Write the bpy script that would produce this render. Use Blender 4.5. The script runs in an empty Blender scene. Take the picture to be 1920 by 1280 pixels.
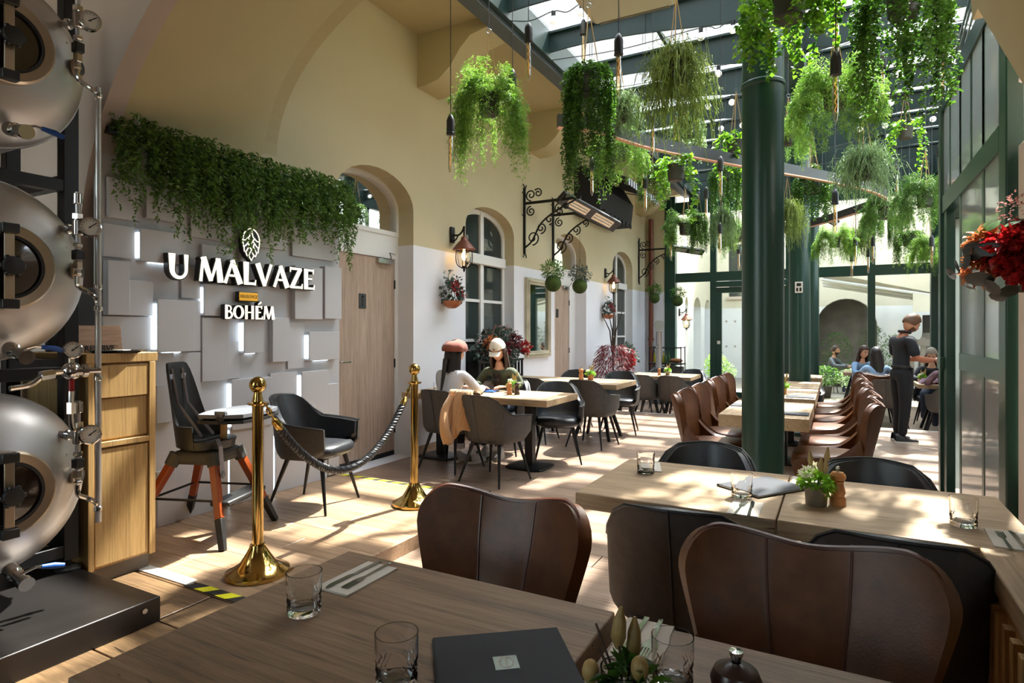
import bpy, bmesh, math, random
import numpy as np
from mathutils import Vector, Matrix
random.seed(7); rng = np.random.default_rng(7)
SC = bpy.context.scene
COL = SC.collection
PI = math.pi

# ------------------------------------------------------------------ camera, sky, sun, exposure
FPX, HORIZ, CAMH = 1131.0, 620.0, 1.42
YAW = math.atan2(608, 1131)
cam_d = bpy.data.cameras.new('camera'); cam = bpy.data.objects.new('camera', cam_d); COL.objects.link(cam)
cam_d.sensor_width = 36.0; cam_d.lens = 36.0 * FPX / 1920.0
cam_d.shift_y = (HORIZ - 640.0) / 1920.0
cam_d.clip_start = 0.05; cam_d.clip_end = 300
cam.location = (0, 0, CAMH); cam.rotation_euler = (PI / 2, 0, YAW)
SC.camera = cam

SUN_DIR = Vector((.12, .52, .84)).normalized()          # towards the sun
w = bpy.data.worlds.new('World'); SC.world = w; w.use_nodes = True
nt = w.node_tree; bg = nt.nodes['Background']
sky = nt.nodes.new('ShaderNodeTexSky'); sky.sky_type = 'NISHITA'; sky.sun_disc = False
sky.sun_elevation = math.asin(SUN_DIR.z); sky.sun_rotation = math.atan2(SUN_DIR.x, SUN_DIR.y)
sky.air_density = 1.0; sky.dust_density = 2.5; sky.ozone_density = .6
hsv = nt.nodes.new('ShaderNodeHueSaturation'); hsv.inputs['Saturation'].default_value = .5
nt.links.new(sky.outputs[0], hsv.inputs['Color']); nt.links.new(hsv.outputs[0], bg.inputs[0]); bg.inputs[1].default_value = 1.2
sun_d = bpy.data.lights.new('sun', 'SUN'); sun_d.energy = 24.0; sun_d.angle = math.radians(1.3); sun_d.color = (1, .93, .83)
sun = bpy.data.objects.new('sun', sun_d); COL.objects.link(sun)
sun.rotation_euler = SUN_DIR.to_track_quat('Z', 'Y').to_euler()
vs = SC.view_settings
vs.view_transform = 'Standard'; vs.look = 'None'; vs.gamma = 1.0; vs.exposure = 0.7
vs.use_curve_mapping = False
SC.cycles.max_bounces = 10; SC.cycles.diffuse_bounces = 5; SC.cycles.transparent_max_bounces = 24
SC.cycles.sample_clamp_indirect = 6.0
SC.cycles.caustics_reflective = False; SC.cycles.caustics_refractive = False

# ------------------------------------------------------------------ measuring helpers
_s, _c = math.sin(YAW), math.cos(YAW)
def U(px, py, X=None, Y=None, Z=None, t=None):
    u = (px - 960) / FPX; v = -(py - HORIZ) / FPX
    d = Vector((-_s + _c * u, _c + _s * u, v))
    if X is not None: t = X / d.x
    elif Y is not None: t = Y / d.y
    elif Z is not None: t = (Z - CAMH) / d.z
    return Vector((0, 0, CAMH)) + d * t

# ------------------------------------------------------------------ materials
MATS = {}
def newmat(name):
    m = bpy.data.materials.new(name); m.use_nodes = True; MATS[name] = m
    n = m.node_tree; return m, n, n.nodes['Principled BSDF']
def srgb(h):
    h = h.lstrip('#'); v = [int(h[i:i + 2], 16) / 255 for i in (0, 2, 4)]
    return tuple((x / 12.92 if x <= .04045 else ((x + .055) / 1.055) ** 2.4) for x in v) + (1,)
def N(nt, typ, **kw):
    n = nt.nodes.new(typ)
    for k, v in kw.items():
        if k.startswith('i_'):
            n.inputs[k[2:].replace('_', ' ')].default_value = v
        else: setattr(n, k, v)
    return n
def ramp(nt, fac, stops):
    r = nt.nodes.new('ShaderNodeValToRGB'); e = r.color_ramp.elements
    while len(e) < len(stops): e.new(.5)
    for q, (p, c) in zip(e, stops): q.position = p; q.color = c if len(c) == 4 else (*c, 1)
    nt.links.new(fac, r.inputs[0]); return r
def plain(name, col, rough=.5, metal=0, bump=0, bscale=40, var=0, spec=.5, coat=0, emit=None, estr=0, sheen=0):
    m, n, b = newmat(name); c = srgb(col) if isinstance(col, str) else (*col, 1)
    b.inputs['Base Color'].default_value = c; b.inputs['Roughness'].default_value = rough
    b.inputs['Metallic'].default_value = metal; b.inputs['Specular IOR Level'].default_value = spec
    b.inputs['Coat Weight'].default_value = coat
    if sheen: b.inputs['Sheen Weight'].default_value = sheen
    if emit: b.inputs['Emission Color'].default_value = srgb(emit); b.inputs['Emission Strength'].default_value = estr
    if bump or var:
        tc = N(n, 'ShaderNodeTexCoord'); nz = N(n, 'ShaderNodeTexNoise', i_Scale=bscale, i_Detail=5.0)
        n.links.new(tc.outputs['Object'], nz.inputs['Vector'])
        if bump:
            bp = N(n, 'ShaderNodeBump', i_Strength=bump, i_Distance=.01); n.links.new(nz.outputs['Fac'], bp.inputs['Height'])
            n.links.new(bp.outputs[0], b.inputs['Normal'])
        if var:
            nz2 = N(n, 'ShaderNodeTexNoise', i_Scale=bscale * .12, i_Detail=4.0); n.links.new(tc.outputs['Object'], nz2.inputs['Vector'])
            r = ramp(n, nz2.outputs['Fac'], [(.3, tuple(x * (1 - var) for x in c[:3])), (.7, tuple(min(1, x * (1 + var)) for x in c[:3]))])
            n.links.new(r.outputs[0], b.inputs['Base Color'])
    return m
def wood(name, cols, scale=1.0, axis='X', rough=.45, bump=.15, rings=9, rnd=.25, knots=False):
    """long grain along `axis`; every object varies a little through its random value"""
    m, n, b = newmat(name)
    tc = N(n, 'ShaderNodeTexCoord'); oi = N(n, 'ShaderNodeObjectInfo')
    sc = {'X': (.55, 7, 7), 'Y': (7, .55, 7), 'Z': (7, 7, .55)}[axis]
    mp = N(n, 'ShaderNodeMapping'); mp.inputs['Scale'].default_value = [x * scale for x in sc]
    n.links.new(tc.outputs['Object'], mp.inputs['Vector'])
    mul = N(n, 'ShaderNodeMath', operation='MULTIPLY'); mul.inputs[1].default_value = 37.0
    n.links.new(oi.outputs['Random'], mul.inputs[0])
    cx = N(n, 'ShaderNodeCombineXYZ')
    for k in range(3): n.links.new(mul.outputs[0], cx.inputs[k])
    add = N(n, 'ShaderNodeVectorMath', operation='ADD'); n.links.new(mp.outputs[0], add.inputs[0]); n.links.new(cx.outputs[0], add.inputs[1])
    nz = N(n, 'ShaderNodeTexNoise', i_Scale=.9, i_Detail=6.0, i_Roughness=.62, i_Distortion=1.2); n.links.new(add.outputs[0], nz.inputs['Vector'])
    wv = N(n, 'ShaderNodeTexNoise', i_Scale=rings, i_Detail=3.0, i_Roughness=.7); n.links.new(add.outputs[0], wv.inputs['Vector'])
    mx = N(n, 'ShaderNodeMix', data_type='FLOAT'); mx.inputs[0].default_value = .42
    n.links.new(nz.outputs['Fac'], mx.inputs[2]); n.links.new(wv.outputs['Fac'], mx.inputs[3])
    r = ramp(n, mx.outputs[0], [(.30, srgb(cols[0])), (.5, srgb(cols[1])), (.68, srgb(cols[2]))])
    col = r.outputs[0]
    mp2 = N(n, 'ShaderNodeMapping'); mp2.inputs['Scale'].default_value = [x * scale * (2.5 if x < 1 else 9) for x in sc]; n.links.new(tc.outputs['Object'], mp2.inputs['Vector'])
    ad2 = N(n, 'ShaderNodeVectorMath', operation='ADD'); n.links.new(mp2.outputs[0], ad2.inputs[0]); n.links.new(cx.outputs[0], ad2.inputs[1])
    fg = N(n, 'ShaderNodeTexNoise', i_Scale=1.6, i_Detail=4.0, i_Roughness=.6); n.links.new(ad2.outputs[0], fg.inputs['Vector'])
    fr_ = ramp(n, fg.outputs['Fac'], [(.30, (.50, .48, .46)), (.52, (1, 1, 1)), (.8, (1.0, 1.0, 1.0))]); fm = N(n, 'ShaderNodeMix', data_type='RGBA', blend_type='MULTIPLY'); fm.inputs[0].default_value = .8
    n.links.new(col, fm.inputs[6]); n.links.new(fr_.outputs[0], fm.inputs[7]); col = fm.outputs[2]
    if knots:
        vo = N(n, 'ShaderNodeTexNoise', i_Scale=1.9, i_Detail=3.0, i_Distortion=3.0); n.links.new(add.outputs[0], vo.inputs['Vector'])
        kr = ramp(n, vo.outputs['Fac'], [(.66, (0, 0, 0)), (.73, (1, 1, 1))])
        km = N(n, 'ShaderNodeMix', data_type='RGBA', blend_type='MIX'); n.links.new(kr.outputs[0], km.inputs[0])
        n.links.new(col, km.inputs[6]); km.inputs[7].default_value = srgb(knots); col = km.outputs[2]
    hs = N(n, 'ShaderNodeHueSaturation'); mr = N(n, 'ShaderNodeMapRange'); n.links.new(oi.outputs['Random'], mr.inputs[0])
    mr.inputs[3].default_value = 1 - rnd; mr.inputs[4].default_value = 1 + rnd
    n.links.new(mr.outputs[0], hs.inputs['Value']); n.links.new(col, hs.inputs['Color'])
    n.links.new(hs.outputs[0], b.inputs['Base Color'])
    bp = N(n, 'ShaderNodeBump', i_Strength=bump, i_Distance=.004); n.links.new(fg.outputs['Fac'], bp.inputs['Height'])
    n.links.new(bp.outputs[0], b.inputs['Normal']); b.inputs['Roughness'].default_value = rough
    return m
def leafmat(name, c1, c2, trans=.45, rough=.45):
    m, n, b = newmat(name); tc = N(n, 'ShaderNodeTexCoord')
    nz = N(n, 'ShaderNodeTexNoise', i_Scale=14.0, i_Detail=3.0); n.links.new(tc.outputs['Object'], nz.inputs['Vector'])
    r = ramp(n, nz.outputs['Fac'], [(.32, srgb(c1)), (.68, srgb(c2))])
    n.links.new(r.outputs[0], b.inputs['Base Color']); b.inputs['Roughness'].default_value = rough
    tr = N(n, 'ShaderNodeBsdfTranslucent'); n.links.new(r.outputs[0], tr.inputs[0])
    mx = N(n, 'ShaderNodeMixShader'); mx.inputs[0].default_value = trans
    n.links.new(b.outputs[0], mx.inputs[1]); n.links.new(tr.outputs[0], mx.inputs[2])
    n.links.new(mx.outputs[0], n.nodes['Material Output'].inputs[0]); return m
def pane(name, tint, gloss=.12, milky=0.0, milkcol='#ffffff', rough=.02):
    """window glass: see-through, mirror-like at grazing angles, optionally dusty/frosted"""
    m, n, b = newmat(name); n.nodes.remove(b)
    t = N(n, 'ShaderNodeBsdfTransparent'); t.inputs[0].default_value = srgb(tint)
    g = N(n, 'ShaderNodeBsdfGlossy'); g.inputs['Roughness'].default_value = rough
    lw = N(n, 'ShaderNodeLayerWeight'); lw.inputs[0].default_value = gloss
    m1 = N(n, 'ShaderNodeMixShader'); n.links.new(lw.outputs['Fresnel'], m1.inputs[0])
    base = t
    if milky:
        tl = N(n, 'ShaderNodeBsdfTranslucent'); tl.inputs[0].default_value = srgb(milkcol)
        df = N(n, 'ShaderNodeBsdfDiffuse'); df.inputs[0].default_value = srgb(milkcol)
        ad = N(n, 'ShaderNodeMixShader'); ad.inputs[0].default_value = .5
        n.links.new(tl.outputs[0], ad.inputs[1]); n.links.new(df.outputs[0], ad.inputs[2])
        m0 = N(n, 'ShaderNodeMixShader'); m0.inputs[0].default_value = milky
        n.links.new(t.outputs[0], m0.inputs[1]); n.links.new(ad.outputs[0], m0.inputs[2]); base = m0
    n.links.new(base.outputs[0], m1.inputs[1]); n.links.new(g.outputs[0], m1.inputs[2])
    n.links.new(m1.outputs[0], n.nodes['Material Output'].inputs[0]); return m
def emis(name, col, strength):
    m, n, b = newmat(name); n.nodes.remove(b); e = N(n, 'ShaderNodeEmission'); e.inputs[0].default_value = srgb(col); e.inputs[1].default_value = strength
    n.links.new(e.outputs[0], n.nodes['Material Output'].inputs[0]); return m

# ------------------------------------------------------------------ mesh builder
def frame(d):
    d = Vector(d).normalized(); a = Vector((0, 0, 1)) if abs(d.z) < .95 else Vector((1, 0, 0))
    x = a.cross(d).normalized(); return x, d.cross(x).normalized()
class B:
    def __init__(s): s.v = []; s.f = []
    def add(s, vs, fs):
        o = len(s.v); s.v += [tuple(p) for p in vs]; s.f += [tuple(i + o for i in f) for f in fs]; return s
    def box(s, x0, x1, y0, y1, z0, z1):
        return s.add([(x0, y0, z0), (x1, y0, z0), (x1, y1, z0), (x0, y1, z0), (x0, y0, z1), (x1, y0, z1), (x1, y1, z1), (x0, y1, z1)],
                     [(0, 3, 2, 1), (4, 5, 6, 7), (0, 1, 5, 4), (1, 2, 6, 5), (2, 3, 7, 6), (3, 0, 4, 7)])
    def obox(s, c, sz, rot=None):
        m = rot if rot is not None else Matrix.Identity(3); c = Vector(c); a, b, d = [x / 2 for x in sz]
        return s.add([c + m @ Vector((i * a, j * b, k * d)) for k in (-1, 1) for i, j in ((-1, -1), (1, -1), (1, 1), (-1, 1))],
                     [(0, 3, 2, 1), (4, 5, 6, 7), (0, 1, 5, 4), (1, 2, 6, 5), (2, 3, 7, 6), (3, 0, 4, 7)])
    def cyl(s, p0, p1, r0, r1=None, n=10, caps=True):
        return s.tube([p0, p1], [r0, r0 if r1 is None else r1], n, caps)
    def tube(s, pts, rad, n=8, caps=True, closed=False, flat=1.0):
        pts = [Vector(p) for p in pts]; k = len(pts)
        if not hasattr(rad, '__len__'): rad = [rad] * k
        x = None; vs = []
        for i, p in enumerate(pts):
            if closed: d = pts[(i + 1) % k] - pts[i - 1]
            else: d = pts[min(i + 1, k - 1)] - pts[max(i - 1, 0)]
            d = d.normalized() if d.length > 1e-9 else Vector((0, 0, 1))
            if x is None: x, y = frame(d)
            else:
                x = (x - d * x.dot(d)); x = x.normalized() if x.length > 1e-6 else frame(d)[0]; y = d.cross(x)
            for j in range(n):
                a = 2 * PI * j / n; vs.append(p + (x * math.cos(a) + y * math.sin(a) * flat) * rad[i])
        fs = []
        for i in range(k if closed else k - 1):
            b = ((i + 1) % k) * n; a = i * n
            fs += [(a + j, a + (j + 1) % n, b + (j + 1) % n, b + j) for j in range(n)]
        if caps and not closed: fs += [tuple(range(n - 1, -1, -1)), tuple(range((k - 1) * n, k * n))]
        return s.add(vs, fs)
    def lathe(s, prof, o=(0, 0, 0), n=24, axis=(0, 0, 1), caps=True):
        o = Vector(o); d = Vector(axis).normalized(); x, y = frame(d); vs = []; k = len(prof)
        for r, h in prof:
            for j in range(n):
                a = 2 * PI * j / n; vs.append(o + d * h + (x * math.cos(a) + y * math.sin(a)) * max(r, 1e-5))
        fs = [(i * n + j, i * n + (j + 1) % n, (i + 1) * n + (j + 1) % n, (i + 1) * n + j) for i in range(k - 1) for j in range(n)]
        if caps: fs += [tuple(range(n - 1, -1, -1)), tuple(range((k - 1) * n, k * n))]
        return s.add(vs, fs)
    def prism(s, poly, off):
        """polygon (3-D points in order) extruded by the vector off"""
        k = len(poly); o = Vector(off); vs = [Vector(p) for p in poly] + [Vector(p) + o for p in poly]
        return s.add(vs, [tuple(range(k - 1, -1, -1)), tuple(range(k, 2 * k))] + [(i, (i + 1) % k, k + (i + 1) % k, k + i) for i in range(k)])
    def grid(s, fn, nu, nv, thick=0, closeu=False):
        """surface fn(u,v)->Vector; thick>0 gives a closed shell offset along the normal"""
        P = [[Vector(fn(i / nu, j / nv)) for j in range(nv + 1)] for i in range(nu + (0 if closeu else 1))]
        R = len(P); vs = [p for r in P for p in r]; W = nv + 1
        fs = [(i * W + j, ((i + 1) % R) * W + j, ((i + 1) % R) * W + j + 1, i * W + j + 1) for i in range(R if closeu else R - 1) for j in range(nv)]
        if not thick: return s.add(vs, fs)
        nr = []
        for i in range(R):
            for j in range(W):
                du = P[(i + 1) % R if closeu else min(i + 1, R - 1)][j] - P[i - 1 if closeu else max(i - 1, 0)][j]; dv = P[i][min(j + 1, W - 1)] - P[i][max(j - 1, 0)]
                q = du.cross(dv); nr.append(q.normalized() if q.length > 1e-12 else Vector((0, 0, 1)))
        K = len(vs); back = [p - q * thick for p, q in zip(vs, nr)]
        allf = fs + [tuple(K + i for i in reversed(f)) for f in fs]
        def rim(a, b): allf.append((b, a, K + a, K + b))
        if not closeu:
            for j in range(nv): rim(j, j + 1); rim((R - 1) * W + j + 1, (R - 1) * W + j)
        for i in range(R if closeu else R - 1):
            a, b = i * W, ((i + 1) % R) * W; rim(b, a); rim(a + nv, b + nv)
        return s.add(vs + back, allf)
    def sphere(s, c, r, n=10, m=7, sc=(1, 1, 1)):
        c = Vector(c); vs = [c + Vector((0, 0, r * sc[2]))]; fs = []
        for i in range(1, m):
            t = PI * i / m
            for j in range(n):
                a = 2 * PI * j / n; vs.append(c + Vector((r * sc[0] * math.sin(t) * math.cos(a), r * sc[1] * math.sin(t) * math.sin(a), r * sc[2] * math.cos(t))))
        vs.append(c - Vector((0, 0, r * sc[2]))); L = len(vs) - 1
        fs += [(0, 1 + j, 1 + (j + 1) % n) for j in range(n)]
        for i in range(m - 2):
            a = 1 + i * n; fs += [(a + j, a + n + j, a + n + (j + 1) % n, a + (j + 1) % n) for j in range(n)]
        a = 1 + (m - 2) * n; fs += [(a + j, L, a + (j + 1) % n) for j in range(n)]
        return s.add(vs, fs)
    def mesh(s, name, smooth=False, ang=35):
        me = bpy.data.meshes.new(name); me.from_pydata(s.v, [], s.f); me.update()
        if smooth:
            me.polygons.foreach_set('use_smooth', [True] * len(me.polygons)); me.set_sharp_from_angle(angle=math.radians(ang))
        return me
    def mk(s, name, mat, parent=None, smooth=False, ang=35, bevel=0, loc=None, seg=2, sub=0):
        return put(name, s.mesh(name, smooth or bevel > 0, ang), mat, parent, bevel, loc, seg, sub)
def put(name, me, mat, parent=None, bevel=0, loc=None, seg=2, sub=0):
    o = bpy.data.objects.new(name, me); COL.objects.link(o)
    if mat is not None and not me.materials: me.materials.append(MATS[mat] if isinstance(mat, str) else mat)
    if parent: o.parent = parent
    if loc is not None: o.location = loc
    if sub:
        q = o.modifiers.new('sub', 'SUBSURF'); q.levels = q.render_levels = sub
    if bevel:
        q = o.modifiers.new('bevel', 'BEVEL'); q.width = bevel; q.segments = seg; q.limit_method = 'ANGLE'; q.angle_limit = math.radians(40)
    return o
def npmesh(name, V, Fq, smooth=False):
    """big meshes from numpy arrays; Fq is (n,3) or (n,4)"""
    me = bpy.data.meshes.new(name); k = Fq.shape[1]
    me.vertices.add(len(V)); me.vertices.foreach_set('co', V.astype(np.float32).ravel())
    me.loops.add(Fq.size); me.loops.foreach_set('vertex_index', Fq.astype(np.int32).ravel())
    me.polygons.add(len(Fq)); me.polygons.foreach_set('loop_start', np.arange(0, Fq.size, k, dtype=np.int32))
    me.polygons.foreach_set('loop_total', np.full(len(Fq), k, dtype=np.int32))
    me.update(calc_edges=True); me.validate()
    if smooth: me.polygons.foreach_set('use_smooth', [True] * len(Fq))
    return me
def tag(o, label, cat, group=None, kind=None):
    o['label'] = label; o['category'] = cat
    if group: o['group'] = group
    if kind: o['kind'] = kind
    return o
def struct(o): o['kind'] = 'structure'; return o
def thing(name, label, cat, loc=(0, 0, 0), rz=0, group=None):
    o = bpy.data.objects.new(name, None); COL.objects.link(o); o.empty_display_size = .1
    o.location = loc; o.rotation_euler = (0, 0, rz); return tag(o, label, cat, group)
def copy_tree(o, parent=None, n0=True):
    c = o.copy(); COL.objects.link(c)
    if parent: c.parent = parent
    for ch in o.children: copy_tree(ch, c)
    return c
def dup(root, loc, rz, label, group=None, scale=None):
    r = copy_tree(root); r.location = loc; r.rotation_euler = (0, 0, rz); r['label'] = label
    if group: r['group'] = group
    if scale: r.scale = (scale,) * 3
    return r
def lerp(a, b, t): return a + (b - a) * t
def sm(t): t = max(0, min(1, t)); return t * t * (3 - 2 * t)
def bez(ps, n=12):
    """Catmull-Rom through the points"""
    ps = [Vector(p) for p in ps]; out = []; q = [ps[0] * 2 - ps[1]] + ps + [ps[-1] * 2 - ps[-2]]
    for i in range(1, len(q) - 2):
        for k in range(n):
            t = k / n; a, b, c, d = q[i - 1:i + 3]
            out.append(.5 * ((2 * b) + (c - a) * t + (2 * a - 5 * b + 4 * c - d) * t * t + (3 * b - a - 3 * c + d) * t ** 3))
    out.append(ps[-1]); return out
# leaf clouds: each leaf is a folded kite of four vertices (two triangles)
def leaves(pos, dirs, length, width, fold=.25, jit=.3):
    n = len(pos); pos = np.asarray(pos, float); d = np.asarray(dirs, float) + rng.normal(0, jit, (n, 3))
    d /= np.linalg.norm(d, axis=1)[:, None] + 1e-9
    up = rng.normal(0, .45, (n, 3)) + np.array([0, 0, 1.0]); sd = np.cross(d, up); sd /= np.linalg.norm(sd, axis=1)[:, None] + 1e-9
    nr = np.cross(sd, d); L = (length * rng.uniform(.7, 1.25, n))[:, None]; Wd = (width * rng.uniform(.7, 1.25, n))[:, None]
    tip = pos + d * L - nr * L * fold * .5; m = pos + d * L * .45
    a = m + sd * Wd * .5 + nr * Wd * fold; b = m - sd * Wd * .5 + nr * Wd * fold
    V = np.stack([pos, a, tip, b], 1).reshape(-1, 3); i = np.arange(n)[:, None] * 4
    Ft = np.concatenate([np.concatenate([i, i + 1, i + 2], 1), np.concatenate([i, i + 2, i + 3], 1)])
    return V, Ft
def join_np(parts):
    Vs, Fs, o = [], [], 0
    for V, Ft in parts: Vs.append(V); Fs.append(Ft + o); o += len(V)
    return np.concatenate(Vs), np.concatenate(Fs)
def np_tube(pts, r):
    """three-sided thin stems: pts (k,3)"""
    pts = np.asarray(pts, float); k = len(pts); a = np.array([[1, 0, 0], [-.5, .87, 0], [-.5, -.87, .3]]) * r
    V = (pts[:, None, :] + a[None]).reshape(-1, 3); F_ = []
    for i in range(k - 1):
        for j in range(3):
            p, q = i * 3 + j, i * 3 + (j + 1) % 3; F_ += [(p, q, q + 3), (p, q + 3, p + 3)]
    return V, np.array(F_)
# ------------------------------------------------------------------ the materials of the place
def plaster(name, low, high, zsplit):
    """wall paint in two tones meeting at a fixed height, with faint trowel marks"""
    m, n, b = newmat(name); g = N(n, 'ShaderNodeNewGeometry'); sp = N(n, 'ShaderNodeSeparateXYZ'); n.links.new(g.outputs['Position'], sp.inputs[0])
    gt = N(n, 'ShaderNodeMath', operation='GREATER_THAN'); gt.inputs[1].default_value = zsplit; n.links.new(sp.outputs['Z'], gt.inputs[0])
    mx = N(n, 'ShaderNodeMix', data_type='RGBA'); n.links.new(gt.outputs[0], mx.inputs[0]); mx.inputs[6].default_value = srgb(low); mx.inputs[7].default_value = srgb(high)
    nz = N(n, 'ShaderNodeTexNoise', i_Scale=2.2, i_Detail=6.0); n.links.new(g.outputs['Position'], nz.inputs['Vector'])
    mr = N(n, 'ShaderNodeMapRange'); n.links.new(nz.outputs['Fac'], mr.inputs[0]); mr.inputs[3].default_value = .93; mr.inputs[4].default_value = 1.05
    hs = N(n, 'ShaderNodeHueSaturation'); n.links.new(mr.outputs[0], hs.inputs['Value']); n.links.new(mx.outputs[2], hs.inputs['Color'])
    n.links.new(hs.outputs[0], b.inputs['Base Color']); b.inputs['Roughness'].default_value = .85
    n2 = N(n, 'ShaderNodeTexNoise', i_Scale=30.0, i_Detail=6.0); n.links.new(g.outputs['Position'], n2.inputs['Vector'])
    bp = N(n, 'ShaderNodeBump', i_Strength=.12, i_Distance=.01); n.links.new(n2.outputs['Fac'], bp.inputs['Height']); n.links.new(bp.outputs[0], b.inputs['Normal'])
    return m
ZSPLIT = 2.40
plaster('wall_paint', '#dcdce0', '#bfb392', ZSPLIT)
plaster('pink_plaster', '#b9aaa0', '#b9aaa0', 99)
plaster('khaki_plaster', '#b5a883', '#b5a883', 99)
plaster('outer_plaster', '#e9e8e6', '#d8cfb8', 2.2)
plain('white_plaster', '#dddde0', .85, bump=.1, bscale=25)
plain('cream_plaster', '#c9b7a6', .85, bump=.1, bscale=25)
plain('panel_grey', '#c0bfc2', .42)
plain('white_paint', '#dcdad6', .4)
plain('green_steel', '#14382d', .32, bump=.03, bscale=60)
plain('roof_steel', '#1c332f', .42)
plain('grey_steel', '#5d646b', .45, metal=.6)
plain('black_steel', '#1b1b1d', .4, metal=.4)
plain('black_box_steel', '#3a3634', .38, metal=.75, var=.15, bscale=20)
plain('black_plastic', '#171717', .45)
plain('black_rubber', '#161616', .7)
plain('black_leather', '#24262a', .36, bump=.12, bscale=220, var=.2)
plain('grey_fabric', '#3d3a37', .55, bump=.22, bscale=260, var=.2)
plain('brown_leather', '#552f12', .42, bump=.08, bscale=150, var=.25, coat=.0, spec=.4)
plain('brown_piping', '#4a2413', .4)
plain('brass', '#bd9d5c', .11, metal=1.0)
plain('cutlery', '#a3a19d', .18, metal=1.0)
plain('chrome', '#c9c8c6', .12, metal=1.0)
plain('brushed_steel', '#b3afac', .42, metal=.95)
plain('satin_ring', '#b5a793', .28, metal=.9)
plain('copper', '#b4694a', .3, metal=.9)
plain('copper_light', '#dba183', .4, metal=.3)
plain('dark_iron', '#14120f', .5, metal=.4)
plain('rust_brown', '#6b3b2a', .45, metal=.35)
plain('rope_black', '#1b1c20', .45)
plain('jute', '#a98a5c', .9)
plain('pot_grey', '#3b3935', .6, var=.15, bscale=30)
plain('soil', '#2c2118', .95)
plain('tape_yellow', '#d8d41a', .5); plain('tape_black', '#191919', .5); plain('strip_white', '#cfccc6', .45)
plain('menu_grey', '#3a3c41', .7, spec=.25, bump=.08, bscale=200)
plain('label_silver', '#b6c3c8', .25, metal=.7)
plain('paper', '#d9d4c9', .8)
plain('napkin', '#c9c2b6', .85)
plain('mill_wood', '#a36a3a', .35); plain('mill_dark', '#2a1712', .3); 
plain('zinc', '#8f8878', .4, metal=.7, var=.3, bscale=25)
plain('moss', '#3b4d18', .95, bump=1.0, bscale=70, var=.5)
plain('terracotta', '#b06c47', .35, metal=.4)
plain('mirror_glass', '#dfe4e2', .03, metal=1.0)
plain('mirror_frame', '#b3ab93', .6, bump=.4, bscale=40, var=.2)
plain('blue_plastic', '#1d4f9c', .4)
plain('strap_grey', '#9a9aa6', .7)
plain('tray_grey', '#6d6f74', .4)
plain('orange_wood', '#8c3f17', .35, var=.25, bscale=30)
plain('letter_black', '#12110f', .4)
plain('skin', '#c58f70', .5); plain('skin_pale', '#d3a183', .5); plain('skin_tan', '#a9694b', .5)
plain('hair_dark', '#1d1412', .4); plain('hair_brown', '#3a2318', .45); plain('hair_light', '#5b3c25', .5); plain('hair_grey', '#8a8073', .6)
plain('beret', '#84412f', .85, bump=.3, bscale=120, sheen=.3); plain('cap_cream', '#d9d0bf', .85)
plain('white_knit', '#d9d7d9', .9, bump=.7, bscale=90); plain('olive_cloth', '#4f5440', .85, bump=.2, bscale=60)
plain('dark_shirt', '#17191f', .8); plain('black_trousers', '#131317', .85, bump=.2, bscale=30); plain('denim', '#2b3446', .85); plain('blue_hoodie', '#7f9fc0', .85, bump=.2, bscale=30)
plain('shoe_white', '#c9c6c4', .6); plain('shoe_black', '#121214', .5)
plain('camel_coat', '#b98c60', .9, bump=.35, bscale=70, sheen=.4)
plain('tote_canvas', '#c8bda8', .9); plain('plaid', '#6d5560', .85, var=.6, bscale=120)
plain('bulb_frost', '#f3f3f3', .3, emit='#ffffff', estr=.35)
plain('awning_black', '#17171b', .8); plain('awning_stripe', '#c9cbd2', .8); plain('awning_cream', '#d8d0bd', .8)
plain('weathered', '#6f675e', .8, var=.2, bscale=20)
plain('dark_opening', '#2b2723', .9); plain('granite', '#8b857c', .9, var=.3, bscale=60)
plain('bread', '#8a5a33', .85); plain('bottle_oil', '#9a8f1c', .15); plain('bottle_green', '#2a4a22', .12)
plain('badge_yellow', '#e0a52a', .5, emit='#e0a52a', estr=.25)
plain('sign_plate', '#2c2b2a', .4)
plain('ac_beige', '#c4b7a4', .5)
wood('oak_top', ('#836a4d', '#a58a69', '#b89d7d'), 1.0, 'X', .5, .25, 10, .08, knots='#5a4028')
wood('oak_top_y', ('#836a4d', '#a58a69', '#b89d7d'), 1.0, 'Y', .5, .25, 10, .08, knots='#5a4028')
wood('walnut_top', ('#5f4a37', '#846a51', '#9a7f64'), 1.0, 'X', .48, .3, 11, .05, knots='#2e2016')
wood('floor_wood', ('#6e5a4b', '#927a68', '#a58d7a'), .8, 'X', .36, .12, 9, .16)
wood('floor_light', ('#84694f', '#a3866a', '#b69a7e'), .8, 'X', .38, .12, 9, .10)
wood('floor_rustic', ('#38281a', '#6d553b', '#8a6d4c'), 1.1, 'X', .4, .4, 8, .25, knots='#24180e')
wood('light_oak', ('#a07c4a', '#b8935c', '#c6a36c'), 1.1, 'Z', .5, .1, 12, .04)
wood('door_oak', ('#98826f', '#af9683', '#bfa793'), .9, 'Z', .55, .12, 10, .03)
wood('sign_wood', ('#9a7a60', '#b4937a', '#caa98d'), 1.2, 'Y', .6, .1, 9, .05)
leafmat('leaf_dark', '#3c6222', '#74993f', .35); leafmat('leaf_mid', '#2c5016', '#5c8a2a', .42); leafmat('leaf_fern', '#4b7a1c', '#93b84c', .5)
leafmat('leaf_fern_dark', '#3a6420', '#759a40', .45); leafmat('leaf_silver', '#5d7d44', '#a3bd80', .42); leafmat('leaf_olive', '#5b7422', '#9fb04a', .45); leafmat('leaf_pothos', '#2d6416', '#86b52c', .5)
leafmat('leaf_euc', '#2f4038', '#5d6f66', .25); leafmat('leaf_black', '#1c1f1e', '#3a3d3b', .1); leafmat('leaf_red', '#4e0a0e', '#8f1c20', .2)
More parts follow.
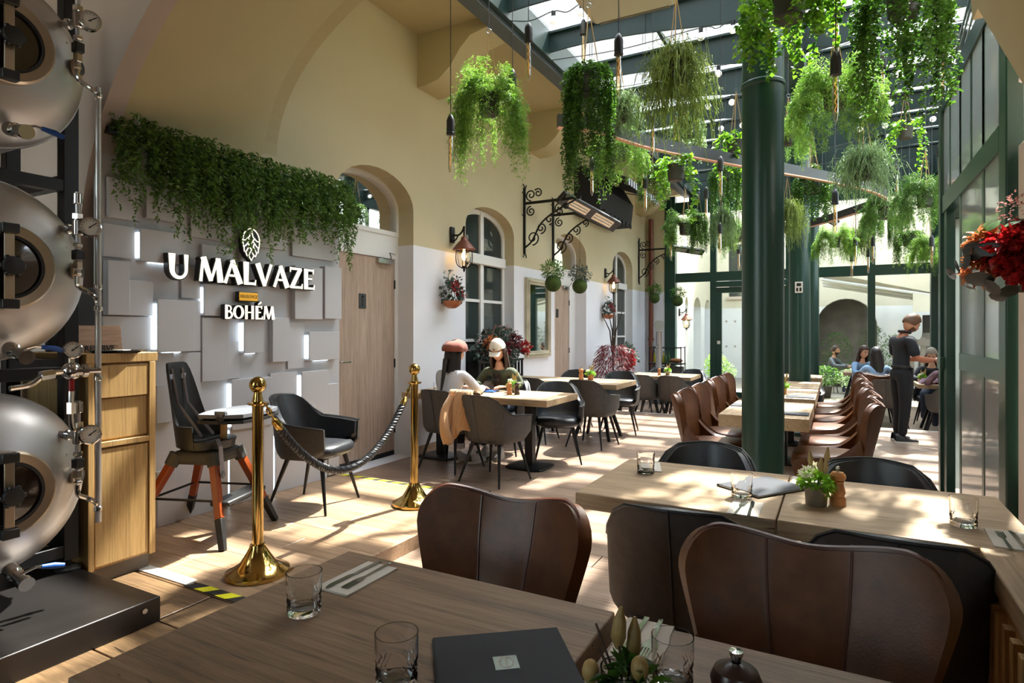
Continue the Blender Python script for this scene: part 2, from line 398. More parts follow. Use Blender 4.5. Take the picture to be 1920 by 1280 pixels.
leafmat('petal_red', '#8e0f16', '#c92a2a', .3); leafmat('petal_pink', '#b06a6a', '#d59a8e', .3); leafmat('petal_orange', '#a85a2c', '#cf8a5a', .3); leafmat('petal_wine', '#4e0d1a', '#7d1f2e', .3); leafmat('petal_white', '#d8d3b0', '#f1ecd8', .3)
leafmat('leaf_lime', '#5f9a1c', '#a8d23f', .4); leafmat('grass_dry', '#86703f', '#c0a469', .2)
leafmat('tree_leaf', '#3b5a1c', '#6c8c30', .35)
plain('stem_green', '#4d6427', .7); plain('bark', '#4b3d30', .9); plain('stem_brown', '#3a2b1e', .8)
pane('roof_glass', '#f4f8fa', .25, milky=.16, milkcol='#eef4f8', rough=.1)
pane('window_glass', '#eef2ee', .22)
pane('dark_window', '#8b9492', .32, milky=.5, milkcol='#66736f')
pane('frost_glass', '#cfd8d4', .35, milky=.6, milkcol='#e6ece9', rough=.06)
pane('lamp_glass', '#fff6e4', .2)
pane('bulb_glass', '#fbf0da', .35)
m, n, b = newmat('tumbler'); b.inputs['Base Color'].default_value = (1, 1, 1, 1); b.inputs['Transmission Weight'].default_value = 1; b.inputs['Roughness'].default_value = .02; b.inputs['IOR'].default_value = 1.45
m, n, b = newmat('porthole'); b.inputs['Base Color'].default_value = srgb('#2a211a'); b.inputs['Roughness'].default_value = .08; b.inputs['Coat Weight'].default_value = .6
emis('letter_glow', '#fff3d2', 1.25); emis('strip_glow', '#dcecf5', 2.2); emis('filament', '#ffb861', 1.3); emis('lamp_glow', '#ffd08a', 14.0); emis('copper_glow', '#ffc9a0', .8)
def awning_mat():
    m, n, b = newmat('awning_striped'); tc = N(n, 'ShaderNodeTexCoord'); sp = N(n, 'ShaderNodeSeparateXYZ'); n.links.new(tc.outputs['Object'], sp.inputs[0])
    f = N(n, 'ShaderNodeMath', operation='FRACT'); ml = N(n, 'ShaderNodeMath', operation='MULTIPLY'); ml.inputs[1].default_value = 7; n.links.new(sp.outputs['Y'], ml.inputs[0]); n.links.new(ml.outputs[0], f.inputs[0])
    gt = N(n, 'ShaderNodeMath', operation='GREATER_THAN'); gt.inputs[1].default_value = .5; n.links.new(f.outputs[0], gt.inputs[0])
    mx = N(n, 'ShaderNodeMix', data_type='RGBA'); n.links.new(gt.outputs[0], mx.inputs[0]); mx.inputs[6].default_value = srgb('#1a1a20'); mx.inputs[7].default_value = srgb('#b9bdc8')
    n.links.new(mx.outputs[2], b.inputs['Base Color']); b.inputs['Roughness'].default_value = .8
awning_mat()
# ------------------------------------------------------------------ the shell of the place
WX = -4.25            # left wall face
def arch_loop(a0, a1, z0, zs, zt, n=14):
    """outline of an opening from sill z0, springing zs, crown zt (elliptic head)"""
    c = (a0 + a1) / 2; h = (a1 - a0) / 2; pts = [(a0, z0), (a1, z0)]
    for i in range(n + 1):
        t = PI * i / n; pts.append((c + h * math.cos(t), zs + (zt - zs) * math.sin(t)))
    return pts
def rect(a0, a1, z0, z1): return [(a0, z0), (a1, z0), (a1, z1), (a0, z1)]
def holed(name, outer, holes, fn, thick, mat, parent=None):
    """sheet with openings: 2-D loops mapped by fn(a,z,depth); reveals are closed to depth `thick`"""
    bm = bmesh.new(); ed = []
    for lp in [outer] + holes:
        vv = [bm.verts.new((p[0], p[1], 0)) for p in lp]
        ed += [bm.edges.new((vv[i], vv[(i + 1) % len(vv)])) for i in range(len(vv))]
    bmesh.ops.triangle_fill(bm, use_beauty=True, use_dissolve=False, edges=ed)
    bm.verts.index_update(); b = B()
    P = [(v.co.x, v.co.y) for v in bm.verts]; fs = [tuple(v.index for v in f.verts) for f in bm.faces]; bm.free(); k = len(P)
    b.add([fn(p[0], p[1], 0) for p in P] + [fn(p[0], p[1], thick) for p in P], fs + [tuple(i + k for i in reversed(f)) for f in fs])
    for lp in [outer] + holes:
        q = len(lp); b.add([fn(*p, 0) for p in lp] + [fn(*p, thick) for p in lp], [(i, (i + 1) % q, q + (i + 1) % q, q + i) for i in range(q)])
    bm = bmesh.new(); me = b.mesh(name); bm.from_mesh(me); bmesh.ops.remove_doubles(bm, verts=bm.verts, dist=1e-5); bmesh.ops.recalc_face_normals(bm, faces=bm.faces); bm.to_mesh(me); bm.free()
    return put(name, me, mat, parent)
LX = lambda a, z, d: (WX - d, a, z)
ZL = -.18            # level of the lower floor beyond the step
STEP_Y = 10.3; FAR_Y = 15.2; ROOF_Z = 4.75; RX = 1.85; PX = .80
niches = [arch_loop(4.32, 5.53, 0.0, 2.78, 3.14), arch_loop(6.63, 7.97, .74, 2.82, 3.13), arch_loop(9.45, 10.93, .0, 2.84, 3.17), arch_loop(12.5, 13.93, .74, 2.84, 3.2)]
wl = struct(holed('wall_left', rect(2.2, FAR_Y + .3, ZL - .05, 4.95), niches, LX, .30, 'wall_paint'))
struct(B().box(WX - .62, WX - .31, 2.2, FAR_Y + .3, ZL - .05, 4.95).mk('wall_left_back', 'dark_opening'))

# --- floors
plank_cache = {}
def plank_mesh(l, wd, name='plank', g=.0012):
    k = (round(l, 2), wd, g)
    if k not in plank_cache:
        e = .0025; x0, x1, y0, y1 = g, l - g, g, wd - g; b = B()
        b.add([(x0, y0, -.014), (x1, y0, -.014), (x1, y1, -.014), (x0, y1, -.014), (x0, y0, -e * .6), (x1, y0, -e * .6), (x1, y1, -e * .6), (x0, y1, -e * .6), (x0 + e, y0 + e, 0), (x1 - e, y0 + e, 0), (x1 - e, y1 - e, 0), (x0 + e, y1 - e, 0)],
              [(0, 1, 5, 4), (1, 2, 6, 5), (2, 3, 7, 6), (3, 0, 4, 7), (4, 5, 9, 8), (5, 6, 10, 9), (6, 7, 11, 10), (7, 4, 8, 11), (8, 9, 10, 11)])
        plank_cache[k] = b.mesh(name)
    return plank_cache[k]
def lay(parent, x0, x1, y0, y1, z, wd, L, mat, skip=None, uneven=.0004, gap=.0012):
    y = y0; row = 0
    while y < y1 - .02:
        ww = min(wd, y1 - y); x = x0; first = True
        xs = skip(y) if skip else x0; x = max(x, xs)
        while x < x1 - .02:
            l = L * random.choice((.55, .75, 1, 1)) if first else L * random.choice((.9, 1, 1, 1.1)); first = False
            if x + l > x1 - .25: l = x1 - x
            me = plank_mesh(round(l, 2), round(ww, 3), g=gap)
            o = bpy.data.objects.new('plank', me); COL.objects.link(o); o.parent = parent
            if not me.materials: me.materials.append(None)
            o.material_slots[0].link = 'OBJECT'; o.material_slots[0].material = MATS[mat]
            o.location = (x, y, z + random.uniform(-uneven, uneven)); x += l
        y += wd; row += 1
PLX, PLY, PLZ = -2.42, 4.22, .09      # the low platform in front of the sign wall
fl = struct(B().box(WX - .3, RX + .05, PLY, STEP_Y, -.2, -.013).box(PLX, RX + .05, -2.6, PLY, -.2, -.013).mk('floor', 'soil'))
lay(fl, WX, RX, .62, STEP_Y, 0, .2, 1.5, 'floor_wood', skip=lambda y: PLX if y < PLY - .05 else WX)
fp = struct(B().box(WX - .9, PLX - .012, -2.6, PLY - .02, -.1, PLZ - .013).mk('floor_platform', 'soil'))
lay(fp, WX, PLX, 2.02, PLY, PLZ, .19, 1.25, 'floor_light')
lay(fp, -5.1, PLX, .55, 1.985, PLZ, .28, 1.0, 'floor_rustic', uneven=.003, gap=.005)
B().box(PLX - .012, PLX + .01, .4, PLY, .0, PLZ + .001).mk('edge_board', 'floor_light', fp, bevel=.004)
B().box(WX, PLX, PLY - .02, PLY + .002, .0, PLZ - .002).mk('edge_board', 'floor_light', fp)
lf = struct(B().box(WX - .3, RX + .1, STEP_Y, FAR_Y + .2, -.4, ZL - .013).box(WX - .3, RX + .1, STEP_Y - .02, STEP_Y, ZL - .013, -.014).mk('floor_lower', 'soil'))
b = B(); y = STEP_Y
while y < FAR_Y:
    x = WX - random.random()
    while x < RX:
        x1 = min(x + 1.4, RX); b.box(max(x, WX) + .001, x1 - .001, y + .001, y + .197, ZL - .012, ZL + random.uniform(-.0004, .0004)); x += 1.4
    y += .2
o = b.mk('planks', 'floor_wood', lf); o['kind'] = 'stuff'
struct(B().box(WX, RX, STEP_Y - .025, STEP_Y + .012, -.01, .006).mk('trim_1', 'strip_white', bevel=.002))
# hazard tape and metal strip on the platform
def tape(name, p, q, wd, z, label, first):
    p, q = Vector((*p, z)), Vector((*q, z)); d = (q - p); L = d.length; d.normalize(); s_ = Vector((-d.y, d.x, 0)) * wd
    o = thing(name, label, 'tape', p); n_ = int(L / .075)
    for k in range(n_):
        a = d * (L * k / n_); e = d * (L * (k + 1) / n_); sh = d * .05
        B().prism([a, e, e + s_ + sh, a + s_ + sh], (0, 0, .0016)).mk('stripe', 'tape_yellow' if k % 2 == first else 'tape_black', o)
tape('hazard_tape', (-4.05, 4.15), (-2.75, 4.15), .05, PLZ + .001, 'yellow and black hazard tape along the platform edge by the toilet door', 0)
tape('hazard_tape', (-3.0, 1.96), (-2.50, 1.96), .06, PLZ + .001, 'short yellow and black hazard tape beside the white strip near the oak cabinet', 1)
struct(B().box(-4.2, -3.0, 1.97, 2.04, PLZ - .01, PLZ + .004).mk('trim_2', 'strip_white', bevel=.002))

# --- near arch and flared vault
AX0, AX1, AY, BY = WX, .58, 2.2, 3.5
def ell(k, zs, b): 
    c, a = (AX0 + AX1) / 2, (AX1 - AX0) / 2; t = PI * (1 - k); return c + a * math.cos(t), zs + b * math.sin(t)
NA = 40
ring1 = [ell(i / NA, 1.86, 2.0) for i in range(NA + 1)]; ring2 = [ell(i / NA, 2.92, 1.36) for i in range(NA + 1)]
hole = [(AX0, -.1)] + ring1 + [(AX1, -.1)]
struct(holed('wall_near', [(-5.6, -.1), (AX0, -.1)] + ring1 + [(AX1, -.1), (2.4, -.1), (2.4, 5.3), (-5.6, 5.3)], [], lambda a, z, d: (a, AY - .12 + d, z), .12, 'pink_plaster'))
v = [(x, AY, z) for x, z in ring1] + [(x, BY, z) for x, z in ring2]; k = NA + 1
b = B().add(v, [(i, i + 1, k + i + 1, k + i) for i in range(NA)])
b.add([(AX1, AY, -.1), (AX1, AY, 1.86), (AX1 + .3, 3.4, 2.92), (AX1 + .3, 3.4, -.1)], [(0, 1, 2, 3)])
b.add([(AX1, AY, 1.86), (AX1, BY, 2.92), (AX1 + .3, 3.4, 2.92)], [(0, 1, 2)])
struct(b.mk('ceiling_vault', 'khaki_plaster', smooth=True))
struct(holed('wall_vault_head', ring2[::-1] + [(AX0, 5.3), (AX1 + 2.0, 5.3), (AX1 + 2.0, 2.92)], [], lambda a, z, d: (a, BY + d, z), .12, 'khaki_plaster'))
# the room the camera stands in; unseen windows added behind for fill light
struct(B().box(-5.72, -5.6, -2.7, AY, -.1, 4.4).mk('wall_near_left', 'pink_plaster'))
struct(B().box(2.3, 2.42, -2.7, AY, -.1, 4.4).mk('wall_near_right', 'pink_plaster'))
struct(B().box(-5.7, 2.4, -2.7, AY, 4.4, 4.5).mk('ceiling_near', 'cream_plaster'))
struct(holed('wall_back', rect(-5.7, 2.4, -.1, 4.4), [rect(-5.4, -2.7, .5, 4.1), rect(1.3, 2.1, .5, 4.1)], lambda a, z, d: (a, -2.7 - d, z), .2, 'pink_plaster'))
for k, (a, c) in enumerate(((-5.4, -2.7), (1.3, 2.1))):  # added windows, placed and sized to brighten the near plaster and tanks
    wn = struct(B().box(a, c, -2.8, -2.75, .5, .56).box(a, c, -2.8, -2.75, 4.04, 4.1).box(a, a + .06, -2.8, -2.75, .5, 4.1).box(c - .06, c, -2.8, -2.75, .5, 4.1).box((a + c) / 2 - .03, (a + c) / 2 + .03, -2.8, -2.75, .5, 4.1).mk('window_%d' % (k + 1), 'white_paint'))
    B().box(a + .05, (a + c) / 2, -2.78, -2.772, .55, 4.05).mk('pane', 'window_glass', wn); B().box((a + c) / 2, c - .05, -2.78, -2.772, .55, 4.05).mk('pane', 'window_glass', wn)

# --- soffit, corbels and gutter beam along the left wall
struct(B().box(WX - .3, -3.3, BY, FAR_Y + .3, 4.82, 5.0).mk('ceiling_soffit', 'khaki_plaster'))
for i, y in enumerate((5.6, 8.45, 11.3, 14.15)):
    pr = [(WX, 4.82), (WX, 4.22), (WX + .12, 4.22), (WX + .3, 4.26), (WX + .46, 4.38), (WX + .58, 4.54), (WX + .72, 4.66), (-3.32, 4.70), (-3.32, 4.82)]
    struct(B().prism([(x, y, z) for x, z in pr], (0, .42, 0)).mk('trim_%d' % (10 + i), 'khaki_plaster', smooth=True, ang=50))
struct(B().box(-3.32, -3.14, BY, FAR_Y, 4.70, 4.98).mk('trim_3', 'grey_steel', bevel=.006))
# --- glass roof
roof = struct(B().box(-3.2, RX + .1, BY, BY + .1, ROOF_Z, ROOF_Z + .35).box(-3.2, RX + .1, FAR_Y - .05, FAR_Y + .06, ROOF_Z - .2, ROOF_Z + .35).box(-3.16, -3.08, BY, FAR_Y, ROOF_Z, ROOF_Z + .33).box(RX - .05, RX + .1, BY, FAR_Y, ROOF_Z - .1, ROOF_Z + .35).mk('ceiling', 'roof_steel'))
def haunch(x0, x1, y, z):
    a, c = (.07, -.13) if x0 < -1 else (-.13, .05); pts = [(x0, y, z + .32)]
    for i in range(0, 13): t = i / 12; pts.append((lerp(x0, x1, t), y, z + lerp(a, c, sm(t)) + .05 * math.sin(PI * t)))
    return pts + [(x1, y, z + .32)]
ry = 4.6; RAFT = []
while ry < FAR_Y - .3:
    RAFT.append(ry); b = B()
    for x0, x1 in ((-3.1, -.44), (-.44, RX)): b.prism(haunch(x0, x1, ry - .012, ROOF_Z), (0, .024, 0))
    b.box(-3.1, RX, ry - .055, ry + .055, ROOF_Z + .28, ROOF_Z + .305)
    b.mk('rafter', 'roof_steel', roof); ry += 1.06
b = B().box(-.54, -.34, 3.6, FAR_Y, ROOF_Z - .12, ROOF_Z + .28); b.mk('ridge_beam', 'roof_steel', roof)
for j, y in enumerate(RAFT):
    for dx in (-.55, -.25, .1 - .35 + .0):
        pass
ys = [BY + .1] + RAFT + [FAR_Y]
xs = [-3.12, -1.9, -.44, .75, RX]
for i in range(len(ys) - 1):
    for j in range(4):
        B().box(xs[j] + .01, xs[j + 1] - .01, ys[i] + .01, ys[i + 1] - .01, ROOF_Z + .33, ROOF_Z + .345).mk('glass_pane', 'roof_glass', roof)
    for x in xs[1:4]: B().box(x - .02, x + .02, ys[i], ys[i + 1], ROOF_Z + .29, ROOF_Z + .35).mk('glazing_bar', 'roof_steel', roof)
    ym = (ys[i] + ys[i + 1]) / 2
    if i > 5: B().box(-3.1, RX, ym - .03, ym + .03, ROOF_Z + .2, ROOF_Z + .30).mk('purlin', 'roof_steel', roof)

# --- round green columns
def column(y, label):
    t = thing('round_column', label, 'column', (-.44, y, 0), group='green columns down the middle of the room'); z0 = 0 if y < STEP_Y else ZL
    B().lathe([(.16, z0), (.16, z0 + .05), (.135, z0 + .07), (.133, 3.0), (.13, ROOF_Z - .28)], n=36).mk('shaft', 'green_steel', t, smooth=True)
    B().lathe([(.134, 3.06), (.142, 3.07), (.142, 3.09), (.134, 3.10)], n=36).mk('collar', 'green_steel', t, smooth=True)
    B().box(-.17, .17, -.2, .2, ROOF_Z - .28, ROOF_Z - .12).mk('head_plate', 'roof_steel', t)
    b = B()
    for sx in (-1, 1):
        for k in range(2): b.cyl((sx * .1, -.2, ROOF_Z - .24 + .08 * k), (sx * .1, -.215, ROOF_Z - .24 + .08 * k), .018, n=8)
    b.mk('bolts', 'grey_steel', t)
    return t
column(4.42, 'thick dark green round column right behind the foreground dining table')
c2 = column(9.1, 'dark green round column with a small white safety sticker, middle of three')
B().box(-.05, .045, -.142, -.137, 1.93, 2.08).mk('sticker', 'paper', c2); B().box(-.03, .025, -.144, -.141, 2.02, 2.06).box(-.035, -.01, -.144, -.141, 1.95, 2.0).box(.005, .03, -.144, -.141, 1.95, 2.0).mk('sticker_print', 'letter_black', c2)
column(13.8, 'farthest dark green round column, half hidden behind the second one')

# --- far glass wall
def glaze(parent, x0, x1, z0, z1, y, mat='window_glass', name='pane'):
    return B().box(x0, x1, y - .005, y + .005, z0, z1).mk(name, mat, parent)
fw = struct(B().box(-3.78, -3.52, FAR_Y - .12, FAR_Y + .12, ZL, ROOF_Z).mk('wall_far', 'green_steel', bevel=.01))
posts = [-2.62, -.95, .67]
for x in posts: B().box(x - .07, x + .07, FAR_Y - .07, FAR_Y + .07, ZL, ROOF_Z).mk('post', 'green_steel', fw)
B().box(RX - .12, RX + .12, FAR_Y - .1, FAR_Y + .1, ZL, ROOF_Z).mk('post', 'green_steel', fw)
B().box(-3.6, RX, FAR_Y - .06, FAR_Y + .06, 2.62, 2.84).mk('transom', 'green_steel', fw)
B().box(-3.6, RX, FAR_Y - .06, FAR_Y + .06, ROOF_Z - .45, ROOF_Z - .15).mk('header', 'green_steel', fw)
ex = [-3.52, -2.62, -.95, .67, RX]
for i in range(4):
    glaze(fw, ex[i] + .05, ex[i + 1] - .05, 2.8, ROOF_Z - .4, FAR_Y)
    if i != 1: glaze(fw, ex[i] + .05, ex[i + 1] - .05, ZL, 2.66, FAR_Y)
B().box(WX - .3, -3.76, FAR_Y - .1, FAR_Y + .1, ZL, ROOF_Z + .2).mk('side_wall', 'wall_paint', fw)
d3 = struct(B().box(-2.55, -2.43, FAR_Y - .05, FAR_Y + .05, ZL, 2.45).box(-1.07, -.99, FAR_Y - .05, FAR_Y + .05, ZL, 2.45).box(-2.55, -1.0, FAR_Y - .06, FAR_Y + .05, 2.33, 2.46).box(-2.55, -1.0, FAR_Y - .05, FAR_Y + .05, ZL, ZL + .14).mk('door_3', 'green_steel'))
B().box(-2.58, -.98, FAR_Y - .12, FAR_Y - .06, 2.47, 2.6).mk('door_operator', 'green_steel', d3, bevel=.008)
B().box(-1.95, -1.55, FAR_Y - .16, FAR_Y - .12, 2.50, 2.56).mk('sensor', 'grey_steel', d3)
glaze(d3, -2.43, -1.07, ZL + .1, 2.35, FAR_Y)
b = B()
for k in range(6):
    for z in (1.02, 1.62): b.box(-2.35 + .2 * k, -2.30 + .2 * k, FAR_Y - .008, FAR_Y - .006, z, z + .05)
b.mk('glass_dots', 'paper', d3)
B().box(-1.72, -1.32, FAR_Y - .009, FAR_Y - .007, .92, 1.55).mk('notice', 'frost_glass', d3)
b = B()
for k in range(3): b.box(-1.66 + .1 * k, -1.62 + .1 * k, FAR_Y - .012, FAR_Y - .010, 1.47, 1.51).box(-1.66 + .1 * k, -1.62 + .1 * k, FAR_Y - .012, FAR_Y - .010, .97, 1.01)
b.box(-1.55, -1.38, FAR_Y - .012, FAR_Y - .010, 1.26, 1.32).mk('notice_print', 'letter_black', d3)
B().box(-2.53, -2.46, FAR_Y - .056, FAR_Y - .05, 1.1, 1.18).mk('sticker', 'paper', d3)

# --- right side: beige pier, glazed vestibule, outer wall
struct(B().box(PX + .02, 1.5, AY, 3.95, -.05, 2.37).mk('wall_right_pier', 'cream_plaster', bevel=.01))
struct(B().box(RX, RX + .3, 6.3, FAR_Y, ZL - .05, 2.6).mk('wall_right', 'outer_plaster'))
struct(B().box(1.5, 1.62, AY, 6.3, -.05, 2.9).mk('wall_vestibule', 'white_plaster'))
vp = struct(B().box(PX - .02, PX + .06, 4.0, 4.16, 0, 3.35).mk('wall_right_partition', 'green_steel', bevel=.008))
Y0, Y1 = 4.16, 6.27; yd = 5.45   # door opening between yd and Y1-.17
B().box(PX - .03, PX + .05, Y1 - .1, Y1, 0, 3.35).mk('post', 'green_steel', vp)
B().box(PX - .01, PX + .05, Y1 - .27, Y1 - .17, 0, 2.42).mk('post', 'green_steel', vp)
for y in (4.62, 5.40): B().box(PX - .008, PX + .02, y - .03, y + .03, 0, 3.35).mk('mullion', 'green_steel', vp)
for y in (4.62, 5.0, 5.40, 5.85): B().box(PX - .008, PX + .02, y - .025, y + .025, 2.5, 3.35).mk('mullion', 'green_steel', vp)
B().box(PX - .015, PX + .04, Y0, 5.4, 1.14, 1.26).mk('rail', 'green_steel', vp); B().box(PX - .04, PX + .04, Y1 - .17, Y1, 1.1, 1.2).mk('rail', 'green_steel', vp)
B().box(PX - .04, PX + .04, Y0, 5.4, 0, .22).mk('kick_rail', 'green_steel', vp)
B().box(PX - .02, PX + .05, Y0, Y1, 2.40, 2.54).mk('rail', 'green_steel', vp); B().box(PX - .02, PX + .05, Y0, Y1, 3.26, 3.40).mk('rail', 'green_steel', vp)
def pz(y0, y1, z0, z1, m='frost_glass'): B().box(PX - .005, PX + .005, y0, y1, z0, z1).mk('pane', m, vp)
for a, c in ((4.16, 4.59), (4.65, 5.37)):
    pz(a, c, .22, 1.14); pz(a, c, 1.26, 2.4)
pz(Y1 - .17, Y1 - .1, .1, 2.4)
for a, c in ((4.16, 4.6), (4.64, 4.98), (5.02, 5.38), (5.42, 5.83), (5.87, 6.18)): pz(a, c, 2.54, 3.26, 'frost_glass')
for y in (4.16, 4.62, 5.0, 5.40, 5.85, 6.22): B().prism([(PX - .008, y - .02, 3.38), (PX + .03, y - .02, 3.38), (PX + .33, y - .02, 4.72), (PX + .292, y - .02, 4.72)], (0, .05, 0)).mk('rake_bar', 'green_steel', vp)
for a, c in ((4.18, 4.6), (4.64, 4.98), (5.02, 5.38), (5.42, 5.83), (5.87, 6.2)): B().prism([(PX, a, 3.4), (PX + .008, a, 3.4), (PX + .308, a, 4.7), (PX + .3, a, 4.7)], (0, c - a, 0)).mk('pane', 'frost_glass', vp)
B().box(PX, 1.5, Y1 - .1, Y1, 2.36, 2.5).box(PX, 1.5, Y1 - .1, Y1, 3.26, 3.4).mk('return_rail', 'green_steel', vp)
glaze(vp, PX + .05, 1.5, .1, 2.36, Y1 - .05, 'frost_glass'); glaze(vp, PX + .05, 1.5, 2.5, 3.26, Y1 - .05, 'frost_glass')
# the door leaf beyond, standing open inside the vestibule
d4 = struct(B().box(PX + .06, PX + .62, 5.46, 5.5, .02, 2.38).mk('door_4', 'white_paint')); B().box(PX + .05, PX + .64, 5.44, 5.52, 1.1, 1.2).mk('door_rail', 'green_steel', d4); B().box(PX + .05, PX + .64, 5.44, 5.52, .0, .18).mk('kick_plate', 'black_steel', d4); B().box(PX + .05, PX + .64, 5.43, 5.53, 2.34, 2.40).mk('door_head', 'black_steel', d4)
# upper right: outer glazing above the right wall
b = B()
for y in np.arange(6.6, FAR_Y, 1.4): b.box(RX, RX + .08, y - .04, y + .04, 2.6, ROOF_Z)
struct(b.mk('trim_4', 'green_steel')); 
for i, y in enumerate(np.arange(6.6, FAR_Y - 1, 1.4)):
    o = struct(B().box(RX + .03, RX + .04, y + .05, y + 1.35, 2.62, ROOF_Z).mk('window_%d' % (10 + i), 'window_glass'))

# --- skirting along the left wall
struct(B().box(WX, WX + .015, 5.53, 9.45, 0, .09).mk('baseboard_left', 'floor_light'))
# ------------------------------------------------------------------ doors and windows of the left wall
def fan_outline(y0, y1, zb, zs, zt, n=14):
    c, h = (y0 + y1) / 2, (y1 - y0) / 2
    return [(y0, zb), (y1, zb)] + [(c + h * math.cos(PI * i / n), zs + (zt - zs) * math.sin(PI * i / n)) for i in range(n + 1)]
def inset(lp, d):
    c = Vector((sum(p[0] for p in lp) / len(lp), sum(p[1] for p in lp) / len(lp))); y0 = min(p[0] for p in lp); y1 = max(p[0] for p in lp); z0 = min(p[1] for p in lp); z1 = max(p[1] for p in lp)
    return [((p[0] - (y0 + y1) / 2) * (1 - 2 * d / (y1 - y0)) + (y0 + y1) / 2, (p[1] - (z0 + z1) / 2) * (1 - 2 * d / (z1 - z0)) + (z0 + z1) / 2) for p in lp]
DX = lambda dep: (lambda a, z, d: (WX - dep - d, a, z))
def toilet_door(k, y0, y1, dy0, dy1, zb, zt, spring, crown, sign, lever_side):
    o = struct(holed('door_%d' % k, rect(y0, y1, zb, zt + .26), [rect(dy0, dy1, zb, zt)], DX(.22), .07, 'white_paint'))
    lf_ = B().box(WX - .275, WX - .235, dy0 + .004, dy1 - .004, zb + .01, zt - .004).mk('door_leaf', 'door_oak', o)
    fan = fan_outline(y0, y1, zt + .26, spring, crown)
    fr = holed('fan_frame', fan, [inset(fan, .05)], DX(.21), .06, 'white_paint', o)
    g = inset(fan, .05); B().prism([(WX - .25, a, z) for a, z in g], (-.01, 0, 0)).mk('pane', 'dark_window', fr)
    ys = dy0 + .46 * (dy1 - dy0)
    pl = B().box(WX - .235, WX - .228, ys - .055, ys + .055, 1.66, 1.82).mk('sign_plate', 'sign_plate', lf_, bevel=.003)
    b = B().sphere((WX - .226, ys, 1.79), .013, 8, 6)
    if sign == 'man': b.prism([(WX - .229, ys - .022, 1.772), (WX - .229, ys + .022, 1.772), (WX - .229, ys + .008, 1.68), (WX - .229, ys - .008, 1.68)], (.004, 0, 0))
    else: b.prism([(WX - .229, ys - .008, 1.772), (WX - .229, ys + .008, 1.772), (WX - .229, ys + .025, 1.70), (WX - .229, ys - .025, 1.70)], (.004, 0, 0)).box(WX - .229, WX - .225, ys - .008, ys + .008, 1.675, 1.70)
    b.mk('pictogram', 'black_plastic' if sign != 'man' else 'letter_black', lf_)
    yl = dy0 + .07 if lever_side < 0 else dy1 - .07; sg = 1 if lever_side < 0 else -1
    B().box(WX - .235, WX - .227, yl - .02, yl + .02, .98, 1.18).mk('lock_plate', 'chrome', lf_)
    B().tube([(WX - .23, yl, 1.1), (WX - .17, yl, 1.1), (WX - .165, yl + sg * .02, 1.1), (WX - .165, yl + sg * .13, 1.1)], .009, 8).mk('handle', 'chrome', lf_, smooth=True)
    for z in (1.05, 1.95, .3): B().cyl((WX - .225, dy1 + .004, z - .05), (WX - .225, dy1 + .004, z + .05), .009, n=8).mk('hinge', 'black_steel', lf_)
    B().box(WX - .24, WX - .19, dy1 - .3, dy1 - .06, zt - .07, zt - .015).mk('door_closer', 'chrome', lf_, bevel=.006)
    B().tube([(WX - .17, dy1 - .12, zt - .01), (WX - .06, dy1 - .28, zt + .03), (WX - .19, dy1 - .03, zt + .05)], .008, 6).mk('closer_arm', 'chrome', lf_)
    B().box(WX - .24, WX - .23, dy0, dy1, zb, zb + .05).mk('bottom_seal', 'black_rubber', lf_)
    return o
toilet_door(1, 4.32, 5.53, 4.50, 5.47, 0, 2.24, 2.78, 3.14, 'man', -1)
toilet_door(2, 9.45, 10.93, 9.62, 10.62, 0, 2.26, 2.84, 3.17, 'woman', -1)
def arched_window(k, y0, y1, z0, spring, crown, tr, rows):
    lp = fan_outline(y0, y1, z0, spring, crown)
    o = struct(holed('window_%d' % k, lp, [inset(lp, .07)], DX(.16), .06, 'white_paint'))
    c = (y0 + y1) / 2; e = .016
    B().box(WX - .215, WX - .15, c - .045, c + .045, z0 + .05, crown - .03).mk('mullion', 'white_paint', o, bevel=.006)
    B().box(WX - .22, WX - .12, y0 + .03, y1 - .03, tr - .07, tr + .07).mk('transom', 'white_paint', o, bevel=.01)
    for z in rows: B().box(WX - .2, WX - .165, y0 + .03, y1 - .03, z - .02, z + .02).mk('glazing_bar', 'white_paint', o)
    for s_ in (-1, 1):
        ya, yb = (y0 + .07, c - .045) if s_ < 0 else (c + .045, y1 - .07); zz = [z0 + .07] + rows + [tr - .07]
        for q in range(len(zz) - 1): B().box(WX - .19, WX - .185, ya, yb, zz[q] + .02, zz[q + 1] - .02).mk('pane', 'dark_window', o)
        n_ = 8; cc, h = c, (y1 - y0) / 2 - .07; pts = []
        for i in range(n_ + 1):
            a = lerp(ya, yb, i / n_); pts.append((WX - .185, a, spring + (crown - .07 - spring) * math.sqrt(max(0, 1 - ((a - cc) / h) ** 2))))
        B().prism([(WX - .185, yb, tr + .07), (WX - .185, ya, tr + .07)] + pts, (-.005, 0, 0)).mk('pane', 'dark_window', o)
    B().box(WX - .3, WX + .03, y0, y1, z0 - .04, z0).mk('window_sill', 'white_paint', o, bevel=.006)
arched_window(3, 6.63, 7.97, .74, 2.82, 3.12, 2.42, [1.29, 1.84])
arched_window(4, 12.5, 13.93, .74, 2.84, 3.19, 2.45, [1.29, 1.84])
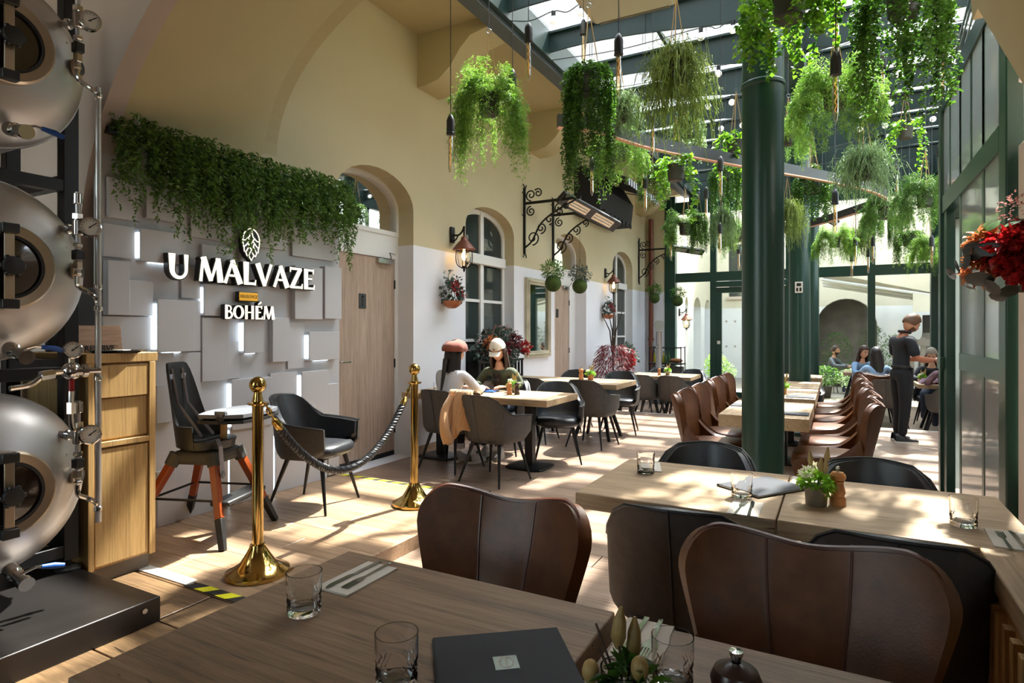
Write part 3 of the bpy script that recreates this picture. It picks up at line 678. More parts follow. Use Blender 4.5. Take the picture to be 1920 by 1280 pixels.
# ------------------------------------------------------------------ chairs
def crom(pts, t):
    """one point on a Catmull-Rom curve, t in 0..1"""
    k = len(pts) - 1; f = min(max(t, 0), 1) * k; i = min(int(f), k - 1); f -= i
    g = lambda j: Vector(pts[j]) if 0 <= j <= k else (Vector(pts[0]) * 2 - Vector(pts[1]) if j < 0 else Vector(pts[k]) * 2 - Vector(pts[k - 1]))
    a, b, c, d = g(i - 1), g(i), g(i + 1), g(i + 2)
    return .5 * ((2 * b) + (c - a) * f + (2 * a - 5 * b + 4 * c - d) * f * f + (3 * b - a - 3 * c + d) * f ** 3)
def cushion(w, d, h, z, fr=0, pw=4, n=28, y0=0, dome=.02):
    """soft rounded seat pad"""
    b = B(); rings = [(.0, 0), (.93, 0), (.985, .25), (1.0, .5), (.985, .75), (.93, .95), (.6, 1.0 + dome * 6), (.0, 1.0 + dome * 12)]; vs = []
    for r, k in rings:
        for j in range(n):
            a = 2 * PI * j / n; c_, s_ = math.cos(a), math.sin(a); q = (abs(c_) ** pw + abs(s_) ** pw) ** (-1 / pw)
            x = w / 2 * c_ * q * max(r, 1e-3); y = d / 2 * s_ * q * max(r, 1e-3)
            x *= 1 + fr * (y / d); vs.append((x, y + y0, z + h * min(k, 1) + (k - 1 if k > 1 else 0) * h * .4))
    m_ = len(rings); b.add(vs, [(i * n + j, i * n + (j + 1) % n, (i + 1) * n + (j + 1) % n, (i + 1) * n + j) for i in range(m_ - 1) for j in range(n)])
    return b
def taper_leg(p0, p1, r0, r1, n=10): return B().cyl(p0, p1, r0, r1, n)
ARM_PLAN = [(.255, .23), (.272, .10), (.27, -.04), (.245, -.15), (.18, -.215), (.09, -.238), (0, -.243), (-.09, -.238), (-.18, -.215), (-.245, -.15), (-.27, -.04), (-.272, .10), (-.255, .23)]
def arm_top(u):
    s_ = abs(2 * u - 1)                       # 0 at the back, 1 at the arm front
    if s_ < .30: return .83 - .012 * (s_ / .3) ** 2
    if s_ < .62: return lerp(.818, .645, sm((s_ - .30) / .32))
    return lerp(.645, .615, (s_ - .62) / .38)
def armchair_fn(off, z0, dz):
    def fn(u, v):
        p = crom(ARM_PLAN, u); s_ = abs(2 * u - 1); zt = arm_top(u) - dz; z = lerp(z0, zt, v); k = (z - .40) / .43
        back = sm(1 - s_ / .75); nx, ny = p.x, p.y
        out = Vector((nx, ny)).normalized()
        y = ny - .085 * k * back - .02 * (k ** 2) * back; x = nx * (1 - .06 * k * back * 3 * (1 if z > .64 else (z - .40) / .24))
        x += .03 * k * (1 - back) * (1 if nx > 0 else -1)
        low = max(0, 1 - v / .22); sh = 1 - .10 * low ** 2
        return Vector((x * sh - out.x * off, y * sh - out.y * off, z + (.05 * sm((s_ - .86) / .14) * (1 - v))))
    return fn
def make_armchair():
    t = thing('armchair', 'x', 'chair')
    B().grid(armchair_fn(0, .385, 0), 48, 10, -.016).mk('outer_shell', 'grey_fabric', t, smooth=True, ang=60)
    B().grid(armchair_fn(.017, .43, .004), 48, 8, -.03).mk('inner_pad', 'black_leather', t, smooth=True, ang=60)
    cushion(.47, .49, .085, .395, .03, y0=.01).mk('seat', 'black_leather', t, smooth=True, ang=60)
    f0 = armchair_fn(-.002, .385, 0); B().tube([f0(.5, v / 10) for v in range(11)], .004, 6).mk('back_seam', 'black_leather', t)
    for sx in (-1, 1):
        B().tube([armchair_fn(0, .385, 0)(.5 + sx * u / 20, 1) + Vector((0, 0, .004)) for u in range(0, 11)], .007, 6).mk('edge_piping', 'black_leather', t, smooth=True)
    B().box(-.17, .17, -.15, .17, .375, .397).mk('under_frame', 'black_steel', t)
    for sx in (-1, 1):
        for p0, p1 in (((sx * .16, .15, .39), (sx * .25, .235, 0)), ((sx * .15, -.13, .39), (sx * .24, -.25, 0))):
            taper_leg(p0, p1, .019, .009).mk('leg', 'black_steel', t, smooth=True)
    return t
def make_wing():
    t = thing('wing_chair', 'x', 'chair')
    def hw(v): return crom([(.195, 0, 0), (.222, 0, 0), (.254, 0, 0), (.284, 0, 0), (.298, 0, 0)], v).x
    def top(a): return .855 + .04 * sm(a / .85)
    def bk(o):
        def fn(u, v):
            s_ = 2 * u - 1; a = abs(s_); p_, q_ = (a - .70) / .30, (v - .76) / .24
            if p_ > 0 and q_ > 0:
                p_, q_ = p_ * math.sqrt(1 - q_ * q_ / 2), q_ * math.sqrt(1 - p_ * p_ / 2); a = .70 + .30 * p_; v = .76 + .24 * q_; s_ = math.copysign(a, s_)
            z = lerp(.40, top(a), v); puff = .012 * abs(math.sin(3 * PI * u)) * math.sin(PI * min(1, v * 1.05))
            x = s_ * hw(v) * 1
            y = -.20 - .11 * v + .11 * a ** 2.4 * (.45 + .55 * v) + puff - o
            return Vector((x, y, z))
        return fn
    B().grid(lambda u, v: bk(0)(1 - u, v), 36, 14, .05).mk('backrest', 'brown_leather', t, smooth=True, ang=50)
    f = bk(.02); edge = [f(0, v / 12) for v in range(13)] + [f(u / 30, 1) for u in range(1, 30)] + [f(1, 1 - v / 12) for v in range(13)]
    B().tube([p * 1 for p in edge], .0085, 6).mk('edge_piping', 'brown_piping', t, smooth=True)
    for q in (1 / 3, 2 / 3):
        g = bk(-.001); B().tube([g(q, v / 14) for v in range(1, 15)], .0035, 5).mk('seam', 'brown_piping', t); g = bk(.052); B().tube([g(q, v / 14) for v in range(1, 15)], .0035, 5).mk('seam', 'brown_piping', t)
    cushion(.50, .50, .14, .34, .06, y0=.035).mk('seat', 'brown_leather', t, smooth=True, ang=60)
    def side(sx):
        top_ = [crom([(0, .265, .40), (0, .20, .44), (0, .08, .455), (0, -.03, .475), (0, -.10, .52), (0, -.15, .57), (0, -.19, .62)], k / 16) for k in range(17)]
        def fn(u, v):
            p = top_[min(16, int(u * 16 + .5))]; lo = Vector((0, lerp(.25, -.23, u), .34)); q = lo.lerp(p, v); return Vector((sx * (.238 - .02 * u + .016 * math.sin(PI * v)), q.y, q.z))
        return B().grid(fn if sx < 0 else (lambda u, v: fn(1 - u, v)), 16, 8, -.04)
    for sx in (-1, 1): side(sx).mk('side_wing', 'brown_leather', t, smooth=True, ang=60)
    B().box(-.2, .2, -.17, .2, .31, .345).mk('under_frame', 'black_steel', t)
    for sx in (-1, 1):
        for p0, p1 in (((sx * .18, .18, .33), (sx * .24, .25, 0)), ((sx * .17, -.15, .33), (sx * .23, -.26, 0))): taper_leg(p0, p1, .017, .011, 8).mk('leg', 'black_steel', t, smooth=True)
    return t
ARM0, WING0 = make_armchair(), make_wing(); used = set()
def chair(src, x, y, rz, label, group, z=0, s=None):
    if src.name not in used:
        used.add(src.name); src.location = (x, y, z); src.rotation_euler = (0, 0, rz); src['label'] = label; src['group'] = group; return src
    return dup(src, (x, y, z), rz, label, group, s)
GB, GW = 'black leather armchairs around the tables', 'brown leather wing chairs'
R = math.radians
# front of a chair is its local +Y
chair(ARM0, -.50, 2.31, R(3), 'black armchair seen from behind at the left half of the sunlit foreground table', GB)
chair(ARM0, .17, 2.33, R(-3), 'black armchair seen from behind at the right half of the sunlit foreground table', GB)
chair(ARM0, -.58, 2.95, PI, 'black armchair facing the camera across the sunlit table, left of the green column', GB)
chair(ARM0, .15, 2.88, PI + R(2), 'black armchair facing the camera across the sunlit table, right of the green column', GB)
chair(WING0, -.945, 1.44, PI + R(1), 'dark brown leather wing chair facing the camera across the near left table', GW)
chair(WING0, -.07, 1.43, PI - R(1), 'large dark brown leather wing chair at the bottom right, facing the camera', GW)
chair(ARM0, -3.52, 3.36, R(-75), 'lone black leather armchair on the platform between high chair and toilet door', GB, PLZ)
chair(ARM0, -3.52, 5.22, R(-4), 'black armchair under the woman in the white jumper and beret', GB)
chair(ARM0, -2.86, 4.98, R(-8), 'black armchair with the camel coat over its corner, beside the woman in the beret', GB)
chair(ARM0, -2.70, 6.08, PI + R(25), 'empty black armchair across the table from the chair with the camel coat', GB)
chair(ARM0, -3.44, 6.22, PI + R(4), 'black armchair under the woman in the cream cap', GB)
chair(ARM0, -2.66, 7.05, R(-5), 'black armchair at the near side of the second wall table, nearest the aisle', GB)
chair(ARM0, -2.68, 8.16, PI + R(12), 'black armchair at the far side of the second wall table, nearest the aisle', GB)
chair(ARM0, -3.45, 7.05, R(5), 'black armchair half hidden behind the woman in the cream cap', GB)
chair(ARM0, -3.42, 8.18, PI, 'black armchair at the far side of the second wall table, nearest the wall', GB)
chair(ARM0, -3.05, 10.62, R(4), 'black armchair with its back to the aisle, left of the far left table', GB, ZL)
chair(ARM0, -2.48, 10.62, R(-6), 'black armchair with its back to the aisle, right side of the far left table', GB, ZL)
chair(ARM0, -3.15, 12.0, PI, 'black armchair behind the far left table, on the left', GB, ZL)
chair(ARM0, -2.5, 12.0, PI, 'black armchair behind the far left table, on the right', GB, ZL)
for k, (y, side, lab) in enumerate([
    (5.42, -1, 'first brown wing chair of the left row, nearest the camera'), (6.02, -1, 'second brown wing chair of the left row'), (6.98, -1, 'third brown wing chair of the left row'), (7.75, -1, 'last brown wing chair of the left row'),
    (5.32, 1, 'first brown wing chair of the right row, just behind the column'), (5.95, 1, 'second brown wing chair of the right row'), (6.75, 1, 'third brown wing chair of the right row'), (7.4, 1, 'fourth brown wing chair of the right row'), (8.1, 1, 'fifth brown wing chair of the right row'), (8.75, 1, 'sixth and farthest brown wing chair of the right row')]):
    chair(WING0, -.93 if side < 0 else -.03 + .02 * (k % 2), y, R(-90) if side < 0 else R(90), lab, GW)
chair(ARM0, -.45, 10.6, PI, 'black armchair at the far end of the long row of wing chair tables', GB, ZL)
chair(ARM0, .74, 11.36, R(-12), 'black armchair with its back to the waiter, on the lower floor', GB, ZL)
chair(WING0, .62, 12.08, R(5), 'brown wing chair of the guests in blue, left of the waiter', GW, ZL)
chair(ARM0, .95, 13.55, PI, 'black armchair behind the waiter on the far side of the guests table', GB, ZL)
chair(ARM0, 1.5, 11.0, R(10), 'black armchair of the guest between waiter and glazed partition', GB, ZL)
chair(ARM0, 1.45, 12.52, PI + R(-10), 'black armchair under the guest in black at the right', GB, ZL)
# ------------------------------------------------------------------ tables
def table(name, label, x0, x1, y0, y1, zt, mat='oak_top', th=.065, base='pedestal', zf=0, group=None, feet=None):
    cx, cy = (x0 + x1) / 2, (y0 + y1) / 2; t = thing(name, label, 'table', (cx, cy, zf), group=group); h = zt - zf; a, d = (x1 - x0) / 2, (y1 - y0) / 2
    B().box(-a, a, -d, d, h - th, h).mk('tabletop', mat, t, bevel=.004)
    for fx in (feet or (0,)):
        if base == 'pedestal':
            cushion(.44, .40, .026, 0, 0, 6, 32).mk('foot_plate', 'black_steel', t, smooth=True, loc=(fx, 0, 0))
            B().box(fx - .045, fx + .045, -.045, .045, .02, h - th - .01).mk('post', 'black_steel', t, bevel=.008)
            B().box(fx - .16, fx + .16, -.16, .16, h - th - .012, h - th).mk('top_plate', 'black_steel', t)
        else:
            for sx in (-1, 1):
                for sy in (-1, 1): B().tube([(fx + sx * .05, sy * .05, h - th), (fx + sx * .24, sy * .24, 0)], [.032, .026], 4).mk('leg', 'black_steel', t)
            B().box(fx - .14, fx + .14, -.14, .14, h - th - .015, h - th).mk('top_plate', 'black_steel', t)
    return t
GT = 'oak dining tables'
table('dining_table', 'dark oak table filling the bottom left corner of the view', -1.31, -.465, .62, 1.385, .75, 'walnut_top', group=GT)
table('dining_table', 'brown oak table at the bottom centre, slightly lower than its left neighbour', -.44, .42, .66, 1.42, .72, 'walnut_top', group=GT)
table('dining_table', 'sunlit foreground oak table, left half with the closed menu', -.955, -.19, 2.33, 3.08, .75, group=GT)
table('dining_table', 'sunlit foreground oak table, right half with flower pot and pepper mill', -.185, .57, 2.33, 3.07, .75, group=GT)
table('dining_table', 'oak wall table where the two women sit', -4.19, -2.44, 5.24, 6.03, .75, group=GT, feet=(-.62, .50))
table('dining_table', 'second oak wall table, behind the two women', -4.19, -2.40, 7.2, 8.04, .75, base='spider', group=GT, feet=(-.5, .5))
table('dining_table', 'far left oak table on the lower floor', -3.45, -2.25, 10.8, 11.7, .60, base='spider', zf=ZL, group=GT, feet=(-.25, .3))
table('plank_table', 'first thick plank table between the wing chairs, partly behind the column', -.84, -.18, 5.08, 6.23, .75, 'oak_top_y', .10, group=GT)
table('plank_table', 'second thick plank table between the wing chairs', -.84, -.18, 6.58, 7.72, .75, 'oak_top_y', .10, group=GT)
table('plank_table', 'third thick plank table between the wing chairs, by the second column', -.84, -.18, 7.85, 8.82, .75, 'oak_top_y', .10, group=GT)
table('plank_table', 'small far plank table at the end of the wing chair row', -.84, -.18, 9.4, 10.1, .76, 'oak_top_y', .10, group=GT)
table('dining_table', 'oak table of the guests in blue, left of the waiter', .32, 1.05, 12.48, 13.2, .58, base='spider', zf=ZL, group=GT)
table('dining_table', 'oak table with flowers right of the waiter', 1.13, 1.80, 11.35, 12.05, .58, base='spider', zf=ZL, group=GT)
table('dining_table', 'small far oak table left of the guests in blue', .12, .55, 13.6, 14.3, .60, base='spider', zf=ZL, group=GT)
# ------------------------------------------------------------------ stanchions and rope
def stanchion(x, y, label):
    t = thing('stanchion', label, 'stanchion', (x, y, PLZ), group='brass stanchions')
    B().lathe([(.0, 0), (.165, 0), (.168, .012), (.165, .026), (.13, .042), (.09, .07), (.062, .115), (.043, .15), (.04, .165), (.0, .165)], n=48, caps=False).mk('base', 'brass', t, smooth=True)
    B().cyl((0, 0, .16), (0, 0, .93), .029, n=32).mk('pole', 'brass', t, smooth=True)
    B().lathe([(.0, .925), (.046, .925), (.055, .932), (.055, .938), (.03, .945), (.026, .965), (.021, .985), (.021, .995)], n=32).mk('collar', 'brass', t, smooth=True)
    B().sphere((0, 0, 1.035), .045, 28, 18).mk('ball', 'brass', t, smooth=True, ang=60)
    return t
S1, S2 = Vector((-2.79, 2.25, PLZ)), Vector((-2.85, 3.72, PLZ))
stanchion(*S1[:2], 'near brass stanchion in front of the high chair'); stanchion(*S2[:2], 'far brass stanchion beside the toilet door')
dr = (S2 - S1).normalized(); A, Z_ = S1 + dr * .05 + Vector((0, 0, .925)), S2 - dr * .05 + Vector((0, 0, .925))
rp = thing('barrier_rope', 'black braided rope sagging between the two brass stanchions', 'rope', A)
def rope_pt(t): p = A.lerp(Z_, t); p.z -= .50 * (1 - (2 * t - 1) ** 2) ** .95; return p - A
n_ = 220; ctr = [rope_pt(.075 + .85 * i / n_) for i in range(n_ + 1)]
for q in range(3):
    pts = []
    for i, p in enumerate(ctr):
        d = (ctr[min(i + 1, n_)] - ctr[max(i - 1, 0)]).normalized(); x, y_ = frame(d); a = i * .62 + q * 2 * PI / 3
        pts.append(p + (x * math.cos(a) + y_ * math.sin(a)) * .0125)
    B().tube(pts, .0135, 7).mk('strand', 'rope_black', rp, smooth=True)
for t0, t1, th_ in ((.078, .045, 0), (.922, .955, 1)):
    e = B().tube([rope_pt(t0), rope_pt(lerp(t0, t1, .75)), rope_pt(t1)], [.023, .023, .014], 14)
    e.tube([rope_pt(t1) + Vector((0, 0, 0)), rope_pt(lerp(t1, th_, .5)) + Vector((0, 0, .006)), rope_pt(th_)], .006, 8)
    d = (rope_pt(th_) - rope_pt(t1)).normalized(); c_ = rope_pt(lerp(t1, th_, .55)); x, y_ = frame(d)
    e.tube([c_ + (d * math.cos(a) * .022 + y_ * math.sin(a) * .014) for a in np.linspace(0, 2 * PI, 14, endpoint=False)], .005, 6, closed=True)
    e.mk('hook_end', 'brass', rp, smooth=True)
# ------------------------------------------------------------------ high chair (front is local +Y)
hc = thing('high_chair', 'black high chair with orange wooden legs in front of the grey panel wall', 'high chair', (-3.66, 2.56, PLZ), R(-70))
def hcf(u, v):
    s_ = abs(2 * u - 1); a = (2 * u - 1) * 1.75; zt = lerp(1.12, .72, sm((s_ - .24) / .42)); z = lerp(.58, zt, v); k = (z - .6) / .5
    r = lerp(.175, .205, k); return Vector((math.sin(a) * r, -math.cos(a) * r * 1.02 - .01 - .035 * k, z))
B().grid(hcf, 36, 10, .014).mk('seat_shell', 'black_plastic', hc, smooth=True, ang=60)
B().lathe([(.0, .54), (.13, .545), (.165, .57), (.175, .62), (.165, .625), (.0, .61)], n=30).mk('seat_bowl', 'black_plastic', hc, smooth=True)
B().box(-.15, .15, -.15, .15, .47, .56).mk('leg_hub', 'pot_grey', hc, bevel=.03, seg=3)
B().grid(lambda u, v: Vector(((.25 - .05 * max(0, v - .75) * 4 * (v > .75)) * (2 * u - 1), .05 + .36 * v - .03 * (2 * u - 1) ** 2 * (1 if v > .5 else -2), .80 + .012 * (max(abs(2 * u - 1), abs(2 * v - 1)) > .85))), 24, 18, .022).mk('tray', 'tray_grey', hc, smooth=True)
B().grid(lambda u, v: Vector(((.254 - .05 * max(0, v - .75) * 4 * (v > .75)) * (2 * u - 1), .045 + .37 * v - .03 * (2 * u - 1) ** 2 * (1 if v > .5 else -2), .775)), 20, 14, .02).mk('tray_rim', 'black_plastic', hc, smooth=True)
B().box(-.02, .02, .10, .13, .62, .77).mk('crotch_post', 'jute', hc, bevel=.006)
feet = {}
for sx in (-1, 1):
    for sy in (-1, 1):
        p0 = Vector((sx * .125, sy * .125, .54)); B().tube([p0 + Vector((0, 0, .0)), p0.lerp(Vector((sx * .30, sy * (.31 if sy > 0 else .36), 0)), .13)], [.046, .04], 8).mk('leg_socket', 'pot_grey', hc, smooth=True); p1 = Vector((sx * .30, sy * (.31 if sy > 0 else .36), 0)); m_ = p0.lerp(p1, .68); feet[sx, sy] = (p0, p1)
        l = B().tube([p0, m_], [.036, .031], 4).mk('leg', 'orange_wood', hc, bevel=.006); B().tube([m_, p1], [.032, .026], 4).mk('leg_foot', 'black_plastic', l, bevel=.004)
def onleg(k, f): return feet[k][0].lerp(feet[k][1], f)
for sx in (-1, 1): B().tube([onleg((sx, 1), .5), onleg((sx, -1), .5)], .008, 6).mk('side_rail', 'black_steel', hc)
B().tube([onleg((-1, -1), .5), onleg((1, -1), .5)], .008, 6).mk('rear_rail', 'black_steel', hc)
B().box(-.215, .215, .16, .29, .235, .27).mk('footrest', 'black_plastic', hc, bevel=.012)
for x in (-.06, .06):
    B().tube([hcf(.5 + x * 1.2, .93) + Vector((0, .02, 0)), hcf(.5 + x * 1.2, .5) + Vector((0, .035, 0)), Vector((x, .0, .64))], .012, 4, flat=.25).mk('strap', 'strap_grey', hc)
    B().box(x - .022, x + .022, -.235, -.215, 1.01, 1.045).mk('strap_slot', 'strap_grey', hc, bevel=.003)
B().tube([(.12, .15, .64), (.145, .19, .60), (.15, .20, .52), (.14, .205, .43)], .013, 4, flat=.3).mk('hanging_strap', 'strap_grey', hc)
B().sphere((.14, .205, .42), .02, 10, 8, (1, .5, 1.3)).mk('buckle', 'tray_grey', hc, smooth=True)
# ------------------------------------------------------------------ oak service cabinet
CX, CY0, CY1, CT = -3.39, 1.70, 2.05, 1.30
cb = thing('service_cabinet', 'light oak service cabinet with drawers beside the beer tanks', 'cabinet', (CX, CY0, PLZ)); D = CY1 - CY0; T_ = CT - PLZ
def cbx(name, x0, x1, y0, y1, z0, z1, m='light_oak', bv=.003, par=None): return B().box(x0, x1, y0, y1, z0, z1).mk(name, m, par or cb, bevel=bv)
cbx('body', -.70, -.022, 0, D, .08, T_ - .05); cbx('worktop', -.72, .0, -.01, D + .012, T_ - .05, T_)
cbx('plinth', -.68, -.03, .01, D - .02, 0, .08, 'weathered'); cbx('side_frame', -.03, 0, D - .035, D, .08, T_ - .05); cbx('side_frame', -.03, 0, 0, .03, .08, T_ - .05)
cbx('drawer', -.024, -.004, .035, D - .04, T_ - .235, T_ - .062); cbx('drawer', -.026, -.014, .035, D - .04, T_ - .455, T_ - .24); cbx('shelf_edge', -.03, 0, .03, D - .035, T_ - .495, T_ - .465); cbx('door', -.024, -.005, .035, D - .04, .095, T_ - .505)
# tray, card and blocks on the cabinet
tr = thing('serving_tray', 'round black tray lying on the oak cabinet', 'tray', (-3.50, 1.90, CT)); B().lathe([(0, 0), (.11, 0), (.125, .012), (.128, .012), (.112, -.004 + .006), (0, .004)], n=32).mk('dish', 'black_plastic', tr, smooth=True); B().obox((.02, .0, .014), (.09, .07, .003), Matrix.Rotation(.5, 3, 'Z')).mk('slip', 'paper', tr)
rs = thing('reserved_sign', 'small wooden block lettered RESERVE on the oak cabinet', 'sign', (-3.64, 1.88, CT)); B().box(-.012, .012, -.10, .10, 0, .045).mk('block', 'sign_wood', rs, bevel=.002)
def text(name, s_, size, loc, rot, mat, parent, ext=.001, font_sx=1.0, bevel=0, align='CENTER'):
    cu = bpy.data.curves.new(name, 'FONT'); cu.body = s_; cu.size = size; cu.extrude = ext; cu.align_x = align; cu.align_y = 'CENTER'; cu.bevel_depth = bevel; cu.resolution_u = 3
    o = bpy.data.objects.new(name + '_tmp', cu); COL.objects.link(o); dg = bpy.context.evaluated_depsgraph_get()
    me = bpy.data.meshes.new_from_object(o.evaluated_get(dg)); bpy.data.objects.remove(o); me.name = name; me.materials.clear()
    q = put(name, me, mat, parent); q.location = loc; q.rotation_euler = rot; q.scale = (font_sx, 1, 1); return q
RX_ = (PI / 2, 0, PI / 2)        # text standing on a face that looks towards +X
text('lettering', 'RESERVE', .042, (.0135, 0, .022), RX_, 'letter_black', rs)
wb = thing('wood_block', 'pale wooden board propped behind the tray on the oak cabinet', 'board', (-3.77, 1.94, CT)); B().obox((0, 0, .075), (.02, .26, .15), Matrix.Rotation(-.12, 3, 'Y')).mk('board', 'sign_wood', wb, bevel=.003)
bp_ = thing('black_panel', 'black upright panel with switch behind the oak cabinet', 'panel', (-3.98, 1.98, CT)); B().box(-.02, .02, -.20, .07, 0, .38).mk('panel', 'black_plastic', bp_, bevel=.003); B().box(.02, .025, -.10, -.05, .17, .23).mk('switch', 'strap_grey', bp_, bevel=.002)
# ------------------------------------------------------------------ grey panel wall with light strips
SX = -4.10
sw = thing('panel_wall', 'light grey wall cladding of staggered square panels with white light strips', 'wall panel', (SX, 2.12, PLZ))
B().box(-.06, 0, 0, 2.09, 0, 2.66).mk('backing', 'panel_grey', sw)
def pxrect(r, x=-4.06):
    a, c = U(r[0], r[1], X=x), U(r[2], r[3], X=x); return a.y - 2.12, c.y - 2.12, c.z - PLZ, a.z - PLZ
PAN = [  # left, top, right, bottom in the photograph, thickness, strip on the near edge
 (290,561,360,658,.075,1),(455,598,492,661,.06,1),(510,595,541,677,.05,0),(577,622,634,673,.06,1),(551,497,603,599,.055,0),(605,499,636,598,.07,0),(564,697,614,800,.055,1),(381,595,431,712,.03,0),
 (433,712,508,795,.055,1),(196,417,255,486,.03,0),(260,427,344,497,.06,1),(199,487,240,591,.06,0),(240,524,288,592,.035,0),(380,457,443,531,.035,0),(382,531,447,593,.045,1),(292,662,326,722,.04,0),(292,723,322,790,.055,0),
 (357,783,428,871,.035,1),(292,790,356,885,.03,0),(292,885,326,980,.06,0),(328,871,428,962,.04,0),(431,800,512,938,.045,1),(515,811,612,912,.05,1),(616,720,635,886,.04,0),(447,531,508,590,.025,0),(344,497,379,560,.02,0),(431,640,452,709,.018,0),
 (510,700,560,800,.022,0),(543,604,574,690,.018,0),(196,592,286,655,.022,0),(205,330,262,415,.03,0),(275,345,350,420,.04,0),(360,370,440,455,.03,0),(450,400,540,470,.03,0),(550,420,630,490,.03,0),(362,563,380,658,.02,0),(328,662,380,790,.02,0)]
for r in PAN:
    y0, y1, z0, z1 = pxrect(r); y1 = min(y1, 2.085); z0 = max(z0, 0); y0 = max(y0, .0); z1 = min(z1, 2.65)
    if y1 - y0 < .03 or z1 - z0 < .03: continue
    B().box(.0, r[4], y0, y1, z0, z1).mk('panel', 'panel_grey', sw, bevel=.003)
    if r[5]:
        B().box(.004, r[4] - .012, y0 - .009, y0 - .001, z0 + .02, z1 - .03).mk('light_strip', 'strip_glow', sw)
        if r[4] > .057: B().box(.004, r[4] - .04, y0 + .25 * (y1 - y0), y0 + .7 * (y1 - y0), z0 - .006, z0 - .001).mk('light_strip', 'strip_glow', sw)
# ------------------------------------------------------------------ lit letters
def ribbon(pts, wd):
    pts = [Vector((p[0], p[1], 0)) for p in pts]; k = len(pts); wd = wd if hasattr(wd, '__len__') else [wd] * k; L_, R_ = [], []
    for i, p in enumerate(pts):
        d = (pts[min(i + 1, k - 1)] - pts[max(i - 1, 0)]).normalized(); n_ = Vector((-d.y, d.x, 0)); L_.append(p + n_ * wd[i] / 2); R_.append(p - n_ * wd[i] / 2)
    return L_, R_
def arc(cx, cy, rx, ry, a0, a1, n=10): return [(cx + rx * math.cos(a0 + (a1 - a0) * i / n), cy + ry * math.sin(a0 + (a1 - a0) * i / n)) for i in range(n + 1)]
GL = {
 'U': (.80, [([(.14, 1), (.14, .4)] + arc(.40, .38, .26, .31, PI, 2 * PI, 10) + [(.66, .4), (.66, 1)], [.26, .19] + [.19, .18, .17, .16, .15, .14, .13, .12, .12, .12, .12] + [.12, .17])]),
 'M': (1.02, [([(.11, 0), (.20, 1)], [.13, .10]), ([(.21, 1), (.52, .04)], [.24, .17]), ([(.52, .04), (.80, 1)], [.09, .13]), ([(.80, 1), (.91, 0)], [.20, .25])]),
 'A': (.84, [([(.08, 0), (.40, 1)], [.14, .10]), ([(.38, 1), (.74, 0)], [.20, .25]), ([(.22, .34), (.58, .34)], .10)]),
 'L': (.62, [([(.16, 1), (.16, 0)], [.25, .2]), ([(.08, .06), (.58, .06)], [.12, .12]), ([(.55, .0), (.60, .24)], [.10, .03])]),
 'V': (.80, [([(.07, 1), (.41, 0)], [.25, .17]), ([(.40, 0), (.72, 1)], [.10, .14])]),
 'Z': (.74, [([(.06, .94), (.66, .94)], .12), ([(.60, .96), (.13, .04)], .2), ([(.05, .06), (.68, .06)], .12), ([(.08, 1.0), (.05, .76)], [.1, .03]), ([(.66, 0), (.70, .24)], [.1, .03])]),
 'E': (.68, [([(.17, 1), (.17, 0)], .22), ([(.08, .945), (.58, .945)], .11), ([(.17, .52), (.50, .52)], .10), ([(.08, .055), (.62, .055)], .11), ([(.56, 1), (.58, .76)], [.1, .03]), ([(.60, 0), (.64, .24)], [.1, .03])]),
 'B': (.68, [([(.17, 1), (.17, 0)], .2), ([(.15, .95)] + arc(.30, .74, .22, .21, PI / 2, -PI / 2, 8) + [(.15, .53)], .1), ([(.15, .53)] + arc(.33, .29, .26, .24, PI / 2, -PI / 2, 8) + [(.15, .05)], .13)]),
 'O': (.88, [(arc(.43, .5, .33, .44, PI / 2, PI * 2.5, 20), [.09, .11, .14, .17, .19, .2, .19, .17, .14, .11, .09, .11, .14, .17, .19, .2, .19, .17, .14, .11, .09])]),
 'H': (.86, [([(.17, 1), (.17, 0)], .19), ([(.68, 1), (.68, 0)], .19), ([(.17, .5), (.68, .5)], .09)]), ' ': (.30, [])}
GL['É'] = (GL['E'][0], GL['E'][1] + [([(.28, 1.10), (.52, 1.28)], [.06, .14])])
sg = thing('wall_sign', 'illuminated cream and black sign reading U MALVAZE with hop emblem above BOHÉM', 'sign', (SX + .055, 2.50, 1.49))
def letters(s_, y0, y1, z0, h, dep):
    tot = sum(GL[c][0] for c in s_); k = (y1 - y0) / tot; y = y0
    for c in s_:
        wd, strokes = GL[c]
        if strokes:
            bb, ff = B(), B()
            for q, (pts, ww) in enumerate(strokes):
                ws = ww if hasattr(ww, '__len__') else [ww] * len(pts)
                for b_, e, x0, x1 in ((bb, .07, .0, dep), (ff, -.015, dep, dep + .004 + .0004 * q)):
                    L_, R_ = ribbon(pts, [max(.02, v_ + e) for v_ in ws]); f = lambda p: (x0, y + p.x * k, z0 + p.y * h)
                    for i in range(len(L_) - 1): b_.prism([f(R_[i]), f(R_[i + 1]), f(L_[i + 1]), f(L_[i])], (x1 - x0, 0, 0))
            o = bb.mk('letter', 'letter_black', sg); ff.mk('glow_face', 'letter_glow', o)
        y += wd * k
letters('U MALVAZE', 0.0, 1.31, .285, .175, .05)
letters('BOHÉM', .43, .885, .02, .105, .045)
bd = B().box(0, .04, .555, .735, .155, .232).mk('badge', 'letter_black', sg, bevel=.006); B().box(.04, .044, .562, .728, .162, .225).mk('badge_face', 'badge_yellow', bd, bevel=.002)
text('badge_lettering', 'KRUSOVICE', .036, (.0455, .645, .193), RX_, 'letter_black', bd, .0006, .8)
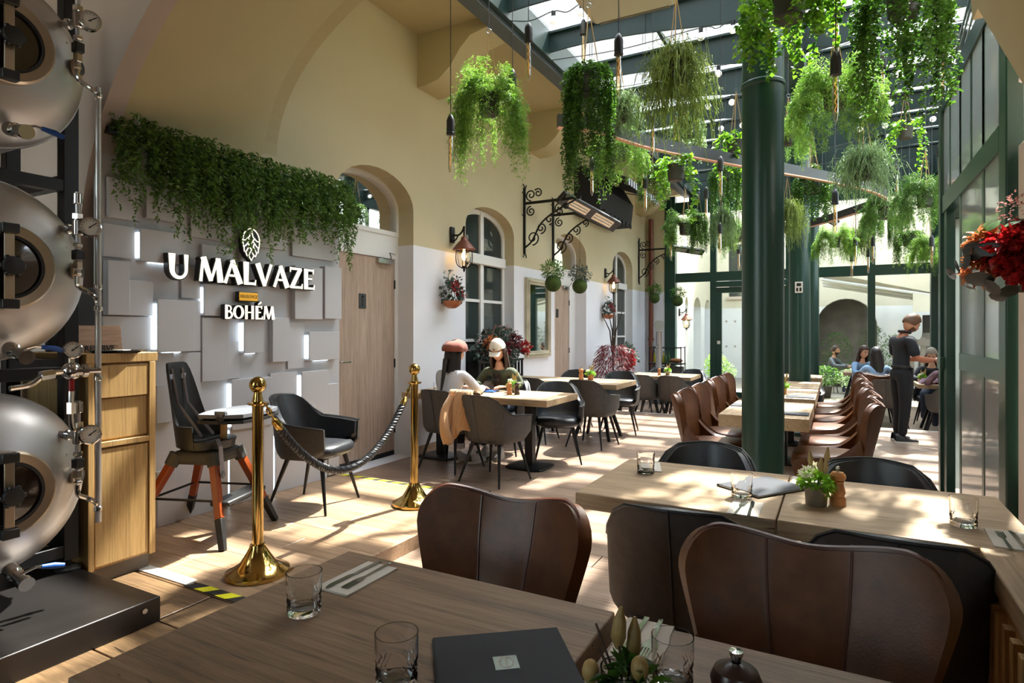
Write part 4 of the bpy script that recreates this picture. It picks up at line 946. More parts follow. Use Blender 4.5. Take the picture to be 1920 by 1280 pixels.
# hop cone emblem
hy, hz, hs = .665, .605, .125
def hp(x, z, d=.047): return Vector((d, hy + x * hs, hz + z * hs))
out = arc(0, .15, .62, .78, PI, 0, 14) + [(.60, -.12), (.5, -.5), (.30, -.80), (0, -1.05), (-.30, -.80), (-.5, -.5), (-.60, -.12)]
pl = B().prism([hp(x * 1.07, z * 1.06, .0) for x, z in out], (.045, 0, 0)).mk('emblem', 'letter_black', sg)
b = B(); lines = [out[:15], [(-.62, .15), (-.56, -.22), (-.50, -.28)], [(.62, .15), (.56, -.22), (.50, -.28)],
 [(0, .9), (-.12, .45), (-.40, .2), (-.62, .16)], [(0, .9), (.12, .45), (.40, .2), (.62, .16)],
 [(-.2, .3), (-.1, .12), (0, .02), (.1, .12), (.2, .3)], [(-.52, -.24), (-.35, -.1), (-.2, .08), (-.12, .12)], [(.52, -.24), (.35, -.1), (.2, .08), (.12, .12)],
 [(-.2, .02), (-.15, -.2), (0, -.36), (.15, -.2), (.2, .02)], [(-.52, -.26), (-.5, -.52), (-.36, -.5), (-.18, -.22)], [(.52, -.26), (.5, -.52), (.36, -.5), (.18, -.22)],
 [(-.40, -.54), (-.3, -.78), (-.14, -.66), (0, -.4), (.14, -.66), (.3, -.78), (.40, -.54)], [(-.2, -.72), (0, -1.04), (.2, -.72)]]
for l in lines: b.tube([hp(x, z) for x, z in l], .0045, 5)
b.mk('glow_lines', 'letter_glow', pl)
# ------------------------------------------------------------------ hanging greenery over the panel wall
ga = thing('leaf_garland', 'thick garland of trailing artificial leaves over the lit sign', 'garland', (SX, 2.12, 2.2))
B().box(-.04, .10, .0, 2.12, .46, .50).mk('rail', 'black_steel', ga)
P_, D_ = [], []; stems = []
for k in range(430):
    y = rng.uniform(.02, 2.14); x0 = rng.uniform(.0, .15); L_ = rng.uniform(.26, .56) * (1.0 if rng.random() < .8 else 1.25) * (1.08 - .1 * math.sin(y * 5)); z = .56 + rng.uniform(-.06, .05); ph = rng.uniform(0, 6)
    if y < .2: L_ *= .9
    nn = int(L_ / .0125); path = []
    for i in range(nn):
        f = i / nn; xx = x0 + .10 * math.sin(min(1, f * 3) * PI / 2) * rng.uniform(.6, 1) + .012 * math.sin(ph + f * 9); yy = y + .02 * math.sin(ph * 2 + f * 7); zz = z + .03 * math.sin(min(1, f * 4) * PI) - L_ * f
        P_.append((xx, yy, zz)); a = rng.uniform(0, 2 * PI); D_.append((math.cos(a) * .8 + .3, math.sin(a) * .8, -.45))
V1, F1 = leaves(P_, D_, .036, .016, .3)
o = put('foliage', npmesh('foliage', V1, F1), 'leaf_dark', ga); o['kind'] = 'stuff'
# ------------------------------------------------------------------ stacked beer tanks
TX, TY, TR = -3.25, 1.20, .40
fr = thing('tank_rack', 'black steel rack on a low plinth carrying the three beer tanks', 'rack', (TX, TY, PLZ))
B().box(-1.2, .52, -1.4, .475, 0, .115).mk('plinth', 'black_box_steel', fr, bevel=.006)
B().cyl((.52, .40, .075), (.526, .40, .075), .012, n=12).mk('plinth_bolt', 'chrome', fr)
for x, y in ((-.2, .437), (-.8, .437), (-.2, -.437), (-.8, -.437)):
    p = B().box(x - .034, x + .034, y - .034, y + .034, .17, 3.2).mk('post', 'black_steel', fr, bevel=.003)
    B().cyl((x, y, .115), (x, y, .18), .016, n=10).lathe([(.055, .116), (.055, .126), (.03, .142)], (x, y, 0), 18).mk('levelling_foot', 'black_rubber', p, smooth=True)
for z in (.22, 1.12, 2.06):
    for sy in (-1, 1): B().box(-.77, -.23, sy * .437 - .028, sy * .437 + .028, z, z + .06).mk('side_rail', 'black_steel', fr, bevel=.003)
    B().box(-.23, -.17, -.41, .41, z - .03, z + .03).mk('front_rail', 'black_steel', fr, bevel=.003)
def gauge(t, c, d, r, name='pressure_gauge'):
    d = Vector(d).normalized(); g = B().lathe([(r, -.02), (r * 1.03, 0), (r * 1.06, .012), (r * .93, .014), (r * .9, .006), (0, .006)], c, 28, d).mk(name, 'chrome', t, smooth=True)
    B().lathe([(0, .0065), (r * .9, .0065), (r * .9, .008), (0, .008)], c, 24, d).mk('dial', 'paper', g)
    x, y = frame(d); c = Vector(c) + d * .010
    b = B().tube([c - x * r * .15 - y * r * .1, c + x * r * .55 + y * r * .45], .0022, 4)
    for k in range(11): a = -2.2 + 4.4 * k / 10; e = y * math.cos(a) + x * math.sin(a); b.tube([c + e * r * .68, c + e * r * .80], .0012, 4)
    b.sphere(c, .004, 6, 5).mk('needle', 'letter_black', g)
def tank(zc, label):
    t = thing('beer_tank', label, 'tank', (TX, TY, zc), group='stainless beer tanks'); prof = [(.0, .235), (.08, .232), (.17, .215), (.26, .18), (.33, .125), (.38, .06), (TR, 0), (TR, -.02)]
    B().lathe([(r, h) for r, h in prof][::-1], n=56, axis=(1, 0, 0), caps=False).mk('dome', 'brushed_steel', t, smooth=True, ang=60)
    B().lathe([(TR - .004, -.9), (TR - .002, -.02), (TR + .006, -.012), (TR + .003, .004)], n=56, axis=(1, 0, 0)).mk('shell', 'brushed_steel', t, smooth=True)
    mr = B().lathe([(.178, .17), (.178, .245), (.168, .256), (.135, .252), (.128, .236), (.128, .2)], n=48, axis=(1, 0, 0), caps=False).mk('manway_ring', 'satin_ring', t, smooth=True)
    B().lathe([(0, .232), (.13, .232), (.13, .240), (.05, .247), (0, .249)], n=40, axis=(1, 0, 0)).mk('sight_glass', 'porthole', mr, smooth=True)
    B().lathe([(.123, .238), (.133, .238), (.133, .252), (.123, .252), (.123, .238)], n=40, axis=(1, 0, 0), caps=False).mk('gasket', 'black_rubber', mr, smooth=True)
    br = B().box(.262, .274, -.018, .018, -.16, .16).mk('clamp_bar', 'satin_ring', mr, bevel=.003)
    for z in (-.155, .155): B().box(.25, .29, -.03, .03, z - .02, z + .02).mk('clamp_block', 'black_plastic', mr, bevel=.004)
    b = B().lathe([(.014, .26), (.014, .285), (.036, .288), (.04, .30), (.036, .315), (.0, .318)], n=16, axis=(1, 0, 0))
    for k in range(6): a = k * PI / 3; b.sphere((.30, math.cos(a) * .036, math.sin(a) * .036), .012, 8, 6)
    b.mk('star_knob', 'black_plastic', mr, smooth=True)
    B().obox((.135, .285, .085), (.004, .085, .06), Matrix.Rotation(.8, 3, 'Z')).mk('maker_plate', 'label_silver', t)
    # sight line at the rim: nozzle, valve, fittings, gauge
    vx, vy = .235, .27
    B().tube([(.10, .235, .20), (.17, .275, .20), (vx, vy, .20)], [.020, .016, .016], 12).mk('nozzle', 'brushed_steel', t, smooth=True)
    B().lathe([(.02, 0), (.024, .004), (.024, .018), (.02, .022)], (.15, .262, .20), 14, (.85, .5, 0)).mk('nozzle_nut', 'chrome', t, smooth=True)
    B().cyl((vx, vy, .36), (vx, vy, -.02), .011, n=12).mk('sight_tube', 'brushed_steel', t, smooth=True)
    for z, h, r in ((.33, .05, .019), (.25, .03, .022), (.20, .07, .021), (.12, .02, .02), (.03, .04, .019), (-.01, .02, .016)): B().lathe([(r * .8, 0), (r, .004), (r, h - .004), (r * .8, h)], (vx, vy, z - h / 2), 6 if h < .045 else 14).mk('fitting', 'chrome', t, smooth=True)
    B().box(vx - .022, vx + .018, vy - .018, vy + .022, .055, .10).mk('shutoff_valve', 'black_plastic', t, bevel=.005)
    gauge(t, (vx + .03, vy + .035, .205), (1, -.35, 0), .042)
    B().lathe([(.04, 0), (.04, .01), (.033, .016), (0, .016)], (.165, .295, .01), 20, (.8, .6, 0)).mk('thermometer_socket', 'satin_ring', t, smooth=True); B().lathe([(.03, .016), (.03, .024), (0, .024)], (.165, .295, .01), 18, (.8, .6, 0)).mk('thermometer', 'black_plastic', t)
    B().tube(bez([(vx, vy, .0), (vx, vy, -.06), (vx + .01, vy + .03, -.085), (vx + .02, vy + .05, -.10), (vx + .02, vy + .07, -.12), (vx + .02, vy + .075, -.16)], 6), .011, 10).mk('elbow', 'chrome', t, smooth=True)
    # outlet valve with blue lever low on the dome
    B().lathe([(.03, 0), (.03, .05), (.022, .06), (.022, .12), (.03, .125), (.03, .15)], (.15, .05, -.34), 16, (1, .0, -.25)).mk('outlet_valve', 'chrome', t, smooth=True)
    l = B().tube([(.24, .05, -.345), (.25, .10, -.33), (.255, .13, -.335)], .006, 8).mk('lever', 'chrome', t); B().tube([(.255, .12, -.334), (.262, .165, -.342), (.266, .20, -.352)], [.009, .013, .010], 10).mk('lever_grip', 'blue_plastic', l, smooth=True)
    return t
tank(.745, 'lowest stainless beer tank with round porthole at the left edge'); tank(1.685, 'middle stainless beer tank with round porthole at the left edge'); tank(2.62, 'topmost stainless beer tank, cut by the upper left corner')
# gas line with regulator
gp = thing('gas_line', 'thin steel riser pipe with pressure regulator in front of the beer tank rack', 'pipe', (TX + .255, TY + .345, PLZ))
B().cyl((0, 0, .45), (0, 0, 2.45), .0125, n=12).mk('riser', 'brushed_steel', gp, smooth=True)
for z in (.5, 1.10, 1.42, 1.52, 2.40): B().lathe([(.013, 0), (.017, .004), (.017, .02), (.013, .024)], (0, 0, z), 12).mk('coupling', 'chrome', gp, smooth=True)
rg = B().sphere((-.02, -.10, 1.15), .04, 18, 12).lathe([(.02, 0), (.02, .03), (.03, .032), (.03, .05), (.014, .055), (.014, .1)], (-.0, -.10, 1.15), 14, (.2, 1, 0)).mk('regulator', 'chrome', gp, smooth=True)
gauge(rg, (.02, -.115, 1.245), (1, -.35, 0), .036, 'regulator_gauge')
B().cyl((-.02, -.10, 1.18), (-.02, -.10, 1.22), .012, n=10).mk('gauge_stem', 'satin_ring', rg)
B().tube(bez([(-.02, -.13, 1.15), (-.02, -.20, 1.14), (-.02, -.26, 1.10), (-.02, -.33, 1.09)], 5), .012, 10).lathe([(.022, 0), (.022, .05)], (-.02, -.22, 1.135), 6, (0, 1, .15)).mk('feed_hose', 'chrome', gp, smooth=True)
B().cyl((-.02, -.10, 1.05), (-.02, -.10, 1.11), .011, n=10).mk('red_collar', 'petal_red', gp); B().tube(bez([(-.02, -.10, 1.06), (-.02, -.10, .92), (-.015, -.08, .88), (0, 0, .87)], 6), .012, 10).lathe([(.02, 0), (.02, .05)], (-.02, -.10, .96), 6).mk('drop_pipe', 'chrome', gp, smooth=True)
# ------------------------------------------------------------------ wall lanterns
def lantern(y, label, x=WX, z=2.62, s=1.0):
    t = thing('wall_lantern', label, 'lamp', (x, y, z), group='wall lanterns'); t.scale = (s,) * 3
    B().box(0, .03, -.045, .045, -.10, .10).mk('back_plate', 'dark_iron', t, bevel=.012)
    B().tube(bez([(.02, 0, .0), (.10, 0, -.01), (.16, 0, .03), (.19, 0, .09), (.19, 0, .05), (.19, 0, -.04)], 6), .012, 8).tube(bez([(.02, 0, -.08), (.07, 0, -.06), (.10, 0, -.01)], 5), .009, 7).mk('arm', 'dark_iron', t, smooth=True)
    B().lathe([(.02, 0.0), (.035, -.01), (.045, -.05), (.06, -.065), (.085, -.09), (.125, -.14), (.145, -.165), (.143, -.175), (.08, -.165), (0, -.16)], (.19, 0, -.03), 28).mk('shade', 'rust_brown', t, smooth=True)
    B().lathe([(.085, -.175), (.09, -.22), (.088, -.29), (.07, -.35), (.045, -.385), (0, -.39)], (.19, 0, -.03), 24, caps=False).mk('globe', 'lamp_glass', t, smooth=True)
    b = B()
    for k in range(4):
        a = k * PI / 2 + PI / 4; c_, s_ = math.cos(a), math.sin(a); b.tube(bez([(.19 + c_ * .098, s_ * .098, -.20), (.19 + c_ * .104, s_ * .104, -.30), (.19 + c_ * .085, s_ * .085, -.385), (.19 + c_ * .02, s_ * .02, -.43)], 5), .006, 6)
    b.tube([(.19 + .1 * math.cos(a), .1 * math.sin(a), -.215) for a in np.linspace(0, 2 * PI, 20, endpoint=False)], .007, 6, closed=True); b.lathe([(.03, -.40), (.03, -.42), (.012, -.43), (.016, -.45), (.0, -.48)], (.19, 0, 0), 10)
    b.mk('cage', 'dark_iron', t, smooth=True)
    B().lathe([(.0, -.33), (.02, -.32), (.032, -.285), (.028, -.25), (.014, -.22), (.014, -.19)], (.19, 0, 0), 14).mk('bulb', 'lamp_glow', t, smooth=True)
    return t
lantern(6.30, 'lit copper wall lantern between the toilet door and the first arched window'); lantern(12.0, 'lit copper wall lantern farther along, left of the second arched window')
# ------------------------------------------------------------------ mirror
mi = thing('wall_mirror', 'tall mirror in a pale ornate frame between window and second door', 'mirror', (WX, 8.755, 1.62))
holed('frame', rect(-.44, .44, -.62, .63), [rect(-.34, .34, -.52, .53)], lambda a, z, d: (.05 - d, a, z), .05, 'mirror_frame', mi); B().box(.012, .02, -.35, .35, -.53, .54).mk('glass', 'mirror_glass', mi)
b = B()
for k in range(2):
    a0 = .39 * (-1) ** k; b.tube([(.05, a0, -.57), (.05, a0, .58)], .018, 6); b.tube([(.05, -.39, (-.57, .58)[k]), (.05, .39, (-.57, .58)[k])], .018, 6)
b.mk('moulding', 'mirror_frame', mi)
# ------------------------------------------------------------------ wrought iron brackets, heater, awning
def spiral(c, r, turns, a0, s=1, n=26):
    c = Vector(c); return [c + Vector((math.cos(a0 + s * turns * 2 * PI * i / n), 0, math.sin(a0 + s * turns * 2 * PI * i / n))) * r * (1 - .8 * i / n) for i in range(n + 1)]
def bracket(y, label, L_=.95):
    t = thing('iron_bracket', label, 'bracket', (WX, y, 3.0), group='wrought iron wall brackets')
    B().box(.0, .035, -.015, .015, -.40, .62).mk('wall_bar', 'dark_iron', t, bevel=.003); B().box(.0, L_, -.014, .014, .36, .40).mk('top_bar', 'dark_iron', t, bevel=.003)
    b = B()
    for z, s_ in ((.64, 1), (-.42, -1)):
        for sy in (-1, 1): b.tube([(.02, 0, z - s_ * .06), (.03, sy * .03, z), (.02, sy * .055, z + s_ * .03)], .009, 6)
    for z in (.2, .55): b.tube([(-.0, -.05, z), (.03, 0, z + .0), (.0, .05, z)], .01, 6)
    b.mk('finials', 'dark_iron', t)
    for pts in ([(.03, 0, -.3), (.15, 0, -.2), (.3, 0, .05), (.55, 0, .22), (.92 * L_, 0, .36)],): B().tube(bez(pts, 8), .015, 7).mk('brace', 'dark_iron', t, smooth=True)
    for c, r, tn, a0, s_ in (((.16, 0, -.16), .11, 1.4, -1.6, 1), ((.30, 0, -.02), .085, 1.4, -1.6, 1), ((.44, 0, .10), .08, 1.4, -1.6, 1), ((.60, 0, .20), .06, 1.3, -1.6, 1), ((.13, 0, .25), .08, 1.5, 1.6, 1), ((.13, 0, .50), .09, 1.4, -1.6, -1), ((.25, 0, .52), .07, 1.4, 2.5, -1), ((.70, 0, .28), .05, 1.3, -1.0, 1)):
        B().tube(spiral(c, r, tn, a0, s_), .011, 6).mk('scroll', 'dark_iron', t, smooth=True)
    return t
bracket(8.28, 'nearest black wrought iron wall bracket with scrolls'); bracket(9.35, 'second black wrought iron wall bracket holding the heater'); bracket(14.4, 'far black wrought iron wall bracket by the brown downpipe', 1.2)
def heater(p, q, label, wd=.17):
    p, q = Vector(p), Vector(q); d = (q - p).normalized(); L_ = (q - p).length; s_ = Vector((0, 0, 1)).cross(d).normalized(); n_ = (d.cross(s_)); n_ = (n_ * .75 + s_ * .62).normalized(); s_ = n_.cross(d).normalized(); t = thing('patio_heater', label, 'heater', p); m_ = Matrix((d, s_, n_)).transposed()
    B().obox(d * L_ / 2, (L_, wd, .07), m_).mk('housing', 'black_plastic', t, bevel=.012)
    for k in (.28, .72):
        B().obox(d * L_ * k - n_ * .036, (L_ * .34, wd * .6, .006), m_).mk('reflector', 'satin_ring', t); 
        for e in (-.022, .022): B().cyl(d * L_ * (k - .15) - n_ * .044 + s_ * e, d * L_ * (k + .15) - n_ * .044 + s_ * e, .007, n=8).mk('heating_tube', 'frost_glass', t)
    for k in (.2, .5, .8): B().obox(d * L_ * k + n_ * .05, (.03, wd * .4, .05), m_).mk('mounting_clip', 'dark_iron', t)
    return t
heater((-3.62, 8.25, 3.42), (-3.20, 9.60, 3.14), 'black patio heater with two glass tubes hung on the wall brackets', .21)
heater((-3.35, 14.0, 3.34), (-2.75, 14.6, 3.26), 'smaller patio heater at the far end by the glass wall', .15)
heater((-.20, 12.6, 3.55), (.0, 13.2, 3.5), 'patio heater hanging beside the far green columns', .14)
aw = thing('wall_awning', 'black awning box with striped canopy high on the left wall', 'awning', (WX, 10.3, 3.55))
B().prism([(.0, -.0, .0), (.0, 0, .95), (.35, 0, .80), (.55, 0, .45), (.5, 0, .0)], (0, 1.9, 0)).mk('cassette', 'awning_black', aw, bevel=.01)
B().prism([(.30, 0, .86), (1.0, 0, .58), (1.0, 0, .56), (.30, 0, .84)], (0, 2.1, 0)).mk('canopy', 'awning_black', aw); B().prism([(1.0, 0, .58), (1.02, 0, .58), (1.02, 0, .46), (1.0, 0, .46)], (0, 2.1, 0)).mk('valance', 'awning_striped', aw)
b = B()
for k in range(8): b.lathe([(.06, 0), (.06, .015)], (.51, .12 + .24 * k, .02), 12, (1, 0, 0))
b.mk('scalloped_edge', 'awning_black', aw); B().tube([(.40, .3, .70), (1.0, .2, .56)], .012, 6).tube([(.40, 1.7, .70), (1.0, 1.8, .56)], .012, 6).mk('support_arms', 'weathered', aw); B().sphere((.42, .02, .66), .035, 8, 6, (1, .6, 1)).mk('winder', 'brass', aw, smooth=True)
# ------------------------------------------------------------------ downpipe, ceiling unit, spotlight
dpz = thing('downpipe', 'brown downpipe in the far left corner', 'pipe', (-4.10, 15.0, ZL)); B().cyl((0, 0, .0), (0, 0, 4.4), .06, n=16).mk('pipe', 'rust_brown', dpz, smooth=True); 
for z in (1.35, 2.6, 3.6): B().lathe([(.06, 0), (.075, .005), (.075, .07), (.06, .075)], (0, 0, z), 16).mk('bracket_ring', 'rust_brown', dpz, smooth=True)
B().tube([(.02, -.02, 1.35), (.10, -.03, 1.0), (.08, -.03, .7)], .03, 8).mk('rain_flap', 'weathered', dpz)
acp = U(1165, 0, t=5.4); ac = thing('ceiling_unit', 'beige ceiling unit with rounded corner under the glass roof', 'ceiling unit', (acp.x, acp.y, 4.42)); B().box(-.42, .42, -.42, .42, 0, .2).mk('casing', 'ac_beige', ac, bevel=.06, seg=4); B().box(-.34, .34, -.40, -.37, -.004, .01).mk('air_slot', 'weathered', ac); B().box(-.34, .34, .37, .40, -.004, .01).mk('air_slot', 'weathered', ac); B().cyl((0, 0, .2), (0, 0, .36), .03, n=8).mk('hanger', 'weathered', ac)
sp_ = thing('wall_spotlight', 'white cylinder spotlight at the left end of the leaf garland', 'lamp', (-4.12, 2.32, 2.80)); B().lathe([(.06, 0), (.065, .02), (.062, .13), (.05, .135)], (0, -.08, -.0), 20, (.6, .7, .05)).mk('housing', 'white_paint', sp_, smooth=True); B().lathe([(.05, .132), (.05, .137), (0, .137)], (0, -.08, 0), 20, (.6, .7, .05)).mk('lens', 'black_plastic', sp_); B().box(-.15, .02, -.10, -.02, -.10, -.05).mk('base', 'white_paint', sp_, bevel=.005)
# ------------------------------------------------------------------ hanging plants
LOBE = 0.0
def rnd_dir():
    a = rng.uniform(0, 2 * PI)
    if rng.random() < LOBE: a = rng.normal(0, .75) + (PI if rng.random() < .55 else 0)
    return np.array([math.cos(a), math.sin(a), 0.0])
def fern(seed, n=62, reach=.27, drop=.55):
    global rng; rng = np.random.default_rng(seed); P_, D_ = [], []
    for k in range(n):
        d = rnd_dir(); L_ = rng.uniform(.55, 1.0); r1 = reach * rng.uniform(.55, 1.05); dr_ = drop * L_ * rng.uniform(.55, 1.1); up = rng.uniform(.05, .16); m_ = 26
        if rng.random() < .2: dr_ *= .2; up *= 1.5
        for i in range(m_):
            f = i / (m_ - 1); p = d * (.05 + r1 * (1 - (1 - f) ** 2)) + np.array([0, 0, up * math.sin(PI * min(1, f * 1.6)) - dr_ * f ** 1.9]); tg = d * r1 * (1 - f) * 2 + np.array([0, 0, -dr_ * 1.9 * f ** .9 + .02])
            tg = tg / (np.linalg.norm(tg) + 1e-6); sd = np.cross(tg, [0, 0, 1.0]) + rng.normal(0, .2, 3); sd /= np.linalg.norm(sd) + 1e-6; w_ = (1 - .75 * f)
            for s_ in (-1, 1):
                for q in range(4):
                    P_.append(p + rng.normal(0, .006, 3) + sd * s_ * .016 * q * w_); D_.append(sd * s_ * .8 + tg * .8 + rng.normal(0, .3, 3))
    return leaves(P_, D_, .027, .0055, .2, .25)
def trailing(seed, n=80, lmin=.25, lmax=.75, leaf=(.021, .016), reach=.13, step=.015):
    global rng; rng = np.random.default_rng(seed); P_, D_ = [], []; st = []
    for k in range(n):
        d = rnd_dir(); L_ = rng.uniform(lmin, lmax) * (1 if rng.random() < .75 else .5); r1 = reach * rng.uniform(.6, 1.05); ph = rng.uniform(0, 6); m_ = int((L_ + .1) / step)
        for i in range(m_):
            f = i / m_; g = min(1, f * (L_ + .1) / .16); p = d * (.04 + r1 * math.sin(g * PI / 2)) + np.array([.012 * math.sin(ph + 9 * f), .012 * math.cos(ph + 8 * f), .05 * math.sin(g * PI) - max(0, f - .12) * L_])
            for q in range(2): P_.append(p + rng.normal(0, .006, 3)); a = rng.uniform(0, 2 * PI); D_.append((math.cos(a), math.sin(a), -.35))
    return leaves(P_, D_, *leaf, .25, .2)
def rhipsalis(seed, n=300, reach=.2, drop=.34):
    global rng; rng = np.random.default_rng(seed); parts = []
    for k in range(n):
        d = rnd_dir(); r1 = reach * rng.uniform(.35, 1.05); dr_ = drop * rng.uniform(.2, 1.15); up = rng.uniform(.03, .14); w_ = rng.normal(0, .02, (9, 3))
        fs = np.linspace(0, 1, 9); pts = d[None] * (.03 + r1 * (1 - (1 - fs[:, None]) ** 1.7)) + np.array([0, 0, 1.0]) * (up * np.sin(PI * np.minimum(1, fs * 1.5)) - dr_ * fs ** 2.1)[:, None] + np.cumsum(w_, 0)
        parts.append(np_tube(pts, .0022))
    V, F_ = join_np(parts); V2, F2 = leaves(V[rng.integers(0, len(V), 4200)], rng.normal(0, 1, (4200, 3)), .026, .0045, .1)
    return join_np([(V, F_), (V2, F2)])
def pothos(seed, n=14, lmin=.2, lmax=.8, big=.062):
    global rng; rng = np.random.default_rng(seed); P_, D_ = [], []
    for k in range(n):
        d = rnd_dir(); L_ = rng.uniform(lmin, lmax) if k % 3 == 0 else lmin * rng.uniform(.2, 1); r1 = .14 * rng.uniform(.7, 1.2); m_ = int((L_ + .16) / .034) + 2; ph = rng.uniform(0, 6)
        for i in range(m_):
            f = i / m_; g = min(1, f * (L_ + .16) / .2); p = d * (.03 + r1 * math.sin(g * PI / 2)) + np.array([.02 * math.sin(ph + 8 * f), .02 * math.cos(ph + 7 * f), .09 * math.sin(g * PI) - max(0, f - .2) * L_]); a = rng.uniform(0, 2 * PI)
            P_.append(p); D_.append(np.array([math.cos(a), math.sin(a), -.4]) + d * .6)
    return leaves(P_, D_, big, big * .78, .22, .2)
FOL = {}
def fol(key, data): FOL[key] = npmesh('foliage_' + key, *data)
LOBE = .7; fol('fern1', fern(1, 140, .25, .62)); fol('fern2', fern(2, 80, .25, .42)); fol('fern3', fern(3, 115, .29, .40))
fol('trail1', trailing(4, 120, .5, 1.0)); fol('trail2', trailing(5, 90, .2, .5)); LOBE = .3; fol('trail3', trailing(6, 85, .3, .8, (.026, .02), .20))
fol('round1', trailing(7, 60, .15, .42, (.032, .028), .2, .022))
LOBE = .0; fol('rhip1', rhipsalis(8, 420, .19, .26)); fol('rhip2', rhipsalis(9, 460, .20, .50)); fol('poth1', pothos(10)); fol('poth2', pothos(11, 22, .25, .55))
rng = np.random.default_rng(77)
potm = B().lathe([(.0, -.075), (.062, -.075), (.074, -.062), (.082, .06), (.086, .078), (.079, .08), (.075, .06), (.0, .055)], n=28, caps=False).mesh('pot', True)
ropem = {}
def rope_mesh(h):
    h = round(h, 2)
    if h not in ropem:
        b = B()
        b.tube([(.082, 0, .05), (.0, 0, h)], .0035, 5); ropem[h] = b.mesh('cord', True)
    return ropem[h]
def plant(px, py, t, kind, mat, label, s=1.0, rope=.55, rz=None):
    p = U(px, py, t=t); o = thing('hanging_plant', label, 'plant', p, 0, 'hanging plants under the glass roof'); o.rotation_euler.z = YAW + rng.normal(0, .15) if rz is None else rz
    top = ROOF_Z + .325 - p.z; rope = min(rope * s, top - .05)
    put('pot', potm, 'pot_grey', o).scale = (s,) * 3
    q = put('foliage', FOL[kind].copy(), mat, o, loc=(0, 0, .065 * s)) if FOL[kind].materials and FOL[kind].materials[0] != MATS[mat] else put('foliage', FOL[kind], mat, o, loc=(0, 0, .065 * s))
    if q.data.materials[0] != MATS[mat]: q.data.materials[0] = MATS[mat]
    q.scale = (s,) * 3; q['kind'] = 'stuff'
    for k in range(3):
        c = put('cord', rope_mesh(rope / s), 'jute', o); c.rotation_euler.z = k * 2 * PI / 3; c.scale = (s,) * 3
    B().tube([(.018 * math.cos(a), 0, rope + .018 + .018 * math.sin(a)) for a in np.linspace(0, 2 * PI, 12, endpoint=False)], .003, 5, closed=True).mk('ring', 'grey_steel', o)
    B().cyl((0, 0, rope + .034), (0, 0, top), .002, n=5).mk('wire', 'grey_steel', o)
    return o
PL = [
 (917, 198, 4.6, 'fern1', 'leaf_fern', 'bright feathery fern in a grey pot, nearest the left wall', 1.0),
 (1104, 160, 4.5, 'trail1', 'leaf_mid', 'long dark trailing plant hanging left of the air unit', 1.05),
 (1162, 215, 5.6, 'rhip1', 'leaf_silver', 'round pale shaggy plant right of the long trailing plant', .95),
 (1160, 288, 6.8, 'fern2', 'leaf_fern', 'bright fern hanging below the round pale shaggy plant', 1.15),
 (1268, 135, 5.0, 'rhip2', 'leaf_olive', 'olive shaggy plant in a dark pot left of the big column', 1.15),
 (1290, 245, 7.2, 'trail2', 'leaf_silver', 'silvery trailing plant in front of the wavy light', 1.1),
 (1267, 325, 6.4, 'poth1', 'leaf_pothos', 'yellow green climbing plant in a grey pot below the wavy light', 1.1),
 (1225, 330, 7.6, 'trail2', 'leaf_dark', 'dark small trailing plant left of the yellow green climber', 1.1),
 (1310, 412, 8.2, 'trail1', 'leaf_mid', 'trailing plant in a grey pot above the glass wall, left of the column', .62),
 (1285, 430, 8.6, 'fern2', 'leaf_fern_dark', 'green fern left of the lowest grey pot', 1.05),
 (1380, 280, 6.9, 'poth2', 'leaf_pothos', 'leafy green plant touching the left side of the big column', 1.2),
 (1360, 330, 7.6, 'trail3', 'leaf_mid', 'dense leafy plant low beside the left side of the big column', .8),
 (1355, 410, 8.4, 'rhip2', 'leaf_silver', 'shaggy pale plant low on the left of the big column', .8),
 (1386, 440, 9.0, 'fern2', 'leaf_fern', 'bright fern half hidden by the left side of the big column', 1.0),
 (1480, 12, 3.55, 'round1', 'leaf_pothos', 'round leaved plant in front of the top of the big column', 1.15),
 (1566, 185, 4.7, 'fern3', 'leaf_fern', 'largest bright fern right of the big column', 1.05),
 (1693, 8, 3.35, 'trail3', 'leaf_mid', 'large dark trailing plant cut by the top edge near the glazed partition', 1.0),
 (1620, 320, 6.0, 'rhip1', 'leaf_silver', 'round shaggy plant in front of the right bend of the wavy light', 1.15),
 (1698, 250, 7.2, 'poth1', 'leaf_pothos', 'yellow green climber right of the round shaggy plant', .95),
 (1735, 375, 6.3, 'fern3', 'leaf_fern_dark', 'drooping green fern at the far right by the partition', .95),
 (1565, 455, 8.2, 'fern3', 'leaf_fern', 'bright fern hanging low between second column and far post', .85),
 (1522, 350, 7.8, 'trail2', 'leaf_mid', 'dark two tailed trailing plant in front of the second column', 1.3),
 (1476, 400, 7.3, 'rhip2', 'leaf_olive', 'olive shaggy plant between the first and second columns', .8),
 (1705, 450, 9.0, 'trail2', 'leaf_dark', 'dark trailing plant with a long tail low on the right', 1.15),
 (1660, 400, 8.6, 'fern2', 'leaf_fern_dark', 'narrow green fern hanging above the waiter', 1.15),
 (1605, 455, 9.8, 'rhip1', 'leaf_olive', 'small shaggy plant low behind the bright fern', 1.05),
 (1478, 262, 6.3, 'fern2', 'leaf_fern', 'bright fern peeping out right of the big column', .8),
 (1635, 415, 9.4, 'trail2', 'leaf_mid', 'small leafy plant left of the narrow fern', .9),
 (1678, 415, 10.0, 'trail1', 'leaf_mid', 'small dark pot with trailing leaves right of the narrow fern', .6),
 (1742, 470, 8.4, 'fern2', 'leaf_fern', 'small bright fern by the loudspeaker at the right', .9),
 (1520, 325, 9.2, 'poth2', 'leaf_dark', 'dark bushy plant above the second column sticker', .8)]
for a in PL: plant(*a)
